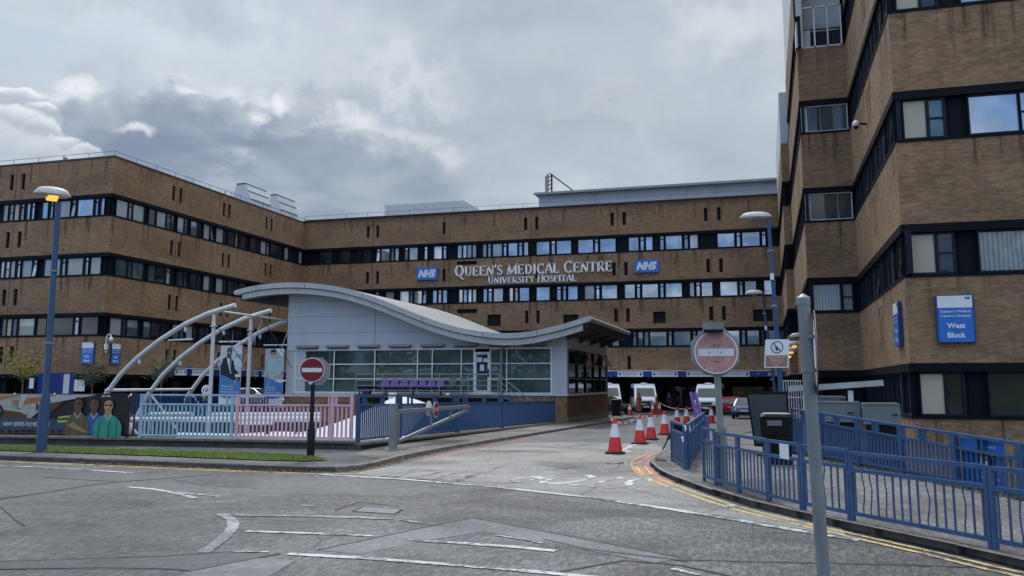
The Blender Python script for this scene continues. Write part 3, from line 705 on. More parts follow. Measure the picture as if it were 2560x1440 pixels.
wl.face([(XB-31, YA+.3, ROOF-.02), (XB-.3, YA+.3, ROOF-.02), (XB-.3, YM+20, ROOF-.02), (XB-31, YM+20, ROOF-.02)], TRIM)
wl.build('brick_wall', eastb)
fa.vents(eastb, A3+A2+A1+A0); fb.vents(eastb, B3+B2+B1+B0)
GA3 = [[(-130,-70,'P'),(-60,-28,'C')], [(18,62,'P'),(70,105,'M'),(110,150,'K')], [(157,192,'C'),(203,237,'P'),(243,275,'C')], [(328,380,'P'),(390,422,'C'),(430,557,'P'),(568,602,'C'),(610,740,'P'),(748,782,'C'),(793,830,'P')]]
GA2 = [[(-130,-60,'P')], [(-50,-8,'P',WHITEB),(0,32,'P',WHITEB),(36,76,'M',WHITEB),(80,118,'K')], [(126,160,'C'),(168,252,'P',CURT),(258,292,'C')], [(346,478,'P',CURT),(483,522,'C'),(530,660,'P',CURT),(668,704,'C'),(714,802,'P',CURT)]]
GA1 = [[(-100,-10,'P')], [(3,47,'P'),(50,89,'K'),(90,132,'P',glass_mat('blue_glass',(.02,.06,.2),.1,.04,1.6)),(138,272,'P',TEALG),(280,366,'P',DARKG),(372,580,'P',DARKG),(586,628,'C',WHITEB),(636,780,'P',DARKG)]]
pa = ((SOLAR,.75),(CURT,.25))
fa.band(eastb, 0, LA, BOT(3), TOP(3), fa.px_groups(GA3, 520, z1), prob=pa, seed=11, e1=.03)
fa.band(eastb, 0, LA, BOT(2), TOP(2), fa.px_groups(GA2, 660, z1), prob=pa, seed=12, e1=.03)
fa.band(eastb, 0, LA, BOT(1), TOP(1), fa.px_groups(GA1, 805, z1), prob=((DARKG,.5),(TEALG,.5)), seed=13, e1=.03)
GB3 = [[(933,1027,'P',CURT),(1033,1063,'C',CURT),(1067,1157,'P',CURT)], [(1193,1252,'P'),(1256,1330,'P'),(1335,1372,'C'),(1376,1392,'P')], [(1422,1476,'P',CURT),(1479,1507,'C')], [(1528,1582,'P'),(1587,1607,'C')], [(1632,1682,'P',CURT),(1685,1707,'C')], [(1732,1790,'P',CURT),(1793,1812,'C')], [(1828,1882,'P'),(1886,1906,'C',CURT)], [(1914,1972,'P')], [(2003,2057,'P'),(2062,2080,'C')], [(2088,2132,'P',CURT),(2137,2156,'C')], [(2168,2232,'P'),(2237,2256,'C')], [(2278,2312,'P',CURT),(2318,2342,'C'),(2348,2380,'P')], [(2392,2420,'P')]]
gb3 = fb.px_groups(GB3, 540, z1)
def shifted(gs, du, sd):
    r = random.Random(sd); out = []
    for g0 in gs:
        out.append([(q[0]+du, q[1]+du, q[2], r.choice((DARKG,DARKG,TEALG,CURT,VBLIND))) for q in g0])
    return out
def uB(rows):
    res = []
    for grp in rows:
        rr = []
        for q in grp:
            x = z1(q[0]); yy = 540 + (x-280)*.255; xe = z1(q[1]); ye = 540+(xe-280)*.255
            rr.append((fb.u_of(x, yy)+.04, fb.u_of(xe, ye)-.04, q[2], *q[3:]))
        res.append(rr)
    return res
gb3 = uB(GB3)
fb.band(eastb, 0, LB, BOT(3), TOP(3), gb3, prob=((DARKG,.6),(TEALG,.3),(CURT,.1)), seed=14, e0=.0)
fb.band(eastb, 0, LB, BOT(2), TOP(2), shifted(gb3, .35, 5), seed=15)
fb.band(eastb, 0, LB, BOT(1), TOP(1), shifted(gb3, .15, 9), seed=16)
u = MB()
for f, L in ((fa, LA), (fb, LB)):
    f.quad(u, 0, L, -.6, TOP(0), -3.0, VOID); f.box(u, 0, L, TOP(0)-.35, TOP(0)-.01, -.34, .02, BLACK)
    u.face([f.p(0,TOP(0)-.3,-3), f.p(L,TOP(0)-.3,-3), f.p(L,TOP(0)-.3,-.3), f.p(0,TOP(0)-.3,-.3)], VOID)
u.build('undercroft', eastb)
for i in range(11):
    y = 2.2+i*2.6; q = MB(); fb.box(q, y-.05, y+1.15, -.5, 2.2, -1.2, -1.15, FRAME); w = q.build('entrance_screen', eastb)
    q = MB(); fb.quad(q, y+.02, y+1.08, -.4, 2.1, -1.14, TEALG if i % 2 else DARKG); q.build('glazing', w)
for i in range(6):
    x = 2+i*4.8; q = MB(); fa.box(q, x-.3, x+.3, -.6, TOP(0)-.3, -1.0, -.4, NAVY); q.build('column', eastb)
roof_rail(eastb, [(XB-31, YA+.15), (XB-.15, YA+.15), (XB-.15, YM)], ROOF+.1)
fl = MB(); fl.box((XB-31, YA+.9, ROOF+.1), (XB-.9, YA+1.0, ROOF+.34), FLASH); fl.box((XB-1.0, YA+1.0, ROOF+.1), (XB-.9, YM, ROOF+.34), FLASH); fl.build('roof_upstand', eastb)
def core(parent, a, b):
    q = MB(); q.box(a, b, NAVY); return q.build('interior_core', parent)
core(eastb, (XB-31, YA+.27, BOT(1)+.02), (XB-.27, YM+9, ROOF-.1)); core(mainb, (XB-.3, YM+.27, BOT(1)+.02), (16, YM+9, ROOF))
# ================= west block (near, right), staggered back in two steps
XW, YW = 4.73, 32.0
westb = thing('hospital_building', 'tall near brick hospital block on the right, stepping back beside the exit road', 'building', (12, 40, -2.9))
fw1 = Facade((XW, YW), (1,0), (0,-1)); LW = 9.0
fs1 = Facade((XW, 47.0), (0,-1), (-1,0)); LS = 15.0
XR = 2.28
fr1 = Facade((XR, 47.0), (1,0), (0,-1)); LR = XW-XR
fs2 = Facade((XR, 66.0), (0,-1), (-1,0)); LS2 = 19.0
fr2 = Facade((XR-.55, 66.0), (1,0), (0,-1))
fs3 = Facade((XR-.55, 85.3), (0,-1), (-1,0)); LS3 = 19.3
NW = 6
wl = MB()
WS = {k: [(fs1.u_of(2172, 577)+.0, 0)] for k in range(7)}
def sslots(k):
    z = TOP(k)+.75
    return [slot(7.9, z, .26, 1.75), slot(8.6, z, .26, 1.75)]
allv = []
for k in range(NW):
    zt = BOT(k+1)
    sl = sslots(k)
    fw1.spandrel(wl, 0, LW, TOP(k), zt, (), 0); fs1.spandrel(wl, 0, LS, TOP(k), zt, sl, 20); (fr1.spandrel(wl, 0, LR, TOP(k), zt, (), 40) if k < 4 else None)
    s2 = [slot(3.2, TOP(k)+.75, .3, 1.5), slot(6.5, TOP(k)+.75, .3, 1.5), slot(13.5, TOP(k)+.75, .3, 1.5)]
    if k < 5:
        fs2.spandrel(wl, 0, LS2, TOP(k), zt, s2, 60); (fr2.spandrel(wl, 0, .55, TOP(k), zt, (), 80) if k < 4 else None)
        if k < 4: fs3.spandrel(wl, 0, LS3, TOP(k), zt, s2, 90)
    allv.append((sl, s2))
fw1.spandrel(wl, 0, LW, -2.9, BOT(0), (), 0); fs1.spandrel(wl, 0, LS, -2.9, BOT(0), (), 20); fr1.spandrel(wl, 0, LR, -2.9, BOT(0), (), 40); fs2.spandrel(wl, 0, LS2, -1.0, -.2, (), 60); fs3.spandrel(wl, 0, LS3, -1.0, -.2, (), 90)
wl.build('brick_wall', westb)
for k, (sl, s2) in enumerate(allv):
    fs1.vents(westb, sl)
    if k < 4: fs2.vents(westb, s2)
CUR2 = glass_mat('pale_curtain_glass', (.30,.34,.35), 0.0, .05, 1.7, 'folds')
def wfront(k, sh=0.0):
    g = []
    for i in range(3):
        b = sh + i*4.35
        g += [[(b+.32, b+1.02, 'K'), (b+1.12, b+1.62, 'M', (DARKG, DARKG, TEALG)[(i+k) % 3])], [(b+2.42, b+3.93, 'P', (DARKG, CUR2, SOLAR, SOLAR)[k % 4]), (b+3.99, b+4.52, 'M', (DARKG, SOLAR, SOLAR)[(i+k) % 3])]]
    return [[q for q in gg if q[1] < LW] for gg in g if gg[0][1] < LW]
for k in range(NW):
    fw1.band(westb, 0, LW, BOT(k), TOP(k), wfront(k), prob=((SOLAR,1),), seed=20+k)
    gs = []; u = .25; r = random.Random(40+k)
    while u < LS-.6:
        gs.append([(u, u+.62, 'P', r.choice((DARKG,TEALG,BLIND,DARKG,CURT))), (u+.70, u+1.02, 'C', r.choice((DARKG,TEALG,DARKG)))]); u += 1.35 + (.5 if r.random() < .35 else 0)
    fs1.band(westb, 0, LS, BOT(k), TOP(k), gs, seed=30+k)
    if k == 0: continue
    if k == 1: gr1 = [[(.28, 1.58, 'P', CUR2), (1.70, 2.18, 'M', CUR2)]]; ml = FRAME
    else: gr1 = [[(.12,.38,'P',WHITEB), (.44,1.0,'P',DARKG), (1.06,1.68,'P',VBLIND), (1.74,2.36,'P',VBLIND)]]; ml = SILVER
    if k < 4: fr1.band(westb, 0, LR, BOT(k), TOP(k), gr1, mull=ml, seed=50+k)
    if k < 5:
        gs = []; u = .3
        while u < LS2-.7: gs.append([(u, u+.7, 'P', r.choice((DARKG,DARKG,TEALG))), (u+.78, u+1.1, 'C', DARKG)]); u += 1.6
        fs2.band(westb, 0, LS2, BOT(k), TOP(k), gs, seed=60+k)
        if k < 4: fr2.band(westb, 0, .55, BOT(k), TOP(k), [], seed=1)
        if k < 4: fs3.band(westb, 0, LS3, BOT(k), TOP(k), [[(q[0], q[1], q[2], DARKG) for q in g] for g in gs[::2]], seed=70+k)
# white cladding of the set-back plant storeys seen along the left edge of the block
pc = MB(); CLAD = paint('white_cladding', (.55,.57,.58), .5, var=.1, scale=.8)
fs2.box(pc, 0, LS2, BOT(5)+.1, BOT(5)+8.0, -1.0, -.02, CLAD); fs3.box(pc, 0, LS3, BOT(4)+.1, BOT(4)+4.0, -.8, -.02, CLAD)
fr1.box(pc, 0, LR, BOT(4)+1.6, BOT(4)+8, -1.9, -1.5, CLAD); fr2.box(pc, 0, .55, BOT(4), BOT(4)+4, -.6, -.02, CLAD)
fr1.box(pc, 0, .35, BOT(4), BOT(4)+8, -1.4, -.03, CLAD)
pc.build('plant_cladding', westb)
LOUV = paint('grey_louvre', (.07,.072,.075), .7)
q = MB(); fr1.box(q, .3, LR, BOT(4)+.05, BOT(4)+1.6, -1.5, -1.4, LOUV)
for i in range(18): u = .4+i*.115; fr1.box(q, u, u+.04, BOT(4)+.05, BOT(4)+1.6, -1.4, -1.36, BLACK)
q.build('louvre', westb)
q = MB()
for u in (.30, .95, 1.62, 2.30): fr1.box(q, u-.04, u+.04, BOT(4), BOT(4)+2.35, -.1, -.02, SILVER)
for z in (.0, 2.27): fr1.box(q, .3, LR-.1, BOT(4)+z, BOT(4)+z+.08, -.1, -.02, SILVER)
for z in (1.35, 1.75): fr1.box(q, .45, LR-.15, BOT(4)+z, BOT(4)+z+.05, -1.2, -1.15, SILVER)
fr1.box(q, .33, .75, BOT(4)+.1, BOT(4)+1.2, -.6, -.5, CLAD)
q.build('screen_frame', westb)
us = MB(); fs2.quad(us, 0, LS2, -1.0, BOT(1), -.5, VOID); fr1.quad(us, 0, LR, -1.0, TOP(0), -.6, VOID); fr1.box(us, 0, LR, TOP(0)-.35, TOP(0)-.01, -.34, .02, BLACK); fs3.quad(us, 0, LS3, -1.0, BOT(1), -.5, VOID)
us.build('undercroft', westb)
# roof slabs so the blocks are closed from above
rb = MB(); rb.box((XW+.35, YW+.35, BOT(NW)-.2), (XW+30, 85, BOT(NW)-.05), TRIM); rb.build('roof', westb)

core(westb, (XW+.27, YW+.27, -2.8), (XW+12, 85, BOT(NW)-.3)); core(westb, (XR+.27, 47.27, BOT(1)), (XW+1, 66, BOT(4)-.05)); core(westb, (XR+.27, 49.0, BOT(4)), (XW+1, 66, BOT(5)+.05)); core(westb, (XR-.28, 66.27, BOT(1)), (XW+1, 85.2, BOT(4)+.05))
# ------------------------------------------------------------------ shared paints
GREYP = paint('pale_grey_cladding', (.49,.52,.565), .45, var=.06, scale=.6, dirt=(.37,.39,.42), dirt_amt=.45)
FASC = paint('fascia_grey', (.42,.43,.43), .5, var=.1, scale=1.2, dirt=(.22,.21,.19), dirt_amt=.5)
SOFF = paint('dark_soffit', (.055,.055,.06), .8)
WSTEEL = paint('white_steel', (.60,.62,.62), .4, var=.06, scale=1.2, dirt=(.38,.38,.36), dirt_amt=.35)
GALV = paint('galvanised_steel', (.25,.275,.28), .45, .35, var=.15, scale=2.5)
POLEG = paint('grey_painted_steel', (.20,.225,.23), .5, var=.18, scale=3, dirt=(.12,.12,.11), dirt_amt=.5)
BLUE = paint('blue_paint', (.032,.092,.215), .42, var=.25, scale=4.5, dirt=(.075,.075,.095), dirt_amt=.6)
BLUEL = paint('pale_blue_paint', (.31,.50,.61), .5, var=.1, scale=2.5, dirt=(.17,.27,.35), dirt_amt=.4)
PINK = paint('pink_paint', (.69,.43,.52), .5, var=.1, scale=2.5, dirt=(.38,.22,.28), dirt_amt=.4)
LAMPB = paint('lamp_post_blue', (.026,.068,.155), .4, var=.15, scale=2.0, dirt=(.08,.11,.17), dirt_amt=.4)
WHITE = paint('white_paint', (.78,.79,.79), .45, var=.05)
SIGNW = paint('sign_white', (.74,.76,.78), .35, var=.04)
SIGNB = paint('sign_blue', (.025,.16,.55), .3, var=.06)
SIGND = paint('sign_navy', (.012,.05,.20), .35, var=.1)
RED = paint('sign_red', (.30,.010,.018), .4, var=.1)
REDF = paint('faded_sign_red', (.46,.22,.22), .6, var=.25, scale=7, dirt=(.55,.46,.45), dirt_amt=.85)
BLK = paint('black_plastic', (.008,.008,.009), .45, var=.3, spec=.22)
RUB = paint('black_rubber', (.014,.014,.014), .85, var=.4)
ORG = paint('cone_red', (.66,.030,.022), .45, var=.12, scale=6, dirt=(.28,.03,.02), dirt_amt=.5)
SLV = paint('cone_sleeve', (.60,.58,.63), .4, var=.06, scale=6, dirt=(.36,.34,.36), dirt_amt=.5)
PURP = paint('purple_plastic', (.20,.10,.34), .45, var=.12); PURPD = paint('dark_purple', (.05,.02,.12), .5)
# ------------------------------------------------------------------ waiting pavilion with wave roof
KX0, KX1, KY0, KY1, SILL = -28.0, -10.5, 46.5, 59.3, 1.37
kio = thing('pavilion', 'pale grey clad pavilion with a sweeping wave roof and a long row of windows', 'building', (-19, 50, gz(50)))
prof = [(-30.9,7.58), (-30.2,7.72), (-29.24,7.85), (-28.3,7.91), (-27.32,7.93), (-26.2,7.88), (-25.17,7.77), (-24.1,7.6), (-23.07,7.35), (-22.0,7.02), (-21.01,6.66), (-20.0,6.26), (-19.0,5.86), (-18.0,5.5), (-17.04,5.21), (-16.1,4.98), (-15.14,4.82), (-14.4,4.73), (-13.75,4.69), (-13.0,4.70), (-12.15,4.78), (-11.4,4.92), (-10.58,5.1), (-9.8,5.31), (-9.03,5.54)]
def zprof(x):
    for a, b in zip(prof[:-1], prof[1:]):
        if a[0] <= x <= b[0]: return a[1]+(b[1]-a[1])*(x-a[0])/(b[0]-a[0])
    return prof[0][1] if x < prof[0][0] else prof[-1][1]
def zback(x): return zprof(x) + .0*math.exp(-((x+18.0)/3.2)**2)
RY0, RY1 = 45.2, 59.0
rf = MB(); ROOFM = paint('standing_seam_roof', (.21,.21,.205), .5, var=.12, scale=.6, dirt=(.33,.32,.28), dirt_amt=.5)
top = [[Vector((x, RY0+.02+(RY1-RY0)*t, z*(1-t)+zback(x)*t)) for x, z in prof] for t in (0, .2, .4, .6, .8, 1)]
for a, b in zip(top[:-1], top[1:]):
    for i in range(len(prof)-1): rf.face([a[i], a[i+1], b[i+1], b[i]], ROOFM)
rf.build('roof', kio, smooth=True)
def fascia(name, x0, x1, dz0, dz1, ya, yb, mat):
    q = MB(); xs_ = [x for x, _ in prof if x0 < x < x1]; xs_ = [x0]+xs_+[x1]; rings = []
    for x in xs_:
        z = zprof(x); rings.append([Vector((x,ya,z-dz0)), Vector((x,ya,z-dz1)), Vector((x,yb,z-dz1)), Vector((x,yb,z-dz0))])
    q.loft(rings, mat); return q.build(name, kio)
fascia('upper_fascia', -30.9, -9.03, .0, .30, RY0, RY0+.5, FASC)
fascia('lower_fascia', -30.5, -9.35, .34, .66, RY0+.10, RY0+.45, FASC)
fascia('shadow_gap', -30.4, -9.4, .28, .36, RY0+.2, RY0+.45, BLK)
q = MB(); q.lathe([(.02,-.25),(.15,-.22),(.15,.22),(.02,.25)], FASC, (-30.92, RY0+.25, 7.43), 14, 'Y'); q.build('roof_nose', kio, smooth=True)
for x in (-29.5, -26.2, -22.4, -18.6, -15.0, -11.9, -10.3):
    z = zprof(x); q = MB(); q.box((x-.012, RY0-.006, z-.29), (x+.012, RY0+.01, z-.005), BLK); q.build('fascia_joint', kio)
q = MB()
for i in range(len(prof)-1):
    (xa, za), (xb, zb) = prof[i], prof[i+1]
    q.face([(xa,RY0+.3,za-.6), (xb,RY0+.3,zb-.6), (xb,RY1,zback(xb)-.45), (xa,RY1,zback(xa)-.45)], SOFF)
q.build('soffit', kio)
q = MB(); q.tube([(-9.0, RY0, 5.40), (-8.95, RY1, 5.40)], .14, FASC, 12); q.box((-9.5, RY0+.3, 4.9), (-9.1, RY1, 5.35), SOFF); q.build('eaves_edge', kio, smooth=True)
for y in (46.2, 49.6, 53.0, 56.4):
    q = MB(); q.prism([(-10.45,y,4.3), (-9.2,y,4.85), (-9.2,y,5.2), (-10.45,y,5.1)], (0,.18,0), SOFF); q.build('bracket', kio)
q = MB(); q.prism([(-28.05,46.7,6.6), (-30.2,46.7,7.15), (-30.3,46.7,7.3), (-28.05,46.7,7.3)], (0,10,0), SOFF); q.build('bracket', kio)
ff = Facade((KX0, KY0), (1,0), (0,-1)); LF = KX1-KX0
fk = Facade((KX1, KY0), (0,1), (1,0)); LKS = KY1-KY0
w = MB()
for i in range(len(prof)-1):
    xa, xb = max(KX0, prof[i][0]), min(KX1, prof[i+1][0])
    if xa < xb: w.face([(xa,KY0,3.95), (xb,KY0,3.95), (xb,KY0,zprof(xb)-.55), (xa,KY0,zprof(xa)-.55)], GREYP)
fk.quad(w, 0, LKS, 3.95, 4.75, 0, GREYP); w.face([(KX0,KY0,SILL), (KX0,KY1,SILL), (KX0,KY1,7.5), (KX0,KY0,7.3)], GREYP)
ff.box(w, 0, 1.35-.05, SILL, 3.93, -.2, 0, GREYP); kx = lambda v: ff.u_of(700+v*.328125, 920)
ff.box(w, kx(2070), LF, SILL, 3.93, -.2, 0, GREYP); ff.box(w, 0, LF, 3.90, 3.97, -.2, .05, SILVER)
w.box((KX0+.3, KY1-.2, -.4), (KX1-.3, KY1, 5.0), GREYP)
ff.box(w, 0, LF, SILL-.10, SILL, -.2, .06, SILVER); fk.box(w, 0, LKS, SILL-.1, SILL, -.2, .06, SILVER); fk.box(w, 0, LKS, 3.88, 3.95, -.2, .05, SILVER)
w.build('wall', kio)
JO = paint('panel_joint', (.10,.11,.13), .6)
for px in (938, 1174):
    u = ff.u_of(px, 820); q = MB(); ff.box(q, u-.012, u+.012, 3.98, zprof(KX0+u)-.64, 0, .006, JO); q.build('panel_joint', kio)
for z in (6.85, 5.95, 4.95):
    xe = max([x for x, zz in prof if zz-.66 > z]+[KX0]); q = MB(); ff.box(q, 0.02, xe-KX0, z-.009, z+.009, 0, .006, JO); q.build('panel_joint', kio)
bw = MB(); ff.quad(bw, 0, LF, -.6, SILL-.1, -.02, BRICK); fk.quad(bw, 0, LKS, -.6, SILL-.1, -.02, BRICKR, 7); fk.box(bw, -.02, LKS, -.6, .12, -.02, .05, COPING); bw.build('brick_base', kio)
# glazing: three rows of panes, mullions, one glazed door
mul = [118,412,722,1048,1160,1382,1478]; mul2 = [1602,1728,2066]
rows = [SILL+.06, 2.22, 3.08, 3.88]
def glaz(us, kinds):
    for (ua, ub), kd in zip(zip(us[:-1], us[1:]), kinds):
        fr = MB(); gl = MB()
        ff.box(fr, ua-.035, ua+.035, SILL, 3.90, -.16, .02, WHITE); ff.box(fr, ub-.035, ub+.035, SILL, 3.90, -.15, .015, WHITE)
        for i in range(3):
            ff.box(fr, ua+.035, ub-.035, rows[i]-.05, rows[i]+.01, -.16, .02, WHITE)
            mt = KTEAL if i == 0 else (VBLIND if kd == 'v' else KGLASS)
            ff.quad(gl, ua+.035, ub-.035, rows[i], rows[i+1]-.05, -.08, mt)
            if i == 2: ff.box(fr, ua+.035, ub-.035, rows[3]-.02, rows[3]+.02, -.16, .02, WHITE)
        o = fr.build('window', kio); gl.build('glazing', o)
KGLASS = glass_mat('green_tinted_glass', (.16,.20,.18), .30, .02, 1.7); KTEAL = glass_mat('teal_spandrel_glass', (.075,.135,.135), .0, .05, 1.55)
glaz([kx(v) for v in mul], ['v','v','k','k','k','k']); glaz([kx(v) for v in mul2], ['k','k'])
d = MB(); ua, ub = kx(1482), kx(1600)
for a, b, c, e in ((ua,ua+.13,SILL,3.72),(ub-.13,ub,SILL,3.72),(ua+.13,ub-.13,SILL,SILL+.2),(ua+.13,ub-.13,3.58,3.72),(ua+.13,ub-.13,2.42,2.5)): ff.box(d, a, b, c, e, -.05, .05, WHITE)
do = d.build('door', kio); q = MB(); ff.quad(q, ua+.13, ub-.13, SILL+.2, 2.42, -.01, TEALG); ff.quad(q, ua+.13, ub-.13, 2.5, 3.58, -.01, DARKG); q.build('glazing', do)
q = MB(); ff.box(q, ub-.11, ub-.05, 2.3, 2.75, .05, .1, BLK); q.build('handle', do)
for x0, x1_, y0, y1_ in ((1500,1540,292,325),(1550,1584,298,325),(1524,1556,342,386)):
    q = MB(); ff.quad(q, kx(x0), kx(x1_), 3.9-(y1_-232)*.0081, 3.9-(y0-232)*.0081, .008, SIGNW); q.build('notice', do)
for a, b in ((130,290),(358,522),(595,760),(832,1000),(1078,1252),(1328,1506),(1590,1765),(1845,2035)):
    q = MB(); u0_, u1_ = kx(a), kx(b); ff.box(q, u0_, u1_, 4.06, 4.20, 0, .26, GALV); ff.box(q, u0_+.05, u1_-.05, 4.02, 4.06, 0, .2, BLK); q.build('air_vent', kio)
q = MB(); q.tube([ff.p(kx(1752),4.55,.35), ff.p(kx(1752),4.42,.3), ff.p(kx(1700),4.05,.16), ff.p(kx(1692),3.9,.12), ff.p(kx(1692),.9,.12)], .085, GALV, 10); q.build('downpipe', kio, smooth=True)
# side wall windows
for i in range(5):
    y0, y1_ = .35+i*(LKS-.5)/5, .35+(i+1)*(LKS-.5)/5; fr = MB(); gl = MB()
    fk.box(fr, y0-.04, y0+.04, SILL, 3.88, -.16, .02, GALV); fk.box(fr, y1_-.04, y1_+.04, SILL, 3.88, -.15, .015, GALV)
    for j, (a, b) in enumerate(((SILL+.05,2.2),(2.25,3.05),(3.1,3.84))):
        fk.box(fr, y0+.04, y1_-.04, a-.05, a, -.16, .02, GALV)
        if j == 2 and i in (0, 1, 4): gl.face([fk.p(y0+.04,a,.42), fk.p(y1_-.04,a,.42), fk.p(y1_-.04,b,-.05), fk.p(y0+.04,b,-.05)], DARKG)
        else: fk.quad(gl, y0+.04, y1_-.04, a, b, -.07, DARKG)
    o = fr.build('window', kio); gl.build('glazing', o)
q = MB(); q.box((KX0+.1, KY0+.3, -.4), (KX1-.3, KY1-.3, 3.9), VOID); q.build('interior_core', kio)
# raised walkway, steps and steel handrail in front of the windows
px_k = lambda v, z=.92: atY(700+v*.328125, 985, 44.9).x
wx0, wx1 = px_k(560), px_k(1690)
q = MB(); q.box((wx0, 44.9, 1.16), (wx1, KY0-.03, 1.30), COPING); q.box((wx0+.1, 45.1, .9), (wx1-.1, KY0-.1, 1.16), BLK)
for i in range(5): q.box((wx1+i*.34, 44.95, 1.1-i*.26), (wx1+.42+i*.34, 46.2, 1.15-i*.26), COPING)
q.build('walkway', kio)
for x in (wx0+.3, wx0+3.5, wx0+6.8, wx0+10): q = MB(); q.box((x, 45.2, -.5), (x+.2, 45.4, .9), BLK); q.build('support', kio)
hr = thing('handrail', 'grey steel handrail along the walkway and steps of the pavilion', 'railing', (wx0, 44.95, 1.3))
posts = [px_k(v) for v in (570,780,992,1210,1432,1660)]
for x in posts: q = MB(); q.tube([(x,44.95,1.3), (x,44.95,2.45)], .035, GALV, 8); q.build('post', hr)
for z in (2.45, 2.1, 1.82, 1.54): q = MB(); q.tube([(posts[0],44.95,z), (posts[-1],44.95,z), (posts[-1]+2.1,44.95,z-1.62)], .022 if z < 2.4 else .032, GALV, 8); q.build('rail', hr)
q = MB(); q.tube([(posts[-1]+1.6,44.95,-.2), (posts[-1]+1.6,44.95,1.2)], .035, GALV, 8); q.build('post', hr)
bench = thing('beam_seating', 'row of seven purple seats on a black beam outside the pavilion', 'seating', (px_k(1000), 45.7, 1.3))
k6 = lambda v: atY(880+v/4.923, 955, 45.7).x
for a, b in ((335,435),(455,550),(570,665),(688,785),(805,890),(912,1000),(1020,1115)):
    xa, xb = k6(a), k6(b); q = MB(); q.box((xa, 45.45, 1.72), (xb, 45.9, 1.77), PURP); q.prism([(xa-.01,45.92,1.77), (xb+.01,45.92,1.77), (xb-.05,46.02,2.2), (xa+.05,46.02,2.2)], (0,.04,0), PURP); q.build('seat', bench)
q = MB(); q.box((k6(90), 45.6, 1.64), (k6(1130), 45.75, 1.71), BLK); q.build('beam', bench)
q = MB(); q.box((k6(90), 45.45, 1.71), (k6(325), 45.95, 1.75), BLK); q.build('table_top', bench)
for v in (100, 420, 755, 1095): q = MB(); q.box((k6(v)-.03, 45.63, 1.34), (k6(v)+.03, 45.72, 1.64), BLK); q.box((k6(v)-.04, 45.45, 1.3), (k6(v)+.04, 45.95, 1.34), BLK); q.build('leg', bench)
GRC = paint('grey_plastic', (.10,.105,.11), .5)
def wchair(a, b, lab):
    xa, xb = k6(a), k6(b); t = thing('chair', lab, 'chair', (xa, 45.6, 1.3), 'grey plastic chairs on the walkway')
    q = MB(); q.box((xa, 45.45, 1.72), (xb, 45.9, 1.77), GRC); q.build('seat', t)
    q = MB(); q.prism([(xa,45.9,1.85), (xb,45.9,1.85), (xb-.04,46.0,2.28), (xa+.04,46.0,2.28)], (0,.04,0), GRC); q.build('backrest', t)
    for x in (xa+.05, xb-.05):
        for y in (45.5, 45.9): q = MB(); q.tube([(x,y,1.3), (x,y,1.72 if y < 45.8 else 1.95)], .015, BLK, 6); q.build('leg', t)
wchair(1172, 1265, 'grey plastic chair beside the purple seats'); wchair(1308, 1395, 'grey plastic chair nearest the pavilion door')
q = MB(); xa, xb = k6(150), k6(245); q.prism([(xa+.05,45.4,1.3), (xb-.05,45.4,1.3), (xb,45.4,1.66), (xa,45.4,1.66)], (0,.35,0), PURPD); tag(q.build('storage_tub'), 'dark purple tub under the left end of the seat row', 'tub')
for v in (580, 1222):
    q = MB(); x = k6(v); q.prism([(x-.12,45.1,1.3), (x+.1,45.1,1.3), (x+.14,45.12,1.37), (x,45.15,1.45), (x-.13,45.15,1.36)], (0,.1,0), WHITE); tag(q.build('crumpled_paper'), 'crumpled white paper lying on the walkway below the %s' % ('purple seats' if v < 900 else 'grey chairs'), 'litter', 'litter on the walkway')
# ------------------------------------------------------------------ white tubular canopy frame with two hanging banners
arc = [(240,1035), (262,990), (300,938), (345,893), (400,850), (460,812), (520,784), (588,763)]
A1 = [atY(x, y, 40.0) for x, y in arc]
cfr = thing('canopy_frame', 'white tubular frame of three leaning arches beside the pavilion', 'canopy frame', (A1[0].x, 43, -2.6))
YS = (40.0, 43.5, 47.3)
for i, y in enumerate(YS):
    q = MB(); pts = [Vector((p.x, y, p.z)) for p in A1]; pts = [Vector((pts[0].x-1.2, y, -2.0))]+pts; q.tube(pts, .132, WSTEEL, 14); q.build('arch', cfr, smooth=True)
    f = Vector((A1[1].x+.15, y, A1[1].z+.1))
    for dx in (1.5, -.4):
        q = MB(); q.tube([f, f+Vector((dx, .8, -2.2))], .07, WSTEEL, 8); q.build('brace', cfr, smooth=True)
    for t in (3, 5):
        q = MB(); q.lathe([(.02,-.2),(.09,-.1),(.05,.1)], WSTEEL, (A1[t].x+.1, y, A1[t].z-.22), 8); q.build('lug', cfr)
t1 = atY(536, 782, 40.0)
for y, xx in ((40.0, t1), (43.5, t1)):
    q = MB(); q.tube([(t1.x, y, -2.4), (t1.x, y, t1.z-.1)], .105, WSTEEL, 12); q.tube([(t1.x, y, t1.z-.75), (t1.x, y, t1.z-.68)], .19, WSTEEL, 12); q.build('post', cfr, smooth=True)
q = MB(); q.tube([(t1.x+.3, 40.0, t1.z+.08), (t1.x+.3, 47.3, t1.z+.08)], .06, WSTEEL, 8); q.build('tie_rod', cfr, smooth=True)
q = MB(); q.tube([(A1[1].x+.3, 39.7, A1[1].z+.32), (A1[1].x+.3, 47.4, A1[1].z+.32)], .085, WSTEEL, 8); q.build('tie_rod', cfr, smooth=True)
ROPE = paint('pale_cable', (.42,.38,.34), .6); ROPD = paint('dark_cable', (.07,.065,.06), .6)
cables = [((656,800,43.4),(548,1045,41.5),ROPE), ((532,800,40),(640,950,44.5),ROPD), ((745,760,45),(648,1020,44.0),ROPE), ((660,800,43.5),(730,920,46),ROPD)]
for a, b, mt in cables: q = MB(); q.tube([atY(*a), atY(*b)], .022, mt, 6); q.build('cable', cfr)
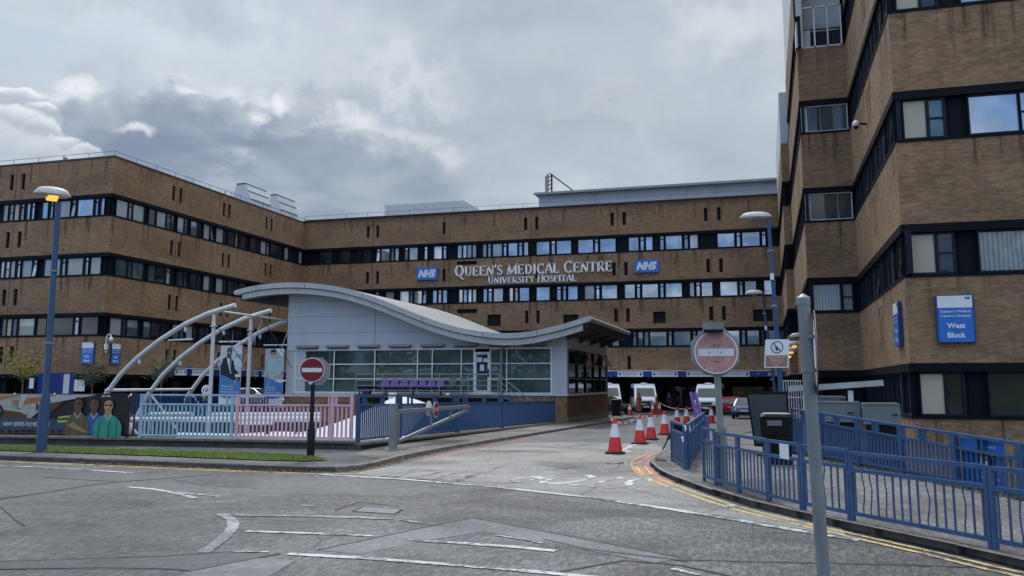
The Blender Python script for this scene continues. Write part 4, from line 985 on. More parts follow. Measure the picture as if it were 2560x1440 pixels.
def hang_banner(pxl, pxr, py0, py1, Y, lab, fig):
    a, b = atY(pxl, py0, Y), atY(pxr, py0, Y); zb = atY(pxl, py1, Y).z; x0, x1_, z1_ = a.x, b.x, a.z; Wd = x1_-x0; Hh = z1_-zb
    t = thing('banner', lab, 'banner', ((x0+x1_)/2, Y, zb), 'vertical welcome banners hanging from the white frame')
    q = MB(); q.tube([(x0-.15,Y,z1_+.22), (x1_+.2,Y,z1_+.22)], .045, WSTEEL, 8); q.build('hanging_rod', t)
    c = MB(); P = lambda u, v, d=0: (x0+u*Wd, Y-.004-d, zb+v*Hh)
    for r in range(8): c.box((x0, Y-.003+.0, zb+Hh*r/8), (x1_, Y+.003, zb+Hh*(r+1)/8), SIGNW)
    c.build('cloth', t)
    pr = MB(); BB = paint('banner_blue', (.055,.21,.50), .5, var=.06); BG = paint('banner_backdrop', (.42,.46,.52), .5, var=.25, scale=2.5); NV = paint('suit_navy', (.012,.016,.028), .6)
    SK1 = paint('print_dark_skin', (.12,.058,.035), .6); SK2 = paint('print_fair_skin', (.52,.34,.27), .6); HB = paint('print_black_hair', (.012,.01,.012), .5); TN = paint('tunic_mint', (.34,.56,.60), .6, var=.1)
    pr.face([P(0,.43), P(1,.43), P(1,1), P(0,1)], BG if fig == 'nurse' else paint('banner_pale', (.56,.61,.68), .5, var=.2, scale=3))
    def el(cx, cy, rx, ry, mt, d, n=18): pr.face([P(cx+rx*math.cos(2*PI*k/n), cy+ry*math.sin(2*PI*k/n), d) for k in range(n)], mt)
    def po(pts, mt, d): pr.face([P(u, v, d) for u, v in pts], mt)
    if fig == 'suit':
        po([(.1,.78),(.55,.74),(.55,.70),(.1,.70)], paint('banner_grey', (.20,.20,.21), .6), .002)
        po([(.03,.40),(.02,.66),(.14,.77),(.3,.82),(.48,.80),(.64,.72),(.70,.60),(.98,.50),(.98,.40)], NV, .004)
        po([(.28,.81),(.36,.84),(.50,.80),(.56,.52),(.50,.52)], SIGNW, .006); po([(.42,.79),(.48,.79),(.56,.55),(.52,.52)], HB, .008)
        po([(.31,.78),(.50,.78),(.52,.87),(.30,.87)], SK1, .007); el(.42, .91, .135, .062, SK1, .009); po([(.36,.885),(.46,.885),(.44,.87),(.38,.87)], SIGNW, .011)
        el(.36, .925, .018, .006, HB, .012); el(.47, .925, .018, .006, HB, .012)
        po([(.72,.50),(.98,.52),(.98,.46),(.74,.46)], SIGNW, .008); po([(.76,.42),(.95,.43),(.97,.38),(.78,.37)], SK1, .009)
        po([(.68,.84),(.98,.86),(.98,.80),(.68,.79)], paint('banner_teal', (.20,.42,.48), .6), .003)
    else:
        po([(.58,1),(1,1),(1,.86),(.78,.88)], SIGNW, .002)
        po([(.10,.43),(.16,.70),(.30,.80),(.46,.83),(.62,.80),(.84,.72),(.98,.50),(.90,.43)], TN, .004)
        po([(.10,.43),(.16,.60),(.24,.58),(.24,.43)], SK2, .006); po([(.88,.60),(.99,.56),(.95,.46),(.50,.45),(.45,.50),(.82,.53)], SK2, .007)
        po([(.36,.82),(.54,.82),(.52,.88),(.38,.88)], SK2, .006); el(.44, .935, .16, .055, HB, .008); el(.45, .905, .12, .058, SK2, .009); po([(.33,.93),(.58,.935),(.57,.955),(.42,.975),(.34,.955)], HB, .010)
        po([(.33,.908),(.57,.916),(.57,.902),(.33,.894)], HB, .011); po([(.40,.876),(.50,.880),(.48,.868),(.42,.866)], SIGNW, .011)
    curve = [(0,.44+.05)] + [(u/10, .44 + .055*math.cos(u/10*PI*1.1)) for u in range(1, 11)]
    po([(0,.14)]+[(u/10, .14-.045*math.sin(u/10*PI)) for u in range(1,10)]+[(1,.14),(1,curve[-1][1])]+curve[::-1], BB, .013)
    for i, tx in enumerate(("Welcome", "to Queen's", "Medical Centre")):
        wd = (.52, .58, .84)[i]*Wd
        fit_text(pr, tx, (x0+(.09+wd/Wd/2)*Wd, Y-.004-.015, zb+Hh*(.305-.048*i)), (1,0,0), wd, Hh*.034, SIGNW, .001)
    fit_text(pr, 'NHS', (x0+.84*Wd, Y-.02, zb+Hh*.05), (1,0,0), .2*Wd, Hh*.02, SIGNB, .001, .2)
    pr.build('print', t)
hang_banner(553, 606, 864, 1010, 43.45, 'welcome banner with a man in a dark suit hanging from the frame', 'suit')
hang_banner(664, 711, 872, 1010, 46.2, 'welcome banner with a nurse in glasses hanging by the pavilion', 'nurse')
q = MB(); a, b = atY(420, 851, 40.0), atY(481, 848, 40.0); q.tube([a, b], .045, WSTEEL, 8); q.build('hanging_rod', cfr)
# fabric roof of the stairwell and its long tubes, down behind the railings
cv = MB(); FAB = paint('white_fabric', (.52,.50,.495), .6, var=.08, scale=.5, dirt=(.5,.48,.44), dirt_amt=.4)
NX, NY = 26, 14; Y0c, Y1c = 25.0, 35.0
def zc(x, y):
    tx = (x+20.2)/7.1
    ridge = -.12 + 1.69*max(0, min(1, tx))**2.6 if x < -13.1 else .15 + 1.42*max(0, 1-((x+13.1)/2.6)**2*.8)
    s_ = abs(y-29.0)/(4.0 if y < 29 else 6.0)
    return -.25 + (ridge+.25)*max(0, 1-s_)**1.25
for i in range(NX):
    for j in range(NY):
        xa, xb = -21.5+10*i/NX, -21.5+10*(i+1)/NX; ya, yb = Y0c+(Y1c-Y0c)*j/NY, Y0c+(Y1c-Y0c)*(j+1)/NY
        cv.face([(xa,ya,zc(xa,ya)), (xb,ya,zc(xb,ya)), (xb,yb,zc(xb,yb)), (xa,yb,zc(xa,yb))], FAB)
fc = thing('fabric_canopy', 'white fabric tent roof rising to a peak behind the pink railing', 'canopy', (-15, 29, -2.6))
cv.build('fabric', fc, smooth=True)
q = MB(); q.tube([(-19.2,25.2,.12), (-11.6,25.2,.12)], .13, WSTEEL, 12); q.build('edge_tube', fc, smooth=True)
for x in (-20, -15.5, -12.0): q = MB(); q.tube([(x,25.2,-2.6), (x,25.2,-.05)], .08, WSTEEL, 8); q.build('post', fc, smooth=True)
q = MB(); q.tube([(-13.1,29,-2.6), (-13.1,29,1.6)], .1, WSTEEL, 10); q.build('mast', fc, smooth=True)
for i, (pa, pb, y, r, lab) in enumerate((((330,1049),(800,1048),28.5,.10,'thick white tube running the length of the stairwell'), ((372,1036),(480,1035),31,.085,'short white tube high at the left end of the stairwell'), ((532,1037),(800,1036),31,.09,'white tube above the thick one, right half of the stairwell'), ((590,1059),(680,1059),30,.05,'thin short white tube below the thick one'))):
    q = MB(); a, b = atY(*pa, y), atY(*pb, y); q.tube([a, b], r, WSTEEL, 12)
    t = tag(q.build('steel_tube', smooth=True), lab, 'tube', 'white tubes over the stairwell')
    for k in (.12, .88):
        p = Vector(a).lerp(Vector(b), k); q = MB(); q.tube([(p.x,y,-2.6), (p.x,y,p.z-r)], .05, BLK, 6); q.build('stand', t)
# ------------------------------------------------------------------ railings
def L21(x): return 22.07+(x+11)*.1
def rail_panel(name, lab, a, b, zt0, zt1, zb0, zb1, mat, nb, mid=.27, bw=.034, bd=.05, posts=(), stubs=(), rw=.07, group=None, bent=(), cat='railing', ends=True, pw=.08, gap=.0, topw=None):
    """a: left/near end, b: right/far end in plan; zt top rail, zb bottom rail heights at both ends; bars each a part"""
    a = Vector((*a, 0)); b = Vector((*b, 0)); d = (b-a).normalized()
    P = lambda t, z: Vector((a.x+(b.x-a.x)*t, a.y+(b.y-a.y)*t, z))
    zt = lambda t: zt0+(zt1-zt0)*t; zb = lambda t: zb0+(zb1-zb0)*t
    o = thing(name, lab, cat, (*(a+b)[:2], 0) if False else ((a.x+b.x)/2, (a.y+b.y)/2, min(zb0, zb1)), group)
    for k, f in enumerate((lambda t: zt(t), lambda t: zt(t)-mid, lambda t: zb(t))):
        if k == 1 and mid <= 0: continue
        q = MB(); q.bar(P(0, f(0)), P(1, f(1)), rw*(topw or 1) if k == 0 else rw, .05, mat); q.build('rail', o)
    for i in range(nb):
        t = (i+.5)/nb; q = MB(); p0, p1 = P(t, zb(t)+.02), P(t, zt(t)-mid-.02)
        if i in bent:
            s_ = rng.uniform(.015, .045)*rng.choice((-1, 1)); m1 = p0.lerp(p1, .35)+d*s_*.6; m2 = p0.lerp(p1, .62)+d*s_
            q.tube([p0, p0.lerp(p1, .15), m1, m2, p0.lerp(p1, .88), p1], bw*.5, mat, 6)
        else: q.bar(p0, p1, bw, bd if bd < bw*2 else bw, mat, d)
        q.build('bar', o)
    for t, zl in posts:
        q = MB(); q.bar(P(t, zl), P(t, zt(t)+.01), pw, pw, mat, d); q.bar(P(t, zl-.01), P(t, zl+.008), pw*1.4, pw*1.4, mat, d); q.build('post', o)
    for t in stubs: q = MB(); q.bar(P(t, zt(t)-mid), P(t, zt(t)), .06, .05, mat, d); q.build('stub', o)
    return o
# low concrete plinth walls
pl = MB()
for x0, x1_ in ((-60,-30.2),(-30.2,-24.5),(-24.5,-19.1),(-19.1,-15.2),(-15.2,-11.0)):
    a, b = L21(x0), L21(x1_); pl2 = [(x0,a-.12), (x1_-.01,b-.12), (x1_-.01,b+.22), (x0,a+.22)]
    pl.prism([(x, y, 0.05) for x, y in pl2], (0,0,.22), WALLC); pl.prism([(x, y+(-.06 if k < 2 else .04), .27) for k, (x, y) in enumerate(pl2)], (0,0,.06), COPING)
tag(pl.build('plinth_wall'), 'stained low concrete wall under the front railings behind the grass', 'wall')
pl = MB()
for i in range(8):
    y0, y1_ = 22.0+i*3.02, 22.0+(i+1)*3.02-.015; z0 = .30-.42*(y0-22)/24; z1_ = .30-.42*(y1_-22)/24; j = rng.uniform(-.02, .02)
    pl.prism([(-11.3,y0,-.3), (-10.82+j,y0,-.3), (-10.82+j,y1_,-.3), (-11.3,y1_,-.3)], (0,0,.3+z0-.08), WALLC); pl.prism([(-11.34,y0,z0-.08), (-10.74+j,y0,z0-.08), (-10.74-j,y1_,z1_-.08), (-11.34,y1_,z1_-.08)], (0,0,.06), COPING)
tag(pl.build('plinth_wall'), 'cracked low concrete wall under the blue railing along the exit road', 'wall')
rail_panel('railing', 'pale blue railing panel on the low wall', (-17.7,L21(-17.7)), (-14.72,L21(-14.72)), 1.57,1.57,.40,.40, BLUEL, 23, posts=((.02,.33),(.985,.33)), stubs=(.03,.93), group='painted railing panels along the front wall')
rail_panel('railing', 'pink railing panel on the low wall', (-14.68,L21(-14.68)), (-11.12,L21(-11.12)), 1.57,1.57,.40,.40, PINK, 28, posts=((.02,.33),(.83,.33),(.99,.36)), stubs=(.03,.80,.86), group='painted railing panels along the front wall')
BRN = paint('dark_red_paint', (.045,.014,.012), .6)
rail_panel('railing', 'dark railing on the low wall behind the long printed banner', (-26,L21(-26)), (-17.74,L21(-17.74)), 1.57,1.57,.40,.40, BRN, 34, posts=((.3,.33),(.62,.33),(.96,.33)), bw=.03)
ys_ = [22.15, 25.1, 30.4, 36.0, 45.9]
labs = ['blue railing panel nearest the pink one beside the exit road', 'blue railing panel behind the grey swing barrier', 'long blue railing panel beyond the barrier arm', 'farthest blue railing panel ending at the pavilion']
for i in range(4):
    y0, y1_ = ys_[i]+.04, ys_[i+1]-.04; f = lambda y: (y-22)/24
    rail_panel('railing', labs[i], (-11.05,y0), (-11.05,y1_), 1.58-.33*f(y0), 1.58-.33*f(y1_), .36-.40*f(y0), .36-.40*f(y1_), BLUE, int((y1_-y0)/.128), posts=((.01,.28-.40*f(y0)),(.99,.28-.42*f(y1_))), stubs=(.12,.18,.55,.6,.93), bw=.032, group='blue railing panels along the exit road')
# printed banner tied along the dark railing
def print_banner():
    t = thing('banner', 'long printed banner of hospital staff tied along the dark railing', 'banner', (-21, L21(-21), .33))
    X0, X1 = -24.2, -17.98; Yb = lambda x: L21(x)-.10+.02*math.sin(x*3.1)
    zt_, zb_ = 1.58, .50
    c = MB(); n = 26; DK = paint('print_dark', (.018,.017,.020), .5, var=.4)
    top_ = lambda u: zt_ - .03*math.sin(u*9) - .05*u; bot_ = lambda u: zb_ - .03*math.sin(u*7+1) - .13*max(0, u-.6)
    for i in range(n):
        xa, xb = X0+(X1-X0)*i/n, X0+(X1-X0)*(i+1)/n
        c.face([(xa,Yb(xa),bot_(i/n)), (xb,Yb(xb),bot_((i+1)/n)), (xb,Yb(xb),top_((i+1)/n)), (xa,Yb(xa),top_(i/n))], DK)
    c.build('cloth', t)
    p = MB()
    x_of = lambda px: atY(px, 1040, 21.4).x
    z_of = lambda py: 1.9-(py-960.5)/2139.4*24.6
    def lay(pts, mt, d):
        P = []
        pts = [(x_of(a), z_of(b)) for a, b in pts]
        p.face([(x, L21(x)-.135-d, z) for x, z in pts], mt)
    def el(cx, cy, rx, ry, mt, d, n=16): lay([(cx+rx*math.cos(2*PI*k/n), cy+ry*math.sin(2*PI*k/n)) for k in range(n)], mt, d)
    OR = paint('print_rust', (.38,.16,.06), .5, var=.35, scale=4); GRY = paint('print_grey', (.34,.34,.32), .5, var=.4, scale=5); BRR = paint('print_brown', (.10,.042,.028), .5, var=.3); BAR = paint('print_blue_bar', (.04,.06,.115), .5, var=.2); PAN = paint('print_pale_grey', (.40,.42,.45), .5, var=.1)
    lay([(-20,989),(170,989),(98,1063),(-20,1060)], GRY, .002); lay([(10,1000),(75,989),(90,991),(20,1010)], OR, .004); lay([(64,1006),(165,989),(168,1000),(75,1020)], OR, .004)
    lay([(45,1030),(100,1038),(100,1066),(40,1066)], BRR, .005); lay([(84,989),(100,989),(84,1034),(78,1034)], PAN, .006); lay([(80,1022),(100,1040),(96,1042),(78,1027)], PAN, .006)
    lay([(122,1012),(135,1002),(170,990),(256,989),(240,993),(170,1008),(124,1017)], PAN, .006); lay([(118,1012),(168,1000),(180,1010),(150,1040),(120,1030)], BRR, .004)
    lay([(-20,1048),(160,1051),(190,1060),(188,1080),(90,1081),(-20,1081)], BAR, .010)
    SKA, SKB, SKC = MATS['print_dark_skin'], MATS['print_fair_skin'], paint('print_tan_skin', (.38,.215,.135), .6)
    HB = MATS['print_black_hair']; SKT = {'print_dark_skin': (.09,.042,.024), 'print_fair_skin': (.52,.34,.27), 'print_tan_skin': (.30,.16,.095)}
    def bust(cx, cy, r, skin, hair, top, tint, wide, bottom, long=False, d=.012, glasses=False):
        if long: el(cx, cy+r*.35, r*1.35, r*1.75, hair, d)
        sh = cy+r*1.75; left = [(cx-wide*(.16+.84*math.sin(k*PI/2/9)), sh+(bottom-sh)*.62*(1-math.cos(k*PI/2/9))**.85) for k in range(10)]
        lay([(cx-wide*.94, bottom)]+left[::-1]+[(2*cx-x, y) for x, y in left]+[(cx+wide*.94, bottom)], top, d+.002)
        lay([(cx-r*.5, cy+r*.6), (cx+r*.5, cy+r*.6), (cx+r*.6, cy+r*1.8), (cx, cy+r*2.4), (cx-r*.6, cy+r*1.8)], skin, d+.003)
        for k_ in (-.55, .1, .6): lay([(cx+wide*k_, cy+r*2.6), (cx+wide*(k_+.05), cy+r*2.6), (cx+wide*(k_*1.1+.02), bottom), (cx+wide*(k_*1.1-.06), bottom)], paint('print_fold', (.02,.03,.035), .6), d+.0025)
        lay([(cx-r*.7, cy+r*1.75), (cx, cy+r*3.0), (cx+r*.7, cy+r*1.75), (cx+r*.5, cy+r*1.7), (cx, cy+r*2.6), (cx-r*.5, cy+r*1.7)], paint('print_collar', (.35,.42,.45), .6), d+.0035)
        el(cx, cy-r*.15, r*.88, r*1.18, hair, d+.004); el(cx, cy+r*.12, r*.78, r*1.1, skin, d+.006)
        lt_ = paint('lit_'+skin.name, sc(SKT[skin.name], 1.9), .6); lay([(cx-r*.70, cy-r*.1), (cx-r*.52, cy-r*.62), (cx-r*.1, cy-r*.7), (cx-r*.05, cy+r*.1), (cx-r*.25, cy+r*.75), (cx-r*.55, cy+r*.65)], lt_, d+.007); lay([(cx-r*.1, cy+r*.05), (cx+r*.1, cy+r*.05), (cx+r*.16, cy+r*.42), (cx-r*.16, cy+r*.42)], lt_, d+.0075)
        for s_ in (-1, 1):
            el(cx+s_*r*.33, cy-r*.02, r*.17, r*.09, HB, d+.008, 8)
            if glasses: el(cx+s_*r*.34, cy, r*.30, r*.2, HB, d+.009, 8)
        lay([(cx-r*.3, cy+r*.68), (cx+r*.3, cy+r*.68), (cx+r*.18, cy+r*.8), (cx-r*.18, cy+r*.8)], paint('print_lip', (.20,.05,.04), .6), d+.008)
    bust(2, 1010, 14, SKB, HB, paint('print_black_top', (.02,.02,.022), .6), 0, 26, 1050)
    bust(33, 1031, 11, SKB, HB, MATS['print_black_top'], 0, 15, 1050, True); bust(140, 1028, 9.5, SKB, HB, MATS['print_black_top'], 0, 13, 1053, True)
    OL = paint('print_olive', (.14,.115,.045), .6, var=.2); SB = paint('print_scrub_blue', (.03,.10,.38), .6, var=.15); SG = paint('print_scrub_teal', (.035,.30,.235), .6, var=.15)
    lay([(172,1046),(200,1042),(200,1060),(170,1061)], paint('print_hi_vis', (.42,.44,.12), .6), .011); lay([(172,1051),(200,1048),(200,1053),(172,1055)], HB, .012)
    bust(252, 1014, 13, SKA, HB, SB, 0, 26, 1092); bust(216, 1013, 13, SKA, HB, OL, 0, 27, 1094, glasses=True, d=.024)
    lay([(197,1066),(206,1060),(232,1076),(240,1082),(236,1087),(226,1083),(200,1072)], SKC, .036)
    bust(286, 1016, 13.5, SKC, HB, SG, 0, 33, 1098, d=.038, glasses=True)
    for tx, pa, pb, py, hp in (('N A&E', -8, 33, 1066, 14), ('NEW SERIES FILMED HERE', 50, 155, 1066, 10.5)):
        xa, xb = x_of(pa), x_of(pb); xm = (xa+xb)/2
        fit_text(p, tx, (xm, L21(xm)-.16, z_of(py)), (1,.1,0), xb-xa, hp*24.6/2139.4, SIGNW, .002)
    lay([(41,1056),(42.2,1056),(42.2,1077),(41,1077)], SIGNW, .014)
    p.build('print', t)
    for px in (10, 60, 150, 325):
        x = x_of(px); q = MB(); q.tube([(x,L21(x)-.1,1.5), (x+.05,L21(x)-.03,1.6), (x+.12,L21(x)-.12,1.54)], .012, SIGNW, 5); q.build('tie', t)
print_banner()
# low blue fence and gate far behind, along the edge of the stairwell
rail_panel('railing', 'dark blue railing across the far side of the stairwell', (-46,45.7), (-28.6,45.7), 1.05,1.05,-.3,-.3, SIGND, 88, mid=.0, bw=.11, posts=((.2,-.5),(.5,-.5),(.8,-.5)))
# ------------------------------------------------------------------ swing barrier
bar = thing('swing_barrier', 'grey triangular swing barrier folded back along the blue railing', 'barrier', (-9.99, 22.3, .1))
bx = -9.95; yE = atX(1172, 1020, bx).y
q = MB(); q.box((-10.08,22.2,.08), (-9.9,22.38,1.36), GALV); q.box((-10.16,22.1,.10), (-9.82,22.48,.12), GALV); q.build('post', bar)
for name, a, b, s_ in (('arm', (bx,22.5,1.13), (bx,yE,1.13), .11), ('brace', (bx,22.5,.30), (bx,yE,1.02), .09), ('upright', (bx,22.52,.27), (bx,22.52,1.18), .09), ('upright', (bx,22.5+(yE-22.5)*.42,.62), (bx,22.5+(yE-22.5)*.42,1.09), .06), ('upright', (bx,22.5+(yE-22.5)*.70,.83), (bx,22.5+(yE-22.5)*.70,1.09), .06)):
    q = MB(); q.bar(a, b, s_*.8, s_, GALV); q.build(name, bar)
for z in (.36, 1.05): q = MB(); q.tube([(bx,22.38,z), (bx,22.5,z)], .05, GALV, 8); q.build('hinge', bar)
yS = atX(1091, 1022, bx+.1).y
q = MB(); oc = [(bx+.08, yS+.25*math.cos(PI/8+k*PI/4), 1.12+.25*math.sin(PI/8+k*PI/4)) for k in range(8)]; q.prism(oc, (.012,0,0), SIGNW)
q.face([(bx+.096, yS+(p[1]-yS)*.92, 1.12+(p[2]-1.12)*.92) for p in oc], RED)
fit_text(q, 'STOP', (bx+.096, yS, 1.12), (0,1,0), .36, .12, SIGNW, .004, bold=.01); q.build('stop_plate', bar)
q = MB(); yS2 = atX(1072, 1022, bx-.1).y; q.prism([(bx-.10, yS2+.25*math.cos(PI/8+k*PI/4), 1.15+.25*math.sin(PI/8+k*PI/4)) for k in range(8)], (.012,0,0), WHITE); q.build('plate_back', bar)
# ------------------------------------------------------------------ guard rails on the right pavement
RP = [(-1.19,16.91), (-.93,16.25), (-.50,15.33), (-.02,14.32), (.45,13.47), (1.04,12.67), (2.36,10.96), (3.9,8.95)]
rl = ['short blue guard rail panel at the far end of the kerbside run', 'blue guard rail panel between the end panel and the notice', 'blue guard rail panel in front of the grey sign pole', 'blue guard rail panel with a white notice tied to it', 'blue guard rail panel left of the near grey pole', 'long blue guard rail panel with bent bars in front of the cafe sign', 'nearest blue guard rail panel at the right edge']
hts = [1.08, 1.04, 1.04, 1.03, 1.02, .99, .98]
for i in range(7):
    a, b = Vector(RP[i]), Vector(RP[i+1]); L = (b-a).length; dd = (b-a)/L
    a2, b2 = a+dd*.03, b-dd*.03
    rail_panel('guard_rail', rl[i], a2, b2, hts[i], hts[i], .20, .20, BLUE, max(3, int(L/.135)), mid=.22, bw=.020, bd=.020, posts=((0,.09),(1,.09)), rw=.045, pw=.05, group='blue guard rail panels along the near kerb', bent=(() if i < 4 else (1,3) if i == 4 else (1,2,4,9,13) if i == 5 else (2,3)), stubs=(), cat='guard rail', topw=1.0)
q = MB(); a, b = Vector((*RP[3],0)), Vector((*RP[4],0)); c = a.lerp(b, .62); dd = (b-a).normalized(); nn = Vector((dd.y*1, -dd.x, 0)); nn = nn if nn.y < 0 else -nn
c += nn*.05; q.prism([c-dd*.13+Vector((0,0,.80)), c+dd*.13+Vector((0,0,.80)), c+dd*.13+Vector((0,0,1.02)), c-dd*.13+Vector((0,0,1.02))], nn*.006, SIGNW); tag(q.build('notice'), 'blank white notice tied to the blue guard rail in front of the black bin', 'notice')
# enclosure by the exit road's right corner
rail_panel('guard_rail', 'blue railed panel standing at the sharp kerb corner', (-2.2,21.1), (-1.72,19.05), 1.03,1.03,.17,.17, BLUE, 22, mid=.20, bw=.035, posts=((0,.1),(1,.1)), rw=.05, pw=.08, group='blue railings round the kerb corner', cat='guard rail')
rail_panel('guard_rail', 'long blue railed panel running back from the kerb corner', (-1.68,19.25), (-2.02,29.6), 1.03,.98,.17,.10, BLUE, 72, mid=.20, bw=.06, posts=((0,.1),(.5,.1),(1,.0)), stubs=(.2,.35,.65,.8), rw=.05, pw=.08, group='blue railings round the kerb corner', cat='guard rail')
for (px, py, rot) in ((1712,1070,.2),(1705,1098,-.3)):
    q = MB(); p = atY(px, py, 18.95); q.prism([p+Vector((-.035,0,.05)), p+Vector((.03,0,.06)), p+Vector((.035,0,-.05)), p+Vector((.01,0,-.07)), p+Vector((-.01,0,.02))], (0,.01,0), WHITE); tag(q.build('tape_scrap'), 'scrap of white tape stuck to the corner railing, %s one' % ('upper' if py < 1080 else 'lower'), 'tape', 'tape scraps on the corner railing')
pg = thing('leaning_frame', 'purple metal frame leaning against the far end of the corner railing', 'frame', (-2.0, 29.9, 0))
pA, pB = atY(1755,1095,29.9), atY(1727,980,30.2)
for off in (0, .14): q = MB(); q.bar(pA+Vector((off,0,0)), pB+Vector((off,0,0)), .07, .09, PURP); q.build('rail', pg)
for t in (.12,.3,.48,.66,.84): q = MB(); p = pA.lerp(pB, t); q.bar(p, p+Vector((.14,0,0)), .05, .06, PURP); q.build('rung', pg)
q = MB(); q.box((pA.x-.05,29.8,0), (pA.x+.25,30.0,.85), PURP); q.build('foot', pg)
# ramp fence in front of the west block
A2, B2, C2 = Vector((.62,24.2)), Vector((3.93,15.98)), Vector((6.1,10.6))
n = 5; lab5 = ['blue ramp railing panel at the far end behind the bin', 'blue ramp railing panel behind the grey cabinets\' left half', 'blue ramp railing panel in front of the grey cabinets', 'blue ramp railing panel left of the cafe sign', 'blue ramp railing panel carrying the cafe sign']
zt = lambda t: 1.27-.31*t
for i in range(n):
    t0, t1_ = i/n, (i+1)/n; a, b = A2.lerp(B2, t0+.004), A2.lerp(B2, t1_-.004)
    rail_panel('railing', lab5[i], a, b, zt(t0), zt(t1_), .20, .19, BLUE, 12, mid=.24, bw=.05, bd=.015, posts=((.0,.09),(1,.09)), stubs=(.38,.47), rw=.07, group='blue railings along the ramp', pw=.09, topw=1.2)
rail_panel('railing', 'blue ramp railing panel right of the cafe sign', B2.lerp(C2,.01), C2, .96,.82,.19,.15, BLUE, 34, mid=.24, bw=.032, posts=((0,.09),(.5,.09)), stubs=(.1,.15), rw=.07, group='blue railings along the ramp', pw=.09, topw=1.2)
q = MB(); q.bar((A2.x+.1,A2.y+.05,.14), (C2.x+.1,C2.y+.05,.12), .22, .10, COPING); tag(q.build('kerb_wall'), 'mossy concrete edging under the blue ramp railings', 'kerb')
MOSS = paint('moss', (.035,.045,.014), .95, var=.5, scale=6)
mb = MB()
for i in range(700):
    t = gr.uniform(.25, 1.25); p = (A2.lerp(B2, t) if t < 1 else B2.lerp(C2, t-1)) - Vector((.16+abs(gr.gauss(0,.09)), 0)); r = gr.uniform(.015,.05); a = gr.uniform(0,6)
    mb.face([(p.x+r*math.cos(a+k*2.1), p.y+r*math.sin(a+k*2.1), .105+gr.uniform(0,.05)) for k in range(3)], MOSS)
o = mb.build('moss'); structure(o, 'stuff')
# cafe sign fixed behind the ramp railing
dd = (B2-A2).normalized(); cs = atY(2432, 1150, 16.75); dirv = Vector((dd.x, dd.y, 0)); nrm = Vector((dd.y, -dd.x, 0)); nrm = nrm if nrm.y < 0 else -nrm
cs = A2.lerp(B2, .895); cm = Vector((cs.x, cs.y, .60)) - nrm*.05
ct = thing('wall_sign', 'blue cafe sign with a pale ring logo fixed behind the ramp railing', 'sign', (cm.x, cm.y, .2))
def csP(u, z, d): return cm + dirv*u + Vector((0,0,z)) + nrm*d
q = MB(); q.prism([csP(-.75,-.38,-.03), csP(.45,-.38,-.03), csP(.45,.36,-.03), csP(-.75,.36,-.03)], nrm*.02, SIGNB); q.build('panel', ct)
q = MB(); RING = paint('ring_pale_blue', (.28,.48,.62), .5)
for k in range(20):
    a0_, a1_ = 2*PI*k/20, 2*PI*(k+1)/20; q.face([csP(r*math.cos(a), r*math.sin(a)-.02, -.006) for r, a in ((.21,a0_),(.15,a0_),(.15,a1_),(.21,a1_))], RING)
q.face([csP(.15*math.cos(2*PI*k/16), .15*math.sin(2*PI*k/16)-.02, -.007) for k in range(16)], BLK)
q.face([csP(-.08,-.08,-.004), csP(.08,-.08,-.004), csP(.06,.0,-.004), csP(-.06,.0,-.004)], SIGNW); q.face([csP(-.07,.03,-.004), csP(.07,.03,-.004), csP(.05,.09,-.004), csP(-.05,.09,-.004)], paint('print_cream', (.5,.38,.28), .6))
fit_text(q, 'Restaurant', csP(0,.25,-.006), dirv, .5, .06, SIGNW, .002); fit_text(q, 'Coffee Bar', csP(0,-.28,-.006), dirv, .62, .06, SIGNW, .002)
q.build('print', ct)
# ------------------------------------------------------------------ street furniture
def cyl(a, b, r, mat, n=14): q = MB(); q.tube([a, b], r, mat, n); return q
# near grey pole with an edge-on round sign
gp = thing('sign_pole', 'grey steel pole in the foreground with a round sign seen edge-on', 'sign pole', (.42, 8.14, .1))
ptop = atY(2008, 745, 8.14); pbot = Vector((.425, 8.14, .0))
q = MB(); q.tube([pbot, ptop], .056, POLEG, 20); q.build('pole', gp, smooth=True)
q = MB(); q.tube([ptop-Vector((0,0,.06)), ptop+Vector((0,0,.0))], .060, GALV, 20); q.lathe([(.060,0),(.05,.012),(.012,.035),(.005,.04)], GALV, ptop, 20); q.build('cap', gp, smooth=True)
sc_ = atY(2038, 880, 8.2); rv = (sc_-CAM); rv.z = 0; rv.normalize(); sdv = Vector((rv.y, -rv.x, 0)); nrm2 = (sdv + rv*.035).normalized(); pl_ = Vector((nrm2.y, -nrm2.x, 0))
q = MB(); disc = [sc_ + pl_*(.375*math.cos(2*PI*k/40)) + Vector((0,0,.375*math.sin(2*PI*k/40))) for k in range(40)]
q.prism(disc, nrm2*.006, WHITE, GALV); ring = lambda r, k: sc_ + pl_*(r*math.cos(2*PI*k/40)) + Vector((0,0,r*math.sin(2*PI*k/40)))
for off in (nrm2*.008, -nrm2*.002):
    for k in range(40): q.face([ring(.372,k)+off, ring(.30,k)+off, ring(.30,k+1)+off, ring(.372,k+1)+off], RED)
q.build('sign_disc', gp)
for py in (842, 926):
    c = atY(2022, py, 8.14); q = MB(); q.tube([c-Vector((0,0,.015)), c+Vector((0,0,.015))], .063, GALV, 18); q.bar(c, Vector((sc_.x, sc_.y, c.z)), .03, .03, GALV); q.build('clip', gp, smooth=True)
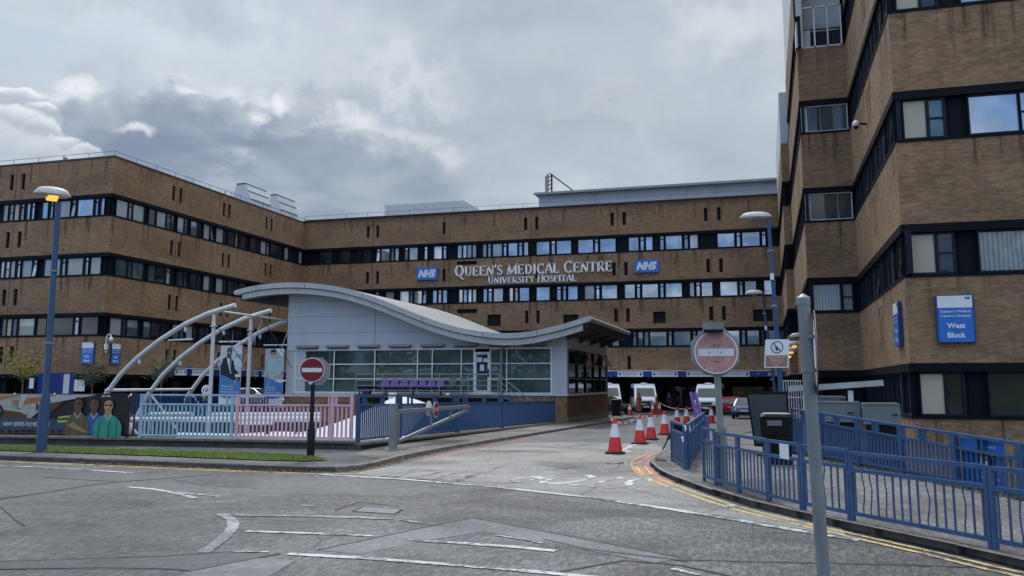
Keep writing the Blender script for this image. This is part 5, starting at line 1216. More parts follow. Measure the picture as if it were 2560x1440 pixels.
# no entry signs
def no_entry(t, c, R, front, red, backoff, backmat, bR):
    """c centre, front unit vector towards the reader"""
    f = Vector(front).normalized(); r = Vector((-f.y, f.x, 0)) if True else None; r = Vector((f.y*-1, f.x, 0)); r = -r if r.x < 0 else r
    D = lambda rad, n, off, cc=c: [Vector(cc)+r*(rad*math.cos(2*PI*k/n)) + Vector((0,0,rad*math.sin(2*PI*k/n))) + f*off for k in range(n)]
    q = MB(); q.prism(D(R, 44, 0), f*.02, GALV, GALV); q.face(D(R*.995, 44, .022), SIGNW); q.face(D(R*.94, 44, .024), red); q.build('sign_disc', t)
    q = MB(); w, h = R*.80, R*.17; q.face([Vector(c)+r*a+Vector((0,0,b))+f*.027 for a, b in ((-w,-h),(w,-h),(w,h),(-w,h))], paint('worn_sign_white', (.66,.67,.68), .5, var=.1, scale=6)); q.build('white_bar', t)
    cc = Vector(c)+Vector(backoff); q = MB(); pts = [cc + r*(bR*math.cos(PI/8+k*PI/4)) + Vector((0,0,bR*math.sin(PI/8+k*PI/4))) - f*.10 for k in range(8)]; q.prism(pts, f*.01, backmat); q.build('back_plate', t)
    return r, f
ne = thing('road_sign', 'dark red no entry sign on a black post at the end of the grass', 'road sign', (-10.73, 19.19, .1), 'no entry signs either side of the exit road')
c1 = atY(780, 925, 19.15); fr_ = (CAM-c1); fr_.z = 0
no_entry(ne, c1, .305, fr_, paint('sign_dark_red', (.165,.006,.012), .45, var=.15), (.12,0,-.03), GALV, .37)
q = MB(); q.tube([(c1.x,19.22,.08), (c1.x,19.22,.78), (c1.x,19.22,.86), (c1.x,19.22,c1.z+.3)], [.095,.095,.052,.052], BLK, 16); q.build('post', ne, smooth=True)
q = MB(); q.box((c1.x-.07,19.13,c1.z-.35), (c1.x+.02,19.17,c1.z-.28), SIGNW); q.build('sticker', ne)
nf = thing('road_sign', 'large faded pink no entry sign on a grey pole beside the exit road', 'road sign', (-.84, 16.33, .1), 'no entry signs either side of the exit road')
c2 = atY(1790, 881, 16.2); f2 = (CAM-c2); f2.z = 0
rr_, ff_ = no_entry(nf, c2, .395, f2, REDF, (-.02,0,.02), paint('weathered_grey', (.30,.33,.32), .6, var=.2, scale=6), .47)
q = MB(); ptp = atY(1786, 806, 16.33); q.tube([(-.80,16.33,.05), (ptp.x,16.33,ptp.z)], .062, POLEG, 16); q.build('pole', nf, smooth=True)
q = MB(); q.tube([(-.80,16.33,.05), (-.803,16.33,1.15)], .085, POLEG, 16); q.build('pole_base', nf, smooth=True)
q = MB(); lc = c2+Vector((-.02,0,.475)); q.prism([lc-rr_*.20+Vector((0,0,-.06)), lc+rr_*.17+Vector((0,0,-.06)), lc+rr_*.18+Vector((0,0,.07)), lc-rr_*.21+Vector((0,0,.07))], ff_*.16, POLEG); q.prism([lc-rr_*.18+Vector((0,0,-.12)), lc+rr_*.16+Vector((0,0,-.12)), lc+rr_*.16+Vector((0,0,-.06)), lc-rr_*.19+Vector((0,0,-.06))], ff_*.15, BLK); q.build('sign_light', nf)
for a, b in ((-.03,.13),(.04,.13),(-.02,-.17),(.03,-.17),(-.12,.0),(.08,.0)): q = MB(); p = c2+rr_*a+Vector((0,0,b)); q.face([p+rr_*(.014*math.cos(k*PI/4))+Vector((0,0,.012*math.sin(k*PI/4)))+ff_*.03 for k in range(8)], BLK); q.build('bolt', nf)
# street lamps
def head(t, c, d, L, W, H, lit):
    """cobra head: a flattened shell with a lens underneath; d points along the head"""
    d = Vector(d).normalized(); s_ = Vector((-d.y, d.x, 0)); rings = []; rg2 = []
    for i in range(9):
        u = -1+2*i/8; k = max(.05, math.sqrt(max(0, 1-abs(u)**2.6))); w = W/2*k*(1.0 if u > -.3 else .82)
        cc = Vector(c)+d*(u*L/2)
        rings.append([cc+s_*(w*math.cos(a))+Vector((0,0,(H*.62 if math.sin(a) > 0 else H*.22)*k*math.sin(a))) for a in [2*PI*j/14 for j in range(14)]])
        if -.75 < u < .35: rg2.append([cc+s_*(w*.86*math.cos(a))+Vector((0,0,-H*.16*k+(H*.32)*k*min(0, math.sin(a)))) for a in [2*PI*j/14 for j in range(14)]])
    q = MB(); q.loft(rings, paint('lamp_shell', (.50,.49,.45), .5, var=.2, scale=5, dirt=(.22,.21,.18), dirt_amt=.6)); h = q.build('lamp_head', t, smooth=True)
    q = MB(); q.loft(rg2[1:], lit); q.build('lens', h, smooth=True)
AMB = emis('amber_lamp', (1.0,.50,.10), 1.0); LENS = paint('lamp_lens', (.22,.21,.19), .25)
l1 = thing('street_lamp', 'lit blue street lamp on the grass at the left', 'street lamp', (-18.45, 18.64, .1), 'blue street lamps')
q = MB(); tx = atY(146, 505, 18.64); q.tube([(-18.45,18.64,.05), (-18.44,18.64,1.42), (-18.43,18.64,1.62), (tx.x,18.64,tx.z)], [.135,.132,.085,.07], LAMPB, 18); q.build('pole', l1, smooth=True)
hc = atY(131, 487, 18.5); dcam = CAM-hc; dcam.z = 0; dl = Vector((-.55,-.8,0))
head(l1, hc, dl, .95, .46, .36, AMB)
for pz in (4.9, 2.95): q = MB(); q.tube([(-18.44+(tx.x+18.44)*pz/tx.z,18.64,pz), (-18.44+(tx.x+18.44)*pz/tx.z,18.64,pz+.05)], .11, GALV, 14); q.build('band', l1)
def lamp(lab, Y, pb, pt_, hl, hr, hy, scale=1.0):
    b, tp = atY(*pb, Y), atY(*pt_, Y); t = thing('street_lamp', lab, 'street lamp', (b.x, Y, .0), 'blue street lamps')
    q = MB(); q.tube([(b.x,Y,-.5), (b.x,Y,1.2), (tp.x,Y,tp.z)], [.085*scale,.085*scale,.06*scale], LAMPB, 14); q.build('pole', t, smooth=True)
    a, c = atY(hl, hy, Y), atY(hr, hy, Y); head(t, (a+c)/2+Vector((0,0,.0)), (-1,0,0), c.x-a.x, .42*scale, .30*scale, LENS)
    for f in (.33, .6, .85): q = MB(); p = b.lerp(tp, f); p.z = tp.z*f; q.tube([(p.x,Y,p.z), (p.x,Y,p.z+.06)], .10*scale, GALV, 12); q.build('band', t)
    q = MB(); p = b.lerp(tp, .78); q.box((p.x-.06,Y-.16,tp.z*.72), (p.x+.06,Y-.06,tp.z*.72+.22), SIGNW); q.build('sensor_box', t)
    return t
lamp('tall unlit blue street lamp behind the no smoking sign', 30.0, (1957,1062), (1921,548), 1848, 1931, 543)
lamp('unlit blue street lamp farther back beside the west block', 46.0, (1940,980), (1906,738), 1862, 1910, 734)
for i, (px, py, Y, lit) in enumerate(((1992,842,60,False),(1985,862,62,True),(1977,877,64,True),(1972,888,65.5,True))):
    p = atY(px, py, Y); t = thing('wall_lamp', ['unlit pale wall lamp, topmost beside the near grey pole', 'lit wall lamp, second from the top beside the near grey pole', 'lit wall lamp, third from the top beside the near grey pole', 'lit wall lamp, lowest beside the near grey pole'][i], 'wall lamp', tuple(p), 'wall lamps along the west block')
    head(t, p, (-1,-.2,0), .95, .5, .42, AMB if lit else LENS); q = MB(); q.tube([p+Vector((.35,.05,.05)), Vector((XR+.1, Y+.1, p.z+.2))], .06, BLK, 8); q.build('arm', t)
# no smoking sign on the lamp post
p0 = atY(1942, 884, 29.85); ns = thing('information_sign', 'white and brown no smoking sign on the tall lamp post', 'sign', (p0.x, 29.85, p0.z-.45))
hw, hh = .385, .47; S_ = lambda u, v, d=0.0: Vector((p0.x+u*hw+v*.035, 29.85-d, p0.z+v*hh))
q = MB(); q.prism([S_(-1,-.95), S_(-.95,-1), S_(.95,-1), S_(1,-.95), S_(1,.95), S_(.95,1), S_(-.95,1), S_(-1,.95)], (0,.02,0), SIGNW); q.build('panel', ns)
q = MB(); BR = paint('sign_brown', (.30,.17,.115), .5); q.face([S_(-.9,-.93,.004), S_(.9,-.93,.004), S_(.9,-.12,.004), S_(-.9,-.12,.004)], BR); GR = paint('ring_brown', (.13,.07,.07), .5)
cy_ = .45
for k in range(28):
    a0_, a1_ = 2*PI*k/28, 2*PI*(k+1)/28
    q.face([S_(r*math.cos(a), cy_+r*math.sin(a)*.82, .005) for r, a in ((.52,a0_),(.44,a0_),(.44,a1_),(.52,a1_))], GR)
q.face([S_(-.36,cy_+.26,.006), S_(-.30,cy_+.32,.006), S_(.36,cy_-.26,.006), S_(.30,cy_-.32,.006)], GR)
q.face([S_(-.12,cy_-.22,.0055), S_(.02,cy_-.27,.0055), S_(.10,cy_-.12,.0055), S_(-.06,cy_-.06,.0055)], BLK)
q.face([S_(-.24,cy_+.02,.0055), S_(-.18,cy_+.05,.0055), S_(.04,cy_-.1,.0055), S_(-.02,cy_-.14,.0055)], BLK)
for i, tx in enumerate(("Queen's Medical", "Centre is a", "No Smoking", "Site")): fit_text(q, tx, S_(.0,-.26-.185*i,.006), (1,0,0), None, .062, paint('sign_cream', (.75,.62,.52), .5), .0)
q.build('print', ns)
# litter bin and display board
bn = thing('litter_bin', 'black litter bin with an open slot beside the blue railing', 'bin', (.17, 21.0, .1))
def ringbox(w, d, z, c, bev=.06): return [Vector((c[0]+sx*(w/2-(bev if k else 0)), c[1]+sy*(d/2-(0 if k else bev)), z)) for sx, sy, k in ((-1,-1,0),(-1,-1,1),(1,-1,1),(1,-1,0),(1,1,0),(1,1,1),(-1,1,1),(-1,1,0))]
bc = (atY(1942,1100,21.0).x, 21.0)
q = MB(); q.loft([ringbox(.62,.5,.1,bc), ringbox(.66,.54,.75,bc), ringbox(.70,.58,.78,bc), ringbox(.70,.58,.82,bc)], BLK); q.build('body', bn)
q = MB(); q.loft([ringbox(.70,.58,.825,bc), ringbox(.72,.60,1.16,bc), ringbox(.72,.62,1.18,bc), ringbox(.66,.54,1.24,bc,.1)], BLK); hd = q.build('hood', bn)
q = MB(); q.prism([(bc[0]-.2,20.69,.98), (bc[0]+.12,20.69,.98), (bc[0]+.12,20.69,1.10), (bc[0]-.2,20.69,1.10)], (0,.02,0), paint('slot_grey', (.16,.165,.17), .4)); q.build('slot', hd)
q = MB(); q.loft([ringbox(.64,.52,1.242,bc,.1), ringbox(.5,.4,1.262,bc,.1)], paint('ashy_top', (.32,.30,.27), .9, var=.3, scale=14)); q.build('ash_tray', hd)
bd = thing('display_board', 'tall black framed display board standing behind the litter bin', 'display board', (-.2, 23.4, .1))
LB_, RB_ = atY(1865, 980, 23.4), atY(1968, 980, 23.4); x0, x1_, zT = LB_.x, RB_.x, LB_.z; zB = atY(1880, 1116, 23.4).z
BP = [Vector((x0,23.4,zT)), Vector((x1_,23.4,zT+.02)), Vector((x1_+.06,23.4,zB-.02)), Vector((x0+.16,23.4,zB))]
q = MB(); q.prism(BP, (0,.1,0), BLK); q.build('frame', bd)
cB = sum(BP, Vector())/4; q = MB(); q.face([cB+(p-cB)*.9+Vector((0,-.006,0)) for p in BP], paint('display_screen', (.055,.062,.075), .12, var=.12, scale=.7)); q.build('screen', bd)
for dx in (.38,.52): q = MB(); q.box((x0+dx,23.42,.1), (x0+dx+.06,23.48,zB), BLK); q.build('leg', bd)
q = MB(); q.box((x0+.2,23.2,.1), (x0+.8,23.7,.16), BLK); q.build('foot', bd)
# A-board at the kerb corner
ab = thing('a_board', 'black folding road sign on legs next to the corner railing', 'sign', (-2.8, 25.6, 0))
aT, = [atY(1672, 1066, 25.7)]; aB1, aB2 = Vector((-2.95,25.4,.0)), Vector((-2.32,25.9,.0))
q = MB(); q.prism([Vector((-2.83,25.45,.33)), Vector((-2.33,25.65,.33)), Vector((-2.38,25.68,.80)), Vector((-2.55,25.62,.80))], (.01,.03,0), BLK); q.build('panel', ab)
for a, b in (((-2.95,25.4,.0),(-2.55,25.6,.82)), ((-2.32,25.55,0),(-2.36,25.65,.82)), ((-2.7,26.1,0),(-2.52,25.66,.82)), ((-2.2,26.2,0),(-2.36,25.7,.82))): q = MB(); q.bar(a, b, .03, .03, BLK); q.build('leg', ab)
# cabinets and white height bar in front of the west block
UC = paint('cabinet_grey', (.15,.175,.178), .55, var=.1, scale=1.5, dirt=(.15,.165,.16), dirt_amt=.5)
for i, (xa, xb, ya, yb, Y) in enumerate(((2036,2153,1005,1056,27.2),(2157,2253,1009,1062,26.8),(2040,2115,992,1004,28.0))):
    a, b = atY(xa, ya, Y), atY(xb, yb, Y); t = thing('utility_cabinet', ['grey steel utility cabinet behind the ramp railing, left of the pair', 'grey steel utility cabinet behind the ramp railing, right of the pair', 'low grey cabinet top showing behind the pair of utility cabinets'][i], 'cabinet', ((a.x+b.x)/2, Y, -2.9), 'grey utility cabinets below the west block')
    q = MB(); q.box((a.x,Y,b.z), (b.x,Y+.7,a.z), UC); q.build('body', t)
    q = MB(); q.box((a.x+.02,Y-.02,a.z-.03), (b.x-.02,Y+.72,a.z+.02), UC); q.build('lid', t)
    q = MB(); m_ = (a.x+b.x)/2; q.box((m_+.28,Y-.03,(a.z+b.z)/2-.03), (m_+.42,Y-.002,(a.z+b.z)/2), BLK); q.build('handle', t)
    q = MB(); q.box((a.x+.1,Y+.1,-2.9), (b.x-.1,Y+.6,b.z), BLK); q.build('plinth', t)
PGS = paint('pale_grey_steel', (.36,.38,.38), .5, var=.12, scale=2, dirt=(.24,.25,.25), dirt_amt=.5)
hb = thing('height_bar', 'white horizontal steel beam on posts above the grey cabinets', 'barrier', (1.5, 27.8, -2.9))
for a, b in (((1970,972),(2040,967)),((2037,969),(2208,957))):
    q = MB(); q.bar(atY(*a, 27.8), atY(*b, 27.8), .16, .17, PGS); q.build('beam', hb)
for px in (2012, 2126): p = atY(px, 975, 27.9); q = MB(); q.box((p.x-.07,27.84,-2.9), (p.x+.07,27.96,p.z-.02), WSTEEL); q.build('post', hb)
wg = thing('gate', 'small white barred gate beside the exit road under the west block', 'gate', (2.0, 49.5, -.3))
for i in range(9): p = atY(1952+i*6, 940, 49.5); q = MB(); q.box((p.x-.02,49.48,-.3), (p.x+.02,49.52,2.1), WHITE); q.build('bar', wg)
for z in (2.1, 1.2, -.1): q = MB(); q.box((atY(1950,940,49.5).x,49.47,z), (atY(2004,940,49.5).x,49.53,z+.06), WHITE); q.build('rail', wg)
# ------------------------------------------------------------------ cones and tape
def make_cone():
    t = thing('traffic_cone', 'red and white traffic cone nearest the give way line', 'traffic cone', (0,0,0), 'red and white traffic cones on the exit road', local=True)
    q = MB(); q.loft([ringbox(.54,.54,0,(0,0),.07), ringbox(.54,.54,.045,(0,0),.07), ringbox(.46,.46,.06,(0,0),.07)], RUB); q.build('base', t)
    q = MB(); q.lathe([(.205,.055),(.20,.09),(.137,.45),(.052,.93),(.048,.97),(.028,.975)], ORG, n=22); q.build('cone_body', t, smooth=True)
    q = MB(); q.lathe([(.138,.455),(.1355,.458),(.073,.81),(.071,.815)], SLV, n=22, cap=False); o = q.build('reflective_sleeve', t, smooth=True)
    for v in o.data.vertices: v.co.x *= 1.03; v.co.y *= 1.03
    return t
cone = make_cone()
CP = [(1538,1134,'red and white traffic cone nearest the give way line'), (1600,1110,'red and white traffic cone second from the give way line'), (1628,1099,'red and white traffic cone third from the give way line'), (1662,1087,'red and white traffic cone behind the black folding sign'),
      (1575,1038,'red and white traffic cone in front of the black car'), (1632,1036,'red and white traffic cone beside the orange post, left one'), (1649,1034,'red and white traffic cone beside the orange post, right one'), (1693,1064,'traffic cone seen through the blue corner railing, left one'), (1717,1061,'traffic cone seen through the blue corner railing, middle one'), (1743,1057,'traffic cone seen through the blue corner railing, right one'), (1779,1058,'red and white traffic cone standing alone left of the faded sign pole')]
cpos = []
for i, (px, py, lab) in enumerate(CP):
    z = 0
    for _ in range(12): p = atZ(px, py, z); z = gz(p.y)+.004
    s_ = dup(cone, (p.x, p.y, p.z), rng.uniform(-.5, .5), lab) if i else cone
    if not i: cone.location = p; cone.rotation_euler = (0,0,.1)
    cpos.append(Vector(p))
def tape(name_lab, pts, w=.07):
    q = MB(); TW = paint('tape_white', (.70,.68,.66), .5); TR = paint('tape_red', (.52,.08,.06), .5)
    P = []
    for a, b in zip(pts[:-1], pts[1:]):
        a, b = Vector(a), Vector(b); n_ = max(4, int((b-a).length/.35)); sag = min(.3, (b-a).length*.035)
        for i in range(n_): t = i/n_; P.append(a.lerp(b, t)-Vector((0,0,sag*4*t*(1-t))))
    P.append(Vector(pts[-1]))
    for i in range(len(P)-1):
        up_ = Vector((.02*math.sin(i*1.3),.02*math.cos(i),w)); q.face([P[i], P[i+1], P[i+1]+up_, P[i]+up_], TR if i % 3 == 0 else TW)
    tag(q.build('barrier_tape'), name_lab, 'tape', 'red and white barrier tape between the cones')
top_ = lambda i, h=.9: cpos[i]+Vector((0,0,h))
tape('barrier tape strung from the nearest cone back to the farther cones', [top_(0), top_(0)+Vector((-.15,.0,.02)), top_(1), top_(2), top_(3)])
tape('barrier tape strung from the cones by the black car to the lone cone', [top_(4), top_(5), top_(6), top_(9), top_(10)])
tape('barrier tape sagging from the nearest cone towards the cone by the black car', [top_(0), cpos[4].lerp(cpos[0], .35)+Vector((0,0,.25)), top_(4)])
tape('loose end of barrier tape trailing on the concrete near the kerb corner', [atZ(1515,1160,.02), atZ(1560,1158,.02), atZ(1595,1150,.02), atZ(1612,1143,.03)], .03)
p = atZ(1642, 1033, -.5); q = MB(); q.tube([(p.x,p.y,-.52), (p.x,p.y,.9)], .11, paint('orange_plastic', (.42,.07,.02), .5), 10); tag(q.build('marker_post'), 'short orange marker post between two cones by the white van', 'post')
# ------------------------------------------------------------------ vehicles (local: front towards -Y)
CARG = glass_mat('vehicle_glass', (.025,.032,.036), .0, .04, 1.5)
def slab_body(prof, W, mat, n_round=(.90,.975,1.0), taper=None):
    """side profile in (y,z) swept across the width with softened flanks"""
    q = MB(); cy = sum(p[0] for p in prof)/len(prof); cz = sum(p[1] for p in prof)/len(prof); rings = []
    for s_, k in ((-W/2, n_round[0]), (-W/2*.97, n_round[1]), (-W/2*.86, n_round[2]), (W/2*.86, n_round[2]), (W/2*.97, n_round[1]), (W/2, n_round[0])):
        rg = []
        for y, z in prof:
            yy, zz = cy+(y-cy)*(1-(1-k)*.35), cz+(z-cz)*k; x = s_
            if taper: x *= taper(zz)
            rg.append(Vector((x, yy, zz)))
        rings.append(rg)
    return q.loft(rings, mat)
def wheel(t, x, y, r, w=.22):
    q = MB(); sgn = 1 if x > 0 else -1
    q.lathe([(r*.62,-w/2),(r*.93,-w/2),(r,-w*.3),(r,w*.3),(r*.93,w/2),(r*.62,w/2)], RUB, (x,y,r), 20, 'X'); o = q.build('wheel', t, smooth=True)
    q = MB(); q.lathe([(r*.08,sgn*w*.42),(r*.3,sgn*w*.38),(r*.62,sgn*w*.46),(r*.62,-sgn*w*.2)], GALV, (x,y,r), 14, 'X'); q.build('rim', o, smooth=True)
def quadp(q, pts, mat): q.face([Vector(p) for p in pts], mat)
def make_van(lab):
    t = thing('minibus', lab, 'van', (0,0,0), 'white minibuses parked under the entrance canopy', local=True)
    VW = paint('van_white', (.74,.75,.76), .25, var=.03, coat=.4); W = 2.05
    prof = [(-2.9,.35),(-2.95,.7),(-2.9,1.0),(-2.62,1.25),(-2.35,1.38),(-1.75,2.15),(-1.5,2.42),(-1.1,2.52),(2.9,2.52),(3.0,2.3),(3.0,.4)]
    slab_body(prof, W, VW, taper=lambda z: 1-.09*max(0, (z-1.1)/1.4)).build('body', t, smooth=True)
    q = MB(); quadp(q, [(-.84,-2.365,1.40),(.84,-2.365,1.40),(.76,-1.79,2.14),(-.76,-1.79,2.14)], CARG); q.build('windscreen', t)
    q = MB(); q.box((-.98,-3.0,.30), (.98,-2.80,.72), BLK); q.build('bumper', t)
    q = MB(); quadp(q, [(-.48,-2.975,.76),(.48,-2.975,.76),(.56,-2.90,1.02),(-.56,-2.90,1.02)], SILVER); quadp(q, [(-.42,-2.982,.79),(.42,-2.982,.79),(.48,-2.915,.99),(-.48,-2.915,.99)], BLK); q.build('grille', t)
    for s_ in (-1, 1):
        q = MB(); q.prism([(s_*.60,-2.93,.86),(s_*.96,-2.84,.92),(s_*.97,-2.62,1.24),(s_*.84,-2.72,1.16)], (0,.08,0), paint('headlamp', (.45,.47,.5), .1, .4)); q.build('headlight', t)
        q = MB(); q.box((s_*1.04-.02,-2.05,1.35), (s_*1.04+s_*.18,-1.9,1.75), BLK); q.build('mirror', t)
        q = MB(); quadp(q, [(s_*1.022,-1.95,1.42),(s_*1.022,-1.0,1.42),(s_*.978,-1.0,2.05),(s_*.985,-1.62,2.05)], CARG); quadp(q, [(s_*1.022,-.7,1.35),(s_*1.022,2.7,1.35),(s_*.972,2.7,2.15),(s_*.972,-.7,2.15)], CARG); q.build('side_window', t)
        for y in (-2.0, 1.75): wheel(t, s_*.9, y, .34)
    q = MB(); q.box((-.28,-3.012,.44), (.28,-3.0,.56), SIGNW); q.build('number_plate', t)
    q = MB(); q.ell((0,-.9,2.54), (.35,.5,.1), VW); q.build('roof_vent', t, smooth=True)
    q = MB(); q.box((-.7,-2.875,1.06), (.7,-2.86,1.10), paint('van_decal', (.35,.45,.60), .5)); q.build('decal', t)
    return t
van = make_van('white minibus facing out under the canopy beside the orange robed person')
def ground_pt(px, py):
    z = 0
    for _ in range(14): p = atZ(px, py, z); z = gz(p.y)+.004
    return p
pV = atY(1607, 1020, 80.0); van.location = (pV.x, 80.5, -.55); van.rotation_euler = (0,0,math.radians(13))
pV2 = atY(1776, 1020, 77.5); dup(van, (pV2.x, 77.5, -.55), math.radians(-3), 'white minibus with a dark grille, nearest the faded sign pole')
pV3 = atY(1522, 1015, 81.5); dup(van, (pV3.x, 81.5, -.55), math.radians(13), 'white minibus half hidden by the corner of the pavilion')
def make_car(lab, col, extra=None):
    t = thing('parked_car', lab, 'car', (0,0,0), None, local=True)
    CP_ = paint(col[0], col[1], .25, var=.06, coat=.5); W = 1.78
    low = [(-2.05,.28),(-2.12,.5),(-2.0,.74),(-1.2,.90),(-.85,.93),(1.7,.98),(2.05,.9),(2.1,.5),(2.02,.28)]
    slab_body(low, W, CP_, (.86,.965,1.0)).build('body', t, smooth=True)
    roofp = [(-.95,.90),(-.25,1.38),(.1,1.46),(1.0,1.45),(1.55,1.25),(1.98,.93)]
    slab_body(roofp, W*.94, CP_, (.94,.985,1.0), taper=lambda z: 1-.2*max(0, (z-.9)/.56)).build('cabin', t, smooth=True)
    q = MB(); quadp(q, [(-.70,-.93,.94),(.70,-.93,.94),(.58,-.27,1.385),(-.58,-.27,1.385)], CARG); q.build('windscreen', t)
    q = MB(); quadp(q, [(-.64,2.0,.96),(.64,2.0,.96),(.56,1.60,1.26),(-.56,1.60,1.26)], CARG); q.build('rear_window', t)
    for s_ in (-1, 1):
        q = MB(); quadp(q, [(s_*.835,-.72,.95),(s_*.835,1.6,.97),(s_*.735,1.3,1.30),(s_*.695,.1,1.41),(s_*.715,-.22,1.35)], CARG); q.build('side_window', t)
        q = MB(); q.prism([(s_*.52,-2.10,.60),(s_*.86,-1.98,.64),(s_*.84,-1.86,.76),(s_*.58,-2.02,.73)], (0,.05,0), MATS['headlamp']); q.build('headlight', t)
        q = MB(); q.prism([(s_*.56,2.12,.70),(s_*.86,2.02,.70),(s_*.84,1.97,.88),(s_*.62,2.06,.88)], (0,-.05,0), paint('tail_lamp', (.30,.01,.01), .2)); q.build('tail_light', t)
        q = MB(); q.ell((s_*.98,-.62,1.0), (.12,.08,.08), CP_); q.build('mirror', t, smooth=True)
        for y in (-1.3, 1.28): wheel(t, s_*.80, y, .31, .2)
    q = MB(); q.box((-.5,-2.14,.36), (.5,-2.10,.50), BLK); q.build('grille', t)
    q = MB(); q.box((-.26,-2.155,.52), (.26,-2.14,.62), SIGNW); q.box((-.26,2.13,.55), (.26,2.15,.66), paint('plate_yellow', (.6,.45,.05), .4)); q.build('number_plate', t)
    return t
c_ = make_car('red hatchback seen from behind, parked beside the white minibus', ('car_red', (.42,.012,.016))); p = ground_pt(1826, 1036); c_.location = (p.x, p.y+1.5, p.z); c_.rotation_euler = (0,0,math.radians(182))
q = MB(); c2_ = make_car('dark blue car facing out at the left edge of the display board', ('car_blue', (.012,.025,.10))); p = ground_pt(1866, 1048); c2_.location = (p.x, p.y+2, p.z); c2_.rotation_euler = (0,0,math.radians(-4))
c3 = make_car('black car half hidden behind the corner of the pavilion', ('car_black', (.012,.012,.014))); p = ground_pt(1535, 1036); c3.location = (p.x-.6, p.y+1, p.z); c3.rotation_euler = (0,0,math.radians(62))
c4 = make_car('white car parked behind the hanging banners', ('car_white', (.70,.71,.72))); p = atY(638, 1000, 60); c4.location = (p.x, 60, -.43+.55); c4.rotation_euler = (0,0,math.radians(95))
rp = MB(); rp.box((p.x-6,57.5,-.5), (p.x+8,62.5,.118), PAVED); o = rp.build('raised_terrace'); structure(o)
wb = thing('wheelie_bin', 'black wheelie bin at the pavilion corner beside the black car', 'bin', (0,0,0), None); p = ground_pt(1541, 1043)
wb.location = (p.x, p.y, p.z); wc = (p.x, p.y)
q = MB(); q.loft([ringbox(.55,.55,p.z+.1,wc,.05), ringbox(.66,.7,p.z+1.2,wc,.05)], BLK); q.build('body', wb)
q = MB(); q.loft([ringbox(.70,.78,p.z+1.2,wc,.05), ringbox(.68,.76,p.z+1.28,wc,.1), ringbox(.5,.6,p.z+1.33,wc,.1)], BLK); q.build('lid', wb)
for s_ in (-1, 1): q = MB(); q.lathe([(.05,-.04),(.12,-.04),(.12,.04),(.05,.04)], RUB, (p.x+s_*.3,p.y+.3,p.z+.12), 12, 'X'); q.build('wheel', wb)
# ------------------------------------------------------------------ people
def person(lab, loc, rz, skin, hair, upper, lower, coat=None, stride=.12, h=1.7, arms=.12):
    k = h/1.7
    J = {'pel':(0,0,.93), 'waist':(0,.0,1.10), 'chest':(0,-.01,1.32), 'neck':(0,0,1.47), 'hd0':(0,-.01,1.55), 'hd1':(0,-.015,1.63)}
    E = [('pel','waist',.13,.125),('waist','chest',.125,.145),('chest','neck',.145,.055),('neck','hd0',.055,.07),('hd0','hd1',.07,.088)]
    for s_, n_ in ((-1,'l'),(1,'r')):
        J['hip'+n_] = (s_*.09,0,.88); J['kn'+n_] = (s_*.10,-s_*stride*.5-.02,.48); J['an'+n_] = (s_*.10,-s_*stride+.02,.08); J['to'+n_] = (s_*.115,-s_*stride-.14,.04)
        J['sh'+n_] = (s_*.17,0,1.40); J['el'+n_] = (s_*.225,.03+s_*arms*.3,1.13); J['wr'+n_] = (s_*.22,-.06+s_*arms,.91); J['ha'+n_] = (s_*.215,-.09+s_*arms,.82)
        E += [('pel','hip'+n_,.13,.095),('hip'+n_,'kn'+n_,.095,.06),('kn'+n_,'an'+n_,.06,.042),('an'+n_,'to'+n_,.045,.032),('chest','sh'+n_,.145,.058),('sh'+n_,'el'+n_,.058,.043),('el'+n_,'wr'+n_,.043,.032),('wr'+n_,'ha'+n_,.032,.026)]
    names = list(J); R_ = {}
    for a, b, ra, rb_ in E: R_[a] = ra; R_[b] = rb_
    me = bpy.data.meshes.new('person'); me.from_pydata([tuple(v*k for v in J[n_]) for n_ in names], [(names.index(a), names.index(b)) for a, b, *_ in E], [])
    o = bpy.data.objects.new('person', me); COL.objects.link(o)
    md = o.modifiers.new('skin', 'SKIN'); me.skin_vertices or None
    sv = me.skin_vertices[0].data
    for i, n_ in enumerate(names): sv[i].radius = (R_[n_]*k,)*2; sv[i].use_root = n_ == 'pel'
    o.modifiers.new('sub', 'SUBSURF').levels = 1
    dg = bpy.context.evaluated_depsgraph_get(); dg.update()
    nm = bpy.data.meshes.new_from_object(o.evaluated_get(dg)); o.modifiers.clear(); o.data = nm; bpy.data.meshes.remove(me); nm.name = 'person'
    for m_ in (skin, upper, lower): nm.materials.append(m_)
    for p_ in nm.polygons:
        c = p_.center/k; p_.use_smooth = True
        p_.material_index = 0 if (c.z > 1.47 or (c.z < .93 and abs(c.x) > .17)) else (1 if c.z > .96 else 2)
    o.location = loc; o.rotation_euler = (0,0,rz); o['local'] = 1
    tag(o, lab, 'person')
    q = MB(); q.ell((0,.012*k,1.655*k), (.088*k,.098*k,.095*k), hair, 12, 8); q.build('hair', o, smooth=True)
    q = MB()
    for s_ in (-1,1): q.ell((s_*.032*k,-.098*k,1.625*k), (.012,.008,.008), BLK, 6, 4)
    q.prism([(-.012,-.10*k,1.585*k),(.012,-.10*k,1.585*k),(0,-.118*k,1.60*k)], (0,0,.03), skin); q.build('face', o)
    if coat: q = MB(); q.lathe([(.06*k,1.46*k),(.185*k,1.38*k),(.165*k,1.15*k),(.19*k,.9*k),(.27*k,.22*k)], coat, n=18, cap=False); q.build('robe', o, smooth=True)
    return o
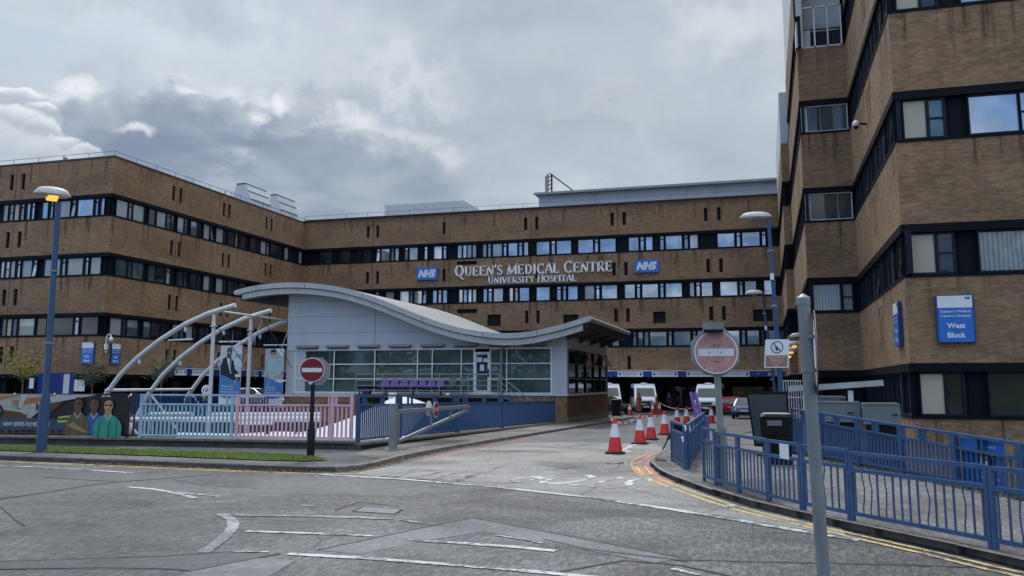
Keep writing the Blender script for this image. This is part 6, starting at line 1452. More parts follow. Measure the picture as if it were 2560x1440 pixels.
SKD, SKF = paint('skin_brown', (.16,.08,.05), .6), paint('skin_fair', (.48,.30,.22), .6); HAIR = paint('hair_dark', (.012,.010,.009), .6); DKC = paint('cloth_dark', (.022,.022,.028), .85); NVC = paint('cloth_navy', (.02,.03,.07), .85); RUST = paint('cloth_rust', (.30,.062,.022), .85, var=.15); HV = paint('cloth_hi_vis', (.45,.62,.04), .7); BGE = paint('cloth_pale', (.35,.35,.36), .85)
p = ground_pt(1598, 1034); person('person in a long rust orange robe walking towards the white minibus', p, math.radians(175), SKD, HAIR, RUST, RUST, RUST)
p = ground_pt(1696, 1022); person('person in dark clothes standing at the entrance glass', (p.x, 81.5, -.55), .4, SKF, HAIR, NVC, DKC)
person('person in pale clothes standing at the entrance glass', (p.x-1.9, 82.2, -.55), -.3, SKF, HAIR, BGE, DKC); person('person in black beside the nearer minibus at the entrance', (p.x+1.2, 80.8, -.55), 1.2, SKD, HAIR, DKC, DKC)
q_ = atY(512, 985, 50); person('person in a yellow high visibility vest behind the white frame', (q_.x, 50, -.2), 2.6, SKF, HAIR, HV, NVC)
rs = atY(515, 975, 49); t = thing('road_sign', 'small round white sign on a post behind the white frame', 'road sign', (rs.x, 49, -.3)); q = MB(); q.lathe([(.01,-.01),(.34,-.01),(.34,.01),(.01,.01)], SIGNW, rs, 24, 'Y'); q.build('sign_disc', t); q = MB(); q.tube([(rs.x,49.03,-.3), (rs.x,49.03,rs.z)], .04, GALV, 8); q.build('post', t); q = MB(); fit_text(q, '10', (rs.x, 48.97, rs.z), (1,0,0), .36, .24, BLK, .004); q.build('number', t)
p = atY(1890, 985, 72); person('person in red beside the red hatchback', (p.x-.1, 72.5, -.55), 1.0, SKD, HAIR, paint('cloth_red', (.30,.02,.02), .85), DKC)
# ------------------------------------------------------------------ lettering and signs on the buildings
LETW = paint('letter_white', (.88,.87,.84), .45, var=.03)
def serif_line(mb, text, x0, x1, z0, cap, Y, big=1.14):
    """bold roman capitals: thick and thin strokes with slab serifs"""
    T, t = .21, .115
    L = {'U':[('l',.17,1,.17,.3,T),('l',.68,1,.68,.3,t),('a',.425,.32,.255,.30,180,360),('s',.17,1),('s',.68,1)],
     'E':[('l',.17,0,.17,1,T),('l',.1,.965,.62,.965,.07),('l',.1,.035,.66,.035,.07),('l',.17,.52,.52,.52,.07),('l',.62,1,.62,.8,.06),('l',.66,0,.66,.22,.06),('l',.52,.62,.52,.42,.06)],
     'N':[('l',.15,0,.15,1,t),('l',.75,0,.75,1,t),('d',.10,1,.75,0,T),('s',.15,0),('s',.1,1),('s',.75,1)],
     'M':[('l',.14,0,.14,1,t),('l',.86,0,.86,1,T),('d',.10,1,.48,.05,T),('d',.86,1,.48,.05,t),('s',.14,0),('s',.86,0),('s',.08,1),('s',.9,1)],
     'D':[('l',.17,0,.17,1,T),('a',.30,.5,.44,.5,-90,90),('l',.08,.965,.32,.965,.07),('l',.08,.035,.32,.035,.07)],
     'I':[('l',.2,0,.2,1,T),('s',.2,0),('s',.2,1)],
     'C':[('a',.46,.5,.38,.5,52,308),('l',.72,1,.72,.72,.06),('l',.72,0,.72,.2,.05)],
     'A':[('d',.06,0,.40,1,t),('d',.44,1,.80,0,T),('l',.2,.34,.62,.34,.07),('s',.08,0),('s',.78,0)],
     'L':[('l',.17,0,.17,1,T),('l',.1,.035,.62,.035,.07),('l',.62,0,.62,.24,.06),('s',.17,1)],
     'T':[('l',.37,0,.37,1,T),('l',.02,.965,.72,.965,.07),('l',.04,1,.04,.76,.06),('l',.70,1,.70,.76,.06),('s',.37,0)],
     'R':[('l',.17,0,.17,1,T),('a',.36,.75,.28,.25,-90,90),('l',.08,.965,.36,.965,.07),('l',.17,.5,.38,.5,.07),('d',.40,.5,.74,0,T),('s',.17,0),('s',.76,0)],
     'V':[('d',.06,1,.42,0,T),('d',.78,1,.42,0,t),('s',.08,1),('s',.78,1)],
     'Y':[('d',.06,1,.40,.48,T),('d',.74,1,.42,.48,t),('l',.41,0,.41,.5,T),('s',.08,1),('s',.74,1),('s',.41,0)],
     'H':[('l',.17,0,.17,1,T),('l',.72,0,.72,1,T),('l',.17,.52,.72,.52,.07),('s',.17,0),('s',.72,0),('s',.17,1),('s',.72,1)],
     'O':[('a',.46,.5,.40,.5,0,360)], 'Q':[('a',.46,.5,.40,.5,0,360),('d',.42,.05,.86,-.26,.12)],
     'P':[('l',.17,0,.17,1,T),('a',.36,.73,.28,.27,-90,90),('l',.08,.965,.36,.965,.07),('l',.17,.46,.38,.46,.07),('s',.17,0)],
     'S':[('c',)], "'":[('d',.14,1.05,.08,.78,.12)]}
    Wd = {'I':.4,'M':1.0,'N':.9,"'":.24,'S':.62,'L':.68,'E':.74,'T':.76,'P':.7,'R':.82,'C':.82,'D':.84,'Q':.94,'O':.94}
    cur = 0; lay = []
    for i, ch in enumerate(text):
        if ch == ' ': cur += .42; continue
        k = big if (i == 0 or text[i-1] == ' ') else 1.0
        lay.append((ch, cur, k)); cur += (Wd.get(ch, .84)+.02)*k
    sx = (x1-x0)/cur
    def P(u, v): return Vector((x0+u*sx, Y, z0+v*cap))
    def stroke(pts, ws):
        for a, b, wa, wb in zip(pts[:-1], pts[1:], ws[:-1], ws[1:]):
            a = Vector((a[0]*sx, a[1]*cap)); b = Vector((b[0]*sx, b[1]*cap)); d = (b-a); 
            if d.length < 1e-6: continue
            d.normalize(); n = Vector((-d.y, d.x)); wa2, wb2 = wa*cap*.5, wb*cap*.5; e = d*.012
            q = [a-n*wa2-e, b-n*wb2+e, b+n*wb2+e, a+n*wa2-e]
            mb.prism([(x0+p.x, Y, z0+p.y) for p in q], (0,-.10,0), LETW)
    for ch, u0_, k in lay:
        mb = MB()
        for g in L[ch]:
            if g[0] in 'ld': stroke([(u0_+g[1]*k, g[2]*k), (u0_+g[3]*k, g[4]*k)], [g[5]]*2)
            elif g[0] == 's': stroke([(u0_+(g[1]-.15)*k, (g[2] if g[2] == 0 else g[2]-.06)*k+.03), (u0_+(g[1]+.15)*k, (g[2] if g[2] == 0 else g[2]-.06)*k+.03)], [.06, .06])
            elif g[0] == 'a':
                _, cx, cy, rx, ry, d0, d1 = g; n = 12; pts = []; ws = []
                for j in range(n+1):
                    a = math.radians(d0+(d1-d0)*j/n); pts.append((u0_+(cx+(rx-.06)*math.cos(a))*k, (cy+(ry-.04)*math.sin(a))*k)); ws.append(.10+.135*abs(math.cos(a)))
                stroke(pts, ws)
            elif g[0] == 'c':
                sp = [(.50,.78),(.46,.92),(.32,.965),(.18,.92),(.12,.77),(.20,.62),(.34,.52),(.47,.40),(.50,.24),(.42,.08),(.28,.035),(.14,.08),(.08,.24)]
                stroke([(u0_+a*k*1.05, b*k) for a, b in sp], [.09,.11,.10,.12,.17,.21,.22,.21,.17,.12,.10,.11,.09])
        mb.build('letter', tx)
tx = thing('wall_lettering', 'big white raised roman letters in two lines across the far block', 'lettering', (-23, YM, 12.3))
serif_line(None, "QUEEN'S MEDICAL CENTRE", -31.55, -14.5, 13.30, 1.06, YM-.05)
serif_line(None, "UNIVERSITY HOSPITAL", -27.8, -18.25, 12.40, .70, YM-.05, 1.1)
def nhs(x0, x1_, z0, z1_, lab):
    t = thing('wall_sign', lab, 'sign', ((x0+x1_)/2, YM, z0), 'blue logo boards on the far block')
    q = MB(); q.box((x0, YM-.22, z0), (x1_, YM-.01, z1_), SIGNB); q.build('panel', t)
    q = MB(); fit_text(q, 'NHS', ((x0+x1_)/2, YM-.225, (z0+z1_)/2), (1,0,0), (x1_-x0)*.86, (z1_-z0)*.64, SIGNW, .004, .28, .07, .94); q.build('logo', t)
nhs(-35.9, -33.5, 13.05, 14.4, 'blue NHS board left of the big white lettering'); nhs(-12.25, -9.85, 13.05, 14.35, 'blue NHS board right of the big white lettering')
def block_sign(f, u0, u1, z0, z1, l1_, lab, group, bold=.03):
    t = thing('wall_sign', lab, 'sign', tuple(f.p((u0+u1)/2, z0)), group); w, h = u1-u0, z1-z0
    q = MB(); f.box(q, u0-.05*w, u1+.05*w, z0, z1, 0.01, .14, SIGND); q.build('case', t)
    q = MB(); f.quad(q, u0, u1, z0+.01*h, z1-.27*h, .145, SIGNB); f.quad(q, u0, u1, z1-.265*h, z1-.01*h, .145, SIGNW)
    uc = (u0+u1)/2; R3 = f.r
    for i, (s_, hh_, zz) in enumerate(((("Queen's Medical"), .062, .655), ("Centre Campus", .062, .555), (l1_, .115, .355), ('Block', .115, .155))):
        fit_text(q, s_, f.p(uc, z0+h*zz, .147), R3, None if i > 1 else w*.86, h*hh_, SIGNW, .003, bold=bold if i > 1 else .015)
    fit_text(q, 'Nottingham University Hospitals', f.p(u0+w*.42, z1-h*.07, .147), R3, w*.62, h*.022, GREYP, .003); f.quad(q, u1-w*.2, u1-w*.05, z1-h*.09, z1-h*.04, .148, SIGNB)
    q.build('face', t)
block_sign(fw1, .95, 2.02, 3.33, 4.92, 'West', 'large blue and white West Block sign on the near wall facing the road', 'blue block name signs on the walls')
ws = fs1.u_of(2250, 800); block_sign(fs1, ws-.55, ws+.55, 3.3, 4.85, 'West', 'blue West Block sign seen at a sharp angle round the corner', 'blue block name signs on the walls')
ea = fa.u_of(207, 885); eb_ = fa.u_of(236, 885); block_sign(fa, ea, eb_, 3.4, 5.1, 'East', 'blue East Block sign on the shaded wall left of the corner', 'blue block name signs on the walls')
ec = fb.u_of(275.5, 885); ed = fb.u_of(297, 885); block_sign(fb, ec, ed, 3.4, 5.05, 'East', 'blue East Block sign on the wall right of the corner and camera', 'blue block name signs on the walls')
# cameras on the walls
cc = thing('security_camera', 'white security camera on a hooked arm at the east block corner', 'security camera', (XB, YA, 4.5))
b0 = Vector((XB+.1, YA+.35, 4.2)); q = MB(); q.tube([b0, b0+Vector((.15,-.2,.1)), b0+Vector((.15,-.2,1.25)), b0+Vector((.25,-.2,1.5)), b0+Vector((.5,-.2,1.5)), b0+Vector((.58,-.2,1.3))], .05, SIGNW, 8); q.build('arm', cc, smooth=True)
q = MB(); q.ell(b0+Vector((.58,-.2,1.12)), (.16,.16,.2), SIGNW, 12, 8); q.build('dome', cc, smooth=True); q = MB(); q.box(b0+Vector((.05,-.3,.35)), b0+Vector((.25,-.1,.75)), SIGNW); q.build('box', cc)
cw = atX(2140, 310, XW-.45); ct2 = thing('security_camera', 'white security camera on the side wall of the near block', 'security camera', tuple(cw))
q = MB(); q.ell(cw, (.16,.18,.16), SIGNW, 12, 8); q.build('dome', ct2, smooth=True); q = MB(); q.ell(cw-Vector((0,0,.12)), (.12,.13,.12), BLK, 12, 8); q.build('lens', ct2, smooth=True); q = MB(); q.bar(cw+Vector((.1,0,.02)), cw+Vector((.47,0,-.05)), .08, .08, BLK); q.build('arm', ct2)
# ------------------------------------------------------------------ entrance canopies with direction boards
def canopy(lab, f, u0, u1, z0, z1, d, boards, cream=()):
    t = thing('entrance_canopy', lab, 'canopy', tuple(f.p((u0+u1)/2, z0)))
    q = MB(); f.box(q, u0, u1, z0, z1, 0.02, d, SIGND); q.build('beam', t)
    q = MB(); f.box(q, u0-.1, u1+.1, z1, z1+.09, 0.02, d+.12, SILVER); q.build('roof_edge', t)
    GT = paint('board_text_grey', (.20,.22,.26), .5)
    for i, (a, b) in enumerate(boards):
        s_ = MB(); f.box(s_, a, b, z0-.02, z1-.02, d+.005, d+.05, CREAM if i in cream else SIGNW); o = s_.build('direction_board', t)
        s_ = MB()
        for c in (a+.22, b-.22): s_.face([f.p(c+.12*math.cos(k*PI/5), (z0+z1)/2-.02+.12*math.sin(k*PI/5), d+.055) for k in range(10)], SIGND)
        uu = a+.5; rr = random.Random(i*7+3)
        while uu < b-.6:
            w_ = rr.uniform(.12,.3); f.quad(s_, uu, uu+w_, (z0+z1)/2-.06, (z0+z1)/2+.03, d+.056, GT); uu += w_+.07
        s_.build('arrow_and_text', o)
    for a, b in boards:
        s_ = MB(); f.box(s_, b+.42, b+.62, z0-.1, z1+.2, .02, d+.1, SIGND); s_.build('bracket', t)
    return t
um = lambda px: fm.u_of(px, 935)
D0 = 3.0
def umd(px): return (atY(px, 937, YM-D0).x - fm.o.x)
ca = canopy('long blue canopy with white direction boards over the main entrance', fm, umd(1440), umd(1984), 2.66, 3.16, D0, [(umd(1448),umd(1515)), (umd(1544),umd(1608)), (umd(1630),umd(1695)), (umd(1716),umd(1783)), (umd(1805),umd(1874))])
q = MB(); fit_text(q, 'RAMP', fm.p(umd(1932), 2.90, D0+.02), (1,0,0), umd(1943)-umd(1919), .30, SIGNW, .006, bold=.02); f_ = fm; fm.quad(q, umd(1886), umd(1898), 2.80, 3.0, D0+.012, paint('faded_board_text', (.20,.26,.45), .5)); q.build('lettering', ca)
D1 = 1.6
def ubd(px): return atX(px, 922, XB+D1).y - fb.o.y
canopy('blue canopy with pale boards along the east block entrance', fb, ubd(432), ubd(735), 2.62, 3.16, D1, [(ubd(437),ubd(466)), (ubd(475),ubd(532)), (ubd(616),ubd(645)), (ubd(655),ubd(690))], cream=(2,))
# ------------------------------------------------------------------ roof plant
def ventilator(pts, lab):
    (xr, y0) = pts[0]; y1_ = pts[1]; xl, zt = pts[2], pts[3]; z0 = ROOF-.02
    t = thing('roof_ventilator', lab, 'roof ventilator', ((xl+xr)/2, (y0+y1_)/2, z0), 'white ridged ventilators on the east block roof')
    h = zt-z0; w = xr-xl; P_ = [(xl,z0),(xr,z0),(xr,z0+h*.42),(xr-w*.13,z0+h*.72),(xr-w*.27,zt),(xl+w*.27,zt),(xl+w*.06,z0+h*.45),(xl,z0+h*.3)]
    q = MB(); q.prism([(x,y0,z) for x, z in P_], (0,y1_-y0,0), CLAD); q.build('housing', t)
    JT = paint('seam_grey', (.20,.22,.23), .5)
    for (xa, za) in ((xr,z0+h*.42),(xr-w*.13,z0+h*.72),(xr-w*.27,zt)): q = MB(); q.bar((xa+.02,y0,za+.01), (xa+.02,y1_,za+.01), .07, .09, JT); q.build('seam', t)
    q = MB(); q.box((xr,y0+(y1_-y0)*.62,z0+.3), (xr+.03,y0+(y1_-y0)*.63,z0+h*.4), JT); q.build('door_joint', t)
    q = MB(); q.bar((xl+w*.27,y0-.01,zt+.02), (xr-w*.27,y0-.01,zt+.02), .08, .1, BLK); q.build('ridge_cap', t)
for (pb, pe, pl_x, pt_y, lab) in (((626,508),(676,527),577,460,'white ridged roof ventilator, the nearer of two on the east block'), ((699,531),(743,550),668,488,'white ridged roof ventilator, the farther of two on the east block')):
    xr = XB-1.6; y0 = atX(*pb, xr).y; y1_ = atX(*pe, xr).y; xl = atY(pl_x, 497, y0).x; zt_ = atY(pb[0]-25, pt_y, y0).z
    ventilator(((xr, y0), y1_, xl, zt_), lab)
ra = thing('roof_railing', 'small steel access railing beside the nearer roof ventilator', 'railing', (XB-3, 70, ROOF))
for px in (548, 562, 580):
    p = atX(px, 478, XB-3.5); q = MB(); q.tube([(p.x,p.y,ROOF), (p.x,p.y,p.z)], .035, MATS['roof_rail_grey'], 6); q.build('post', ra)
for pz in (.0, -.6): a, b = atX(546, 470, XB-3.5), atX(584, 469, XB-3.5); q = MB(); q.tube([(a.x,a.y,a.z+pz), (b.x,b.y,a.z+pz)], .03, MATS['roof_rail_grey'], 6); q.build('rail', ra)
p = atY(163, 398, YA+3); q = MB(); q.lathe([(.24,ROOF),(.24,ROOF+1.0),(.17,ROOF+1.05),(.17,p.z+.15),(.02,p.z+.2)], GALV, (p.x,YA+3,0), 14); tag(q.build('flue', smooth=True), 'short metal flue on the left roof edge of the east block', 'chimney')
CB = paint('plant_box_white', (.56,.57,.58), .6, var=.1, dirt=(.36,.35,.34), dirt_amt=.7)
Yp = YM+14; a, b, c = atY(962, 513, Yp), atY(1160, 501, Yp), atX(1212, 533, atY(1160, 501, Yp).x)
pb_ = thing('plant_box', 'pale rooftop box with streaked panels left of the lettering', 'roof plant', (a.x, Yp, ROOF))
q = MB(); q.box((a.x,Yp,ROOF-.5), (b.x,c.y,b.z), CB); q.build('housing', pb_); q = MB(); q.box((a.x-.03,Yp-.03,ROOF+1.9), (b.x+.03,Yp,ROOF+2.0), paint('seam_grey',(.2,.2,.2))); q.build('seam', pb_)
for i in range(1, 8): x = a.x+(b.x-a.x)*i/8; q = MB(); q.box((x-.02,Yp-.015,ROOF), (x+.02,Yp,b.z-.05), CLAD); q.build('panel_rib', pb_)
Yr = YM+4.0; a, b = atY(1347, 490, Yr), atY(1960, 450, Yr); zt_ = atY(1640, 470, Yr).z
pr_ = thing('plant_room', 'long grey clad plant room with an overhanging roof on the far block', 'roof plant', ((a.x+b.x)/2, Yr, ROOF))
q = MB(); q.box((a.x,Yr,ROOF), (b.x+3,Yr+9,zt_), GREYP); q.build('wall', pr_)
q = MB(); q.prism([(a.x-.4,Yr-.7,zt_-.02), (b.x+3,Yr-.7,zt_-.02), (b.x+3,Yr-.7,zt_+.16), (a.x-.4,Yr-.7,zt_+.16)], (0,10,.0), paint('roof_grey', (.30,.31,.32), .5)); q.build('roof', pr_)
q = MB(); q.box((a.x-.4,Yr-.82,zt_-.12), (b.x+3,Yr-.68,zt_+.03), GALV); q.build('gutter', pr_)
for px in (1485, 1562, 1713, 1785): x = atY(px, 490, Yr).x; q = MB(); q.tube([(x,Yr-.75,zt_-.1), (x,Yr-.12,zt_-.35), (x,Yr-.1,ROOF+.2)], .075, CLAD, 8); q.build('downpipe', pr_, smooth=True)
q = MB(); p = atY(1614, 466, Yr+2); q.lathe([(.45,zt_),(.45,zt_+.35),(.6,zt_+.4),(.55,zt_+.7),(.1,zt_+.85)], GALV, (p.x,Yr+2,0), 14); q.build('cowl', pr_, smooth=True)
dv = thing('roof_davit', 'dark lattice mast with a slanting stay on the far block roof', 'mast', (atY(1374,480,YM+8).x, YM+8, ROOF))
for px in (1369, 1379): a, b = atY(px, 470, YM+8), atY(px+.5, 436, YM+8); q = MB(); q.bar((a.x,YM+8,ROOF), b, .16, .16, BLK); q.build('mast', dv)
for k in range(4): a, b = atY(1369, 476-k*10, YM+8), atY(1379, 468-k*10, YM+8); q = MB(); q.bar(a, b, .09, .09, BLK); q.build('lattice', dv)
a, b = atY(1374, 433, YM+8), atY(1432, 476, YM+8); q = MB(); q.bar(a, b, .13, .13, BLK); q.build('stay', dv)
a, b = atY(1371, 468, YM+7.8), atY(1366, 441, YM+7.8); q = MB(); q.box((a.x-.35,YM+7.6,a.z-.8), (a.x-.02,YM+7.8,b.z), GALV); q.build('panel', dv)
# ------------------------------------------------------------------ blue gates, notice board and trees in front of the east block
bgz = -.45
gt = thing('gate', 'tall bright blue barred gates under the east block', 'gate', (atY(138,950,54.0).x, 54, bgz))
BBL = paint('bright_blue_paint', (.012,.05,.26), .45, var=.15)
xa, xb = atY(93, 940, 54).x, atY(184, 940, 54).x
for x in (xa, xa+(xb-xa)*.36, xa+(xb-xa)*.7, xb): q = MB(); q.box((x-.06,53.94,bgz), (x+.06,54.06,2.72), BBL); q.build('post', gt)
for z in (2.62, .2): q = MB(); q.box((xa,53.96,z), (xb,54.04,z+.1), BBL); q.build('rail', gt)
for i in range(30): x = xa+(xb-xa)*(i+.5)/30; q = MB(); q.box((x-.035,53.98,bgz+.1), (x+.035,54.02,2.62), BBL if not 21 < i < 27 else WHITE); q.build('bar', gt)
nb = thing('notice_board', 'white notice board on the dark wall right of the blue gates', 'notice board', (atY(200,960,54).x, 54, bgz))
x0, x1_ = atY(188, 960, 54).x, atY(213, 960, 54).x; z0, z1_ = atY(200, 978, 54).z, atY(200, 949, 54).z
q = MB(); q.box((x0,53.9,z0), (x1_,53.97,z1_), SIGNW); q.build('panel', nb)
for x in (x0+.05, x1_-.05): q = MB(); q.box((x-.03,53.98,bgz), (x+.03,54.04,z1_), BLK); q.build('post', nb)
x0 = atY(75, 950, 53.8).x; q = MB(); q.box((x0,53.75,1.5), (x0+.4,53.8,2.3), SIGNW); t = tag(q.build('notice'), 'small white paper notice by the yellow tree under the east block', 'notice')
q = MB(); q.box((atY(68,950,53.9).x,53.85,bgz), (atY(92,950,53.9).x,53.9,2.4), NAVY); tag(q.build('metal_shutter'), 'dark ribbed shutter behind the yellow tree', 'shutter')
def leaf_mat(name, c):
    m, nt, b = nodes_of(name); oi = tex(nt, 'Noise', geo(nt), Scale=3.0, Detail=4.0); n = tex(nt, 'White', None) if False else tex(nt, 'Noise', geo(nt), Scale=24.0)
    col = ramp(nt, oi.outputs[0], [(.3, sc(c, .55)), (.7, sc(c, 1.35))]); col = mixc(nt, .5, col, ramp(nt, n.outputs[0], [(.3, (.5,.5,.5)), (.7, (1.4,1.4,1.4))]), 'MULTIPLY')
    nt.links.new(col, b.inputs['Base Color']); b.inputs['Roughness'].default_value = .6; b.inputs['Specular IOR Level'].default_value = .3
    return m
BARK = paint('bark', (.14,.12,.10), .9, var=.4, scale=8, bmp=.4)
def small_tree(lab, px, pyc, rpx, rpy, Y, mat, n, seed):
    r = random.Random(seed); c = atY(px, pyc, Y); k = (c-CAM).length/F; R, H = rpx*k, rpy*k; base = Vector((c.x+r.uniform(-.1,.1), Y, -.45))
    t = thing('tree', lab, 'tree', tuple(base), 'slim young trees in front of the east block')
    q = MB(); fork = Vector((c.x, Y, c.z-H*.75)); q.tube([base, base.lerp(fork, .5)+Vector((.05,0,0)), fork], [.07,.055,.045], BARK, 8)
    tips = []
    for i in range(9):
        a = i*2.4; e = fork+Vector((math.cos(a)*R*r.uniform(.4,.85), math.sin(a)*R*.7, H*r.uniform(.5,1.5))); m_ = fork.lerp(e, .5)+Vector((0,0,H*.15)); q.tube([fork, m_, e], [.03,.02,.008], BARK, 5); tips += [m_, e, m_.lerp(e,.6)]
    q.build('trunk', t, smooth=True)
    q = MB(); tips.append(c+Vector((0,0,H*.6)))
    for _ in range(n):
        o_ = r.choice(tips); p = o_+Vector((r.gauss(0,R*.24), r.gauss(0,R*.24), r.gauss(0,H*.2)))
        if abs(p.x-c.x) > R*1.15 or abs(p.z-c.z) > H*1.15: continue
        s_ = r.uniform(.04,.085); u_ = Vector((r.gauss(0,1), r.gauss(0,1), r.gauss(0,1))).normalized(); v_ = u_.orthogonal().normalized()
        q.face([p-u_*s_, p+v_*s_*.55, p+u_*s_, p-v_*s_*.55], mat)
    q.build('crown', t)
small_tree('yellow leaved young tree by the lamp post', 60, 918, 44, 40, 50.5, leaf_mat('leaf_yellow', (.30,.25,.045)), 1500, 4)
small_tree('dark green young tree below the East Block sign', 232, 940, 32, 34, 51.5, leaf_mat('leaf_dark_green', (.07,.085,.04)), 1300, 5)
small_tree('pale green young tree between the white arches', 405, 925, 32, 38, 52.5, leaf_mat('leaf_grey_green', (.12,.13,.06)), 1300, 6)
# ------------------------------------------------------------------ road markings and repairs (sheets a few mm above the road)
def worn(name, c, under, lo=.44, hi=.56, scale=7.0):
    """paint worn through to the road in flakes, over broader faded stretches"""
    m, nt, b = nodes_of(name); v = geo(nt); n = tex(nt, 'Noise', v, Scale=scale, Detail=9.0, Roughness=.8); n2 = tex(nt, 'Noise', v, Scale=.9, Detail=3.0)
    ad = nt.nodes.new('ShaderNodeMath'); ad.operation = 'MULTIPLY_ADD'; nt.links.new(n2.outputs[0], ad.inputs[0]); ad.inputs[1].default_value = .6; nt.links.new(n.outputs[0], ad.inputs[2])
    sb = nt.nodes.new('ShaderNodeMath'); sb.operation = 'SUBTRACT'; nt.links.new(ad.outputs[0], sb.inputs[0]); sb.inputs[1].default_value = .3
    col = ramp(nt, sb.outputs[0], [(lo, under), (hi, c)]); n3 = tex(nt, 'Noise', v, Scale=30.0, Detail=4.0, Roughness=.8); col = mixc(nt, .7, col, ramp(nt, n3.outputs[0], [(.34,(.45,.45,.45)),(.5,(1,1,1)),(.7,(1.1,1.1,1.1))]), 'MULTIPLY')
    nt.links.new(col, b.inputs['Base Color']); b.inputs['Roughness'].default_value = .75; return m
WL = worn('worn_white_line', (.52,.52,.50), (.11,.11,.112), .43, .53); WL2 = worn('very_worn_white_line', (.36,.36,.355), (.14,.14,.148), .42, .60); WLC = worn('worn_white_on_concrete', (.66,.65,.62), (.24,.225,.205), .40, .50)
YL = worn('worn_yellow_line', (.60,.44,.16), (.17,.145,.115), .40, .49); RL = worn('worn_red_line', (.56,.19,.13), (.20,.17,.15), .40, .54)
def wz(mb, pts, mat, dz):
    P = []
    for p in pts:
        z = 0
        for _ in range(4): q_ = atZ(p[0], p[1], z+dz); z = gz(q_.y)
        P.append((q_.x, q_.y))
    mb.append(P); return P
def mark(name, pxpts, mat, dz=.016): 
    P = []; wz(P, pxpts, mat, dz); o = sheet(name, P[0], mat, dz); return o
def wline(name, pts, w, mat, dz=.016, dash=None, kind='structure'):
    q = MB(); V0 = [Vector((p[0], p[1], 0)) for p in pts]; V = []
    for a_, b_ in zip(V0[:-1], V0[1:]):
        k_ = max(1, int((b_-a_).length/max(.07, w*.6))); V += [a_.lerp(b_, i/k_) for i in range(k_)]
    V.append(V0[-1]); n_ = len(V)
    L, R = [], []
    for i, p in enumerate(V):
        d = (V[min(i+1,n_-1)]-V[max(i-1,0)]).normalized(); s_ = Vector((-d.y, d.x, 0))*w/2
        for lst, v in ((L, p+s_*rng.uniform(.74,1.08)), (R, p-s_*rng.uniform(.74,1.08))): lst.append(Vector((v.x, v.y, gz(v.y)+dz)))
    for i in range(n_-1): q.face([R[i], R[i+1], L[i+1], L[i]], mat)
    o = q.build(name); o['kind'] = kind; return o
def pxline(name, px, w, mat, dz=.0085):
    return wline(name, [atZ(x, y, dz)[:2] for x, y in px], w, mat, dz)
pxline('give_way_line', [(800,1186),(1000,1197),(1250,1218),(1500,1246),(1700,1276),(1950,1318),(2150,1350)], .19, WL, .0095)
pxline('white_line', [(-60,1163),(90,1167),(210,1174),(330,1182)], .13, WL)
pxline('white_line', [(320,1217),(380,1222),(440,1232),(490,1245)], .14, WL); pxline('white_line', [(430,1229),(490,1235),(553,1241)], .10, WL)
pxline('white_line', [(553,1284),(578,1298),(584,1313),(572,1332),(548,1353),(508,1381)], .17, WL2)
pxline('white_line', [(585,1287),(750,1289),(900,1293),(980,1297)], .16, WL2); pxline('white_line', [(1000,1299),(1062,1308)], .07, WL)
pxline('white_line', [(615,1327),(720,1331),(840,1335),(930,1339)], .13, WL); pxline('white_line', [(1020,1349),(1150,1357),(1290,1367),(1390,1377)], .15, WL)
pxline('white_line', [(1240,1337),(1300,1346),(1355,1357)], .07, WL); pxline('white_line', [(552,1376),(610,1378),(672,1379)], .08, WL)
pxline('white_line', [(720,1384),(900,1394),(1120,1410),(1330,1428),(1500,1444)], .14, WL); pxline('white_line', [(1680,1421),(1790,1444)], .10, WL); pxline('white_line', [(754,1262),(786,1264)], .06, WL)
offs = lambda pts, d: [(a[0]-d*.8, a[1]-d*.6) for a in pts]
def off_line(pts, d):
    V = [Vector(p) for p in pts]; out = []
    for i, p in enumerate(V):
        t = (V[min(i+1,len(V)-1)]-V[max(i-1,0)]).normalized(); s_ = Vector((t.y, -t.x)); out.append(p+s_*d)
    return out
def fine(pts, n=6):
    """Catmull-Rom through the kerb points so the painted curves are smooth"""
    P = [Vector(p) for p in pts]; out = []
    for i in range(len(P)-1):
        p0, p1, p2, p3 = P[max(i-1,0)], P[i], P[i+1], P[min(i+2,len(P)-1)]
        for k in range(n):
            t = k/n; out.append(.5*((2*p1)+(p2-p0)*t+(2*p0-5*p1+4*p2-p3)*t*t+(3*p1-p0-3*p2+p3)*t**3))
    return out+[P[-1]]
KRf = fine(KR[3:]); KRc = fine(KR[1:6])
wline('yellow_line', off_line(KRf, .26), .085, YL, .0092); wline('yellow_line', off_line(KRf, .46), .085, YL, .0092)
wline('red_line', off_line(KRc, .17), .12, RL, .0098); wline('red_line', off_line(KRc, .36), .10, RL, .0098); wline('yellow_line', off_line(KRc, .54), .10, worn('orange_line', (.50,.25,.11), (.20,.17,.15), .34, .48), .0092)
KLf = fine(KL[1:7]); wline('yellow_line', off_line(KLf, .30), .075, YL, .0090); wline('yellow_line', off_line(KLf, .48), .075, YL, .0090)
wline('yellow_line', [(-10.4,16.72),(-9.2,16.66),(-8.5,16.95),(-8.22,18.0)], .08, YL, .0102)
wline('red_line', [(-8.25,19.2),(-8.42,21),(-8.52,24),(-8.52,30),(-8.52,46)], .07, RL, .0096); wline('red_line', [(-8.05,19.2),(-8.22,21),(-8.32,24),(-8.32,30),(-8.32,46)], .05, RL, .0096)
for pts in ([(1545,1129),(1577,1112),(1593,1110),(1560,1128)], [(1548,1133),(1566,1127),(1584,1127),(1560,1131)]): mark('white_marking', pts, WLC, .0105)
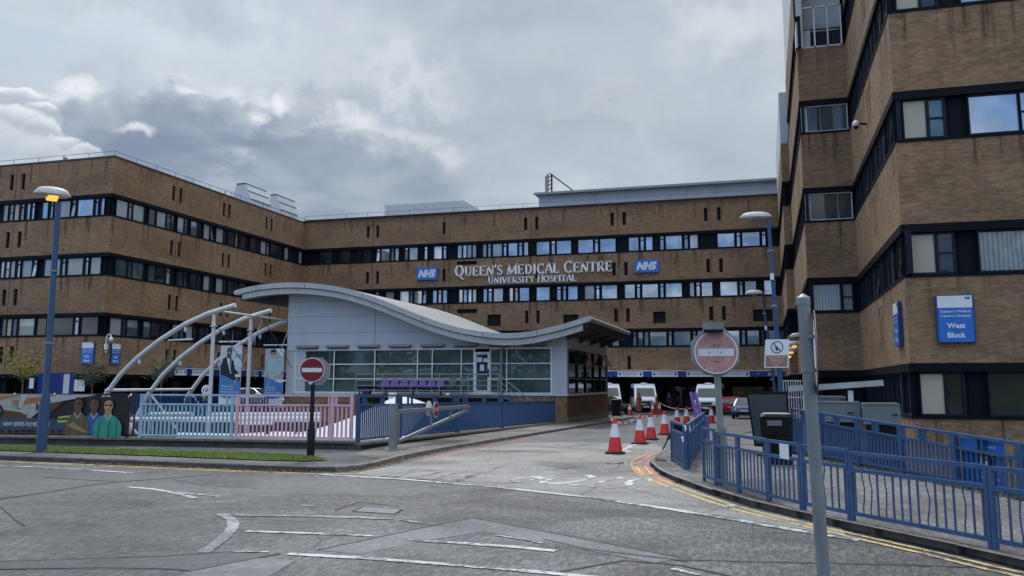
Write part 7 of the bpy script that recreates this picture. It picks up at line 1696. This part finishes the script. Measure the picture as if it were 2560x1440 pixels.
def road_text(body, px, py, w, h, mat, ang=0.0, outline=False):
    c = atZ(px, py, .01); q = MB(); me = text_mesh(body, 1.0, 0.0, 0, .0)
    xs_ = [v.co.x for v in me.vertices]; ys2 = [v.co.y for v in me.vertices]; cx, cy = (min(xs_)+max(xs_))/2, (min(ys2)+max(ys2))/2
    for v in me.vertices:
        x, y = -(v.co.x-cx)/(max(xs_)-min(xs_))*w, -(v.co.y-cy)/(max(ys2)-min(ys2))*h
        ca_, sa_ = math.cos(ang), math.sin(ang); v.co = (c.x+x*ca_-y*sa_, c.y+x*sa_+y*ca_, .0108)
    q.add_mesh(me, Matrix.Identity(4), mat); o = q.build('road_lettering'); o['kind'] = 'structure'; return o
WST = worn('flaking_white_letters', (.62,.61,.58), (.225,.21,.19), .47, .53, 4.0); TST = worn('flaking_dark_letters', (.05,.047,.045), (.25,.235,.215), .49, .56, 4.0)
road_text('STOP', 1452, 1200, 2.5, 2.0, WST, -.26); road_text('STOP', 1075, 1185, 2.2, 2.0, TST, -.10)
for pts, w in (([(1125,1209),(1215,1180),(1280,1155)], .05), ([(1130,1140),(1200,1128),(1280,1112)], .05), ([(1300,1110),(1400,1118),(1480,1107)], .045), ([(1170,1131),(1230,1128),(1300,1126)], .04), ([(1355,1175),(1400,1172),(1440,1168)], .07), ([(1440,1108),(1500,1106)], .1), ([(1230,1210),(1300,1205),(1360,1190)], .05)):
    pxline('crack_seal', px=pts, w=w, mat=TST, dz=.0105)
TAR = paint('tar_seal', (.022,.022,.024), .5, var=.3, scale=5)
for pts, w in (([(-20,1249),(120,1230),(220,1213),(300,1204),(420,1195),(525,1187)], .10), ([(110,1192),(200,1199),(290,1203)], .06), ([(-10,1403),(200,1396),(420,1389),(560,1379)], .035), ([(-10,1422),(250,1418),(400,1420),(480,1426),(560,1410),(700,1383)], .05), ([(795,1374),(900,1352),(1050,1320),(1185,1294)], .035), ([(1185,1294),(1400,1335),(1560,1366),(1700,1393)], .05), ([(1700,1398),(1900,1404),(2200,1410),(2560,1422)], .035), ([(1360,1348),(1470,1372),(1600,1388),(1720,1402)], .06), ([(1400,1428),(1560,1400),(1700,1412),(1850,1444)], .04), ([(835,1275),(900,1254),(1000,1266)], .03), ([(960,1300),(1150,1318)], .02), ([(0,1265),(40,1300),(62,1314)], .03), ([(430,1198),(520,1214),(640,1220)], .025)):
    pxline('tar_seam', [(x, y) for x, y in pts], w, TAR, .0072)
PATL = road_mat('pale_trench_patch', (.155,.155,.162), (.18,.18,.187), .5, crack=False, grain=.35); PATD = road_mat('dark_trench_patch', (.055,.057,.062), (.075,.077,.083), .5, crack=False, grain=.5)
mark('road_patch', [(790,1375),(1000,1330),(1185,1295),(1290,1316),(1060,1352),(900,1385)], PATL, .003); mark('road_patch', [(1185,1296),(1420,1340),(1705,1394),(1640,1407),(1400,1362),(1200,1326)], PATL, .0036)
mark('road_patch', [(-20,1405),(250,1396),(560,1380),(690,1386),(480,1425),(-20,1421)], PATD, .003); mark('road_patch', [(480,1428),(640,1395),(740,1400),(700,1425),(660,1445),(430,1445)], PATL, .0044)
mark('road_patch', [(-20,1170),(420,1187),(900,1195),(1250,1220),(1000,1240),(500,1230),(-20,1240)], road_mat('greyer_road_patch', (.088,.087,.087), (.125,.124,.126), .5, grain=.7), .0018)
mh = thing('manhole_cover', 'square steel manhole cover set in the road', 'manhole cover', (0,0,0)); P = []; wz(P, [(880,1276),(905,1265),(1008,1271),(990,1283)], None, .02); cxy = (sum(p[0] for p in P[0])/4, sum(p[1] for p in P[0])/4); mh.location = (*cxy, 0)
q = MB(); q.prism([(x, y, .002) for x, y in P[0]], (0,0,.004), BLK); q.build('frame', mh); q = MB(); q.prism([(cxy[0]+(x-cxy[0])*.9, cxy[1]+(y-cxy[1])*.9, .0062) for x, y in P[0]], (0,0,.002), paint('cover_steel', (.17,.17,.18), .5, .2, var=.3, scale=12)); q.build('cover', mh)
# broken lump of kerb at the corner
q = MB(); c = atZ(1655, 1162, .0)
for k in range(5):
    p = c+Vector((rng.uniform(-.12,.14), rng.uniform(-.12,.1), .06)); q.ell(p, (rng.uniform(.08,.17), rng.uniform(.08,.15), rng.uniform(.06,.12)), WALLC, 7, 5)
tag(q.build('rubble'), 'broken lump of kerb concrete at the sharp kerb corner', 'rubble')
c = atZ(1827, 1254, .1); q = MB(); q.box((c.x-.06,c.y-.04,.02), (c.x+.06,c.y+.03,.05), SIGNW); tag(q.build('litter'), 'small white litter by the yellow lines under the guard rail', 'litter')
# ------------------------------------------------------------------ behind the camera: grass bank and trees (seen only as reflections)
BANK = paint('bank_grass', (.060,.095,.022), .95, var=.4, scale=.3)
q = MB(); nX, nY = 24, 10
def bz(x, y): t = max(0, min(1, (-y-14)/26)); return -.05+4.0*t*t*(3-2*t)+.3*math.sin(x*.21)*t
for i in range(nX):
    for j in range(nY):
        xa, xb = -90+180*i/nX, -90+180*(i+1)/nX; ya, yb = -14-5*j, -14-5*(j+1); q.face([(xa,ya,bz(xa,ya)), (xb,ya,bz(xb,ya)), (xb,yb,bz(xb,yb)), (xa,yb,bz(xa,yb))], BANK)
structure(q.build('grass_bank', smooth=True))
FOL = [leaf_mat('foliage_a', (.040,.070,.020)), leaf_mat('foliage_b', (.065,.10,.028)), leaf_mat('foliage_c', (.030,.050,.018))]
wr = random.Random(21); q = MB()
for k in range(46):
    x = -92+k*4.1+wr.uniform(-1.5,1.5); y = -wr.uniform(30,48); R = wr.uniform(3.2,5.0); Hc = wr.uniform(4.5,7.5); c = Vector((x,y,bz(x,y)+Hc*.55))
    if 12 < x < 30: Hc *= 1.9; c.z += Hc*.28
    for _ in range(330):
        d = Vector((wr.gauss(0,1), wr.gauss(0,1), wr.gauss(0,1))).normalized()*wr.uniform(.55,1.0); p = c+Vector((d.x*R, d.y*R, d.z*Hc*.62)); s_ = wr.uniform(.35,.8); u_ = Vector((wr.gauss(0,1), wr.gauss(0,1), wr.gauss(0,1))).normalized(); v_ = u_.orthogonal().normalized()
        q.face([p-u_*s_, p+v_*s_*.6, p+u_*s_, p-v_*s_*.6], FOL[k % 3])
structure(q.build('woodland'), 'stuff')
for o in scn.objects:
    if 'local' in o: del o['local']
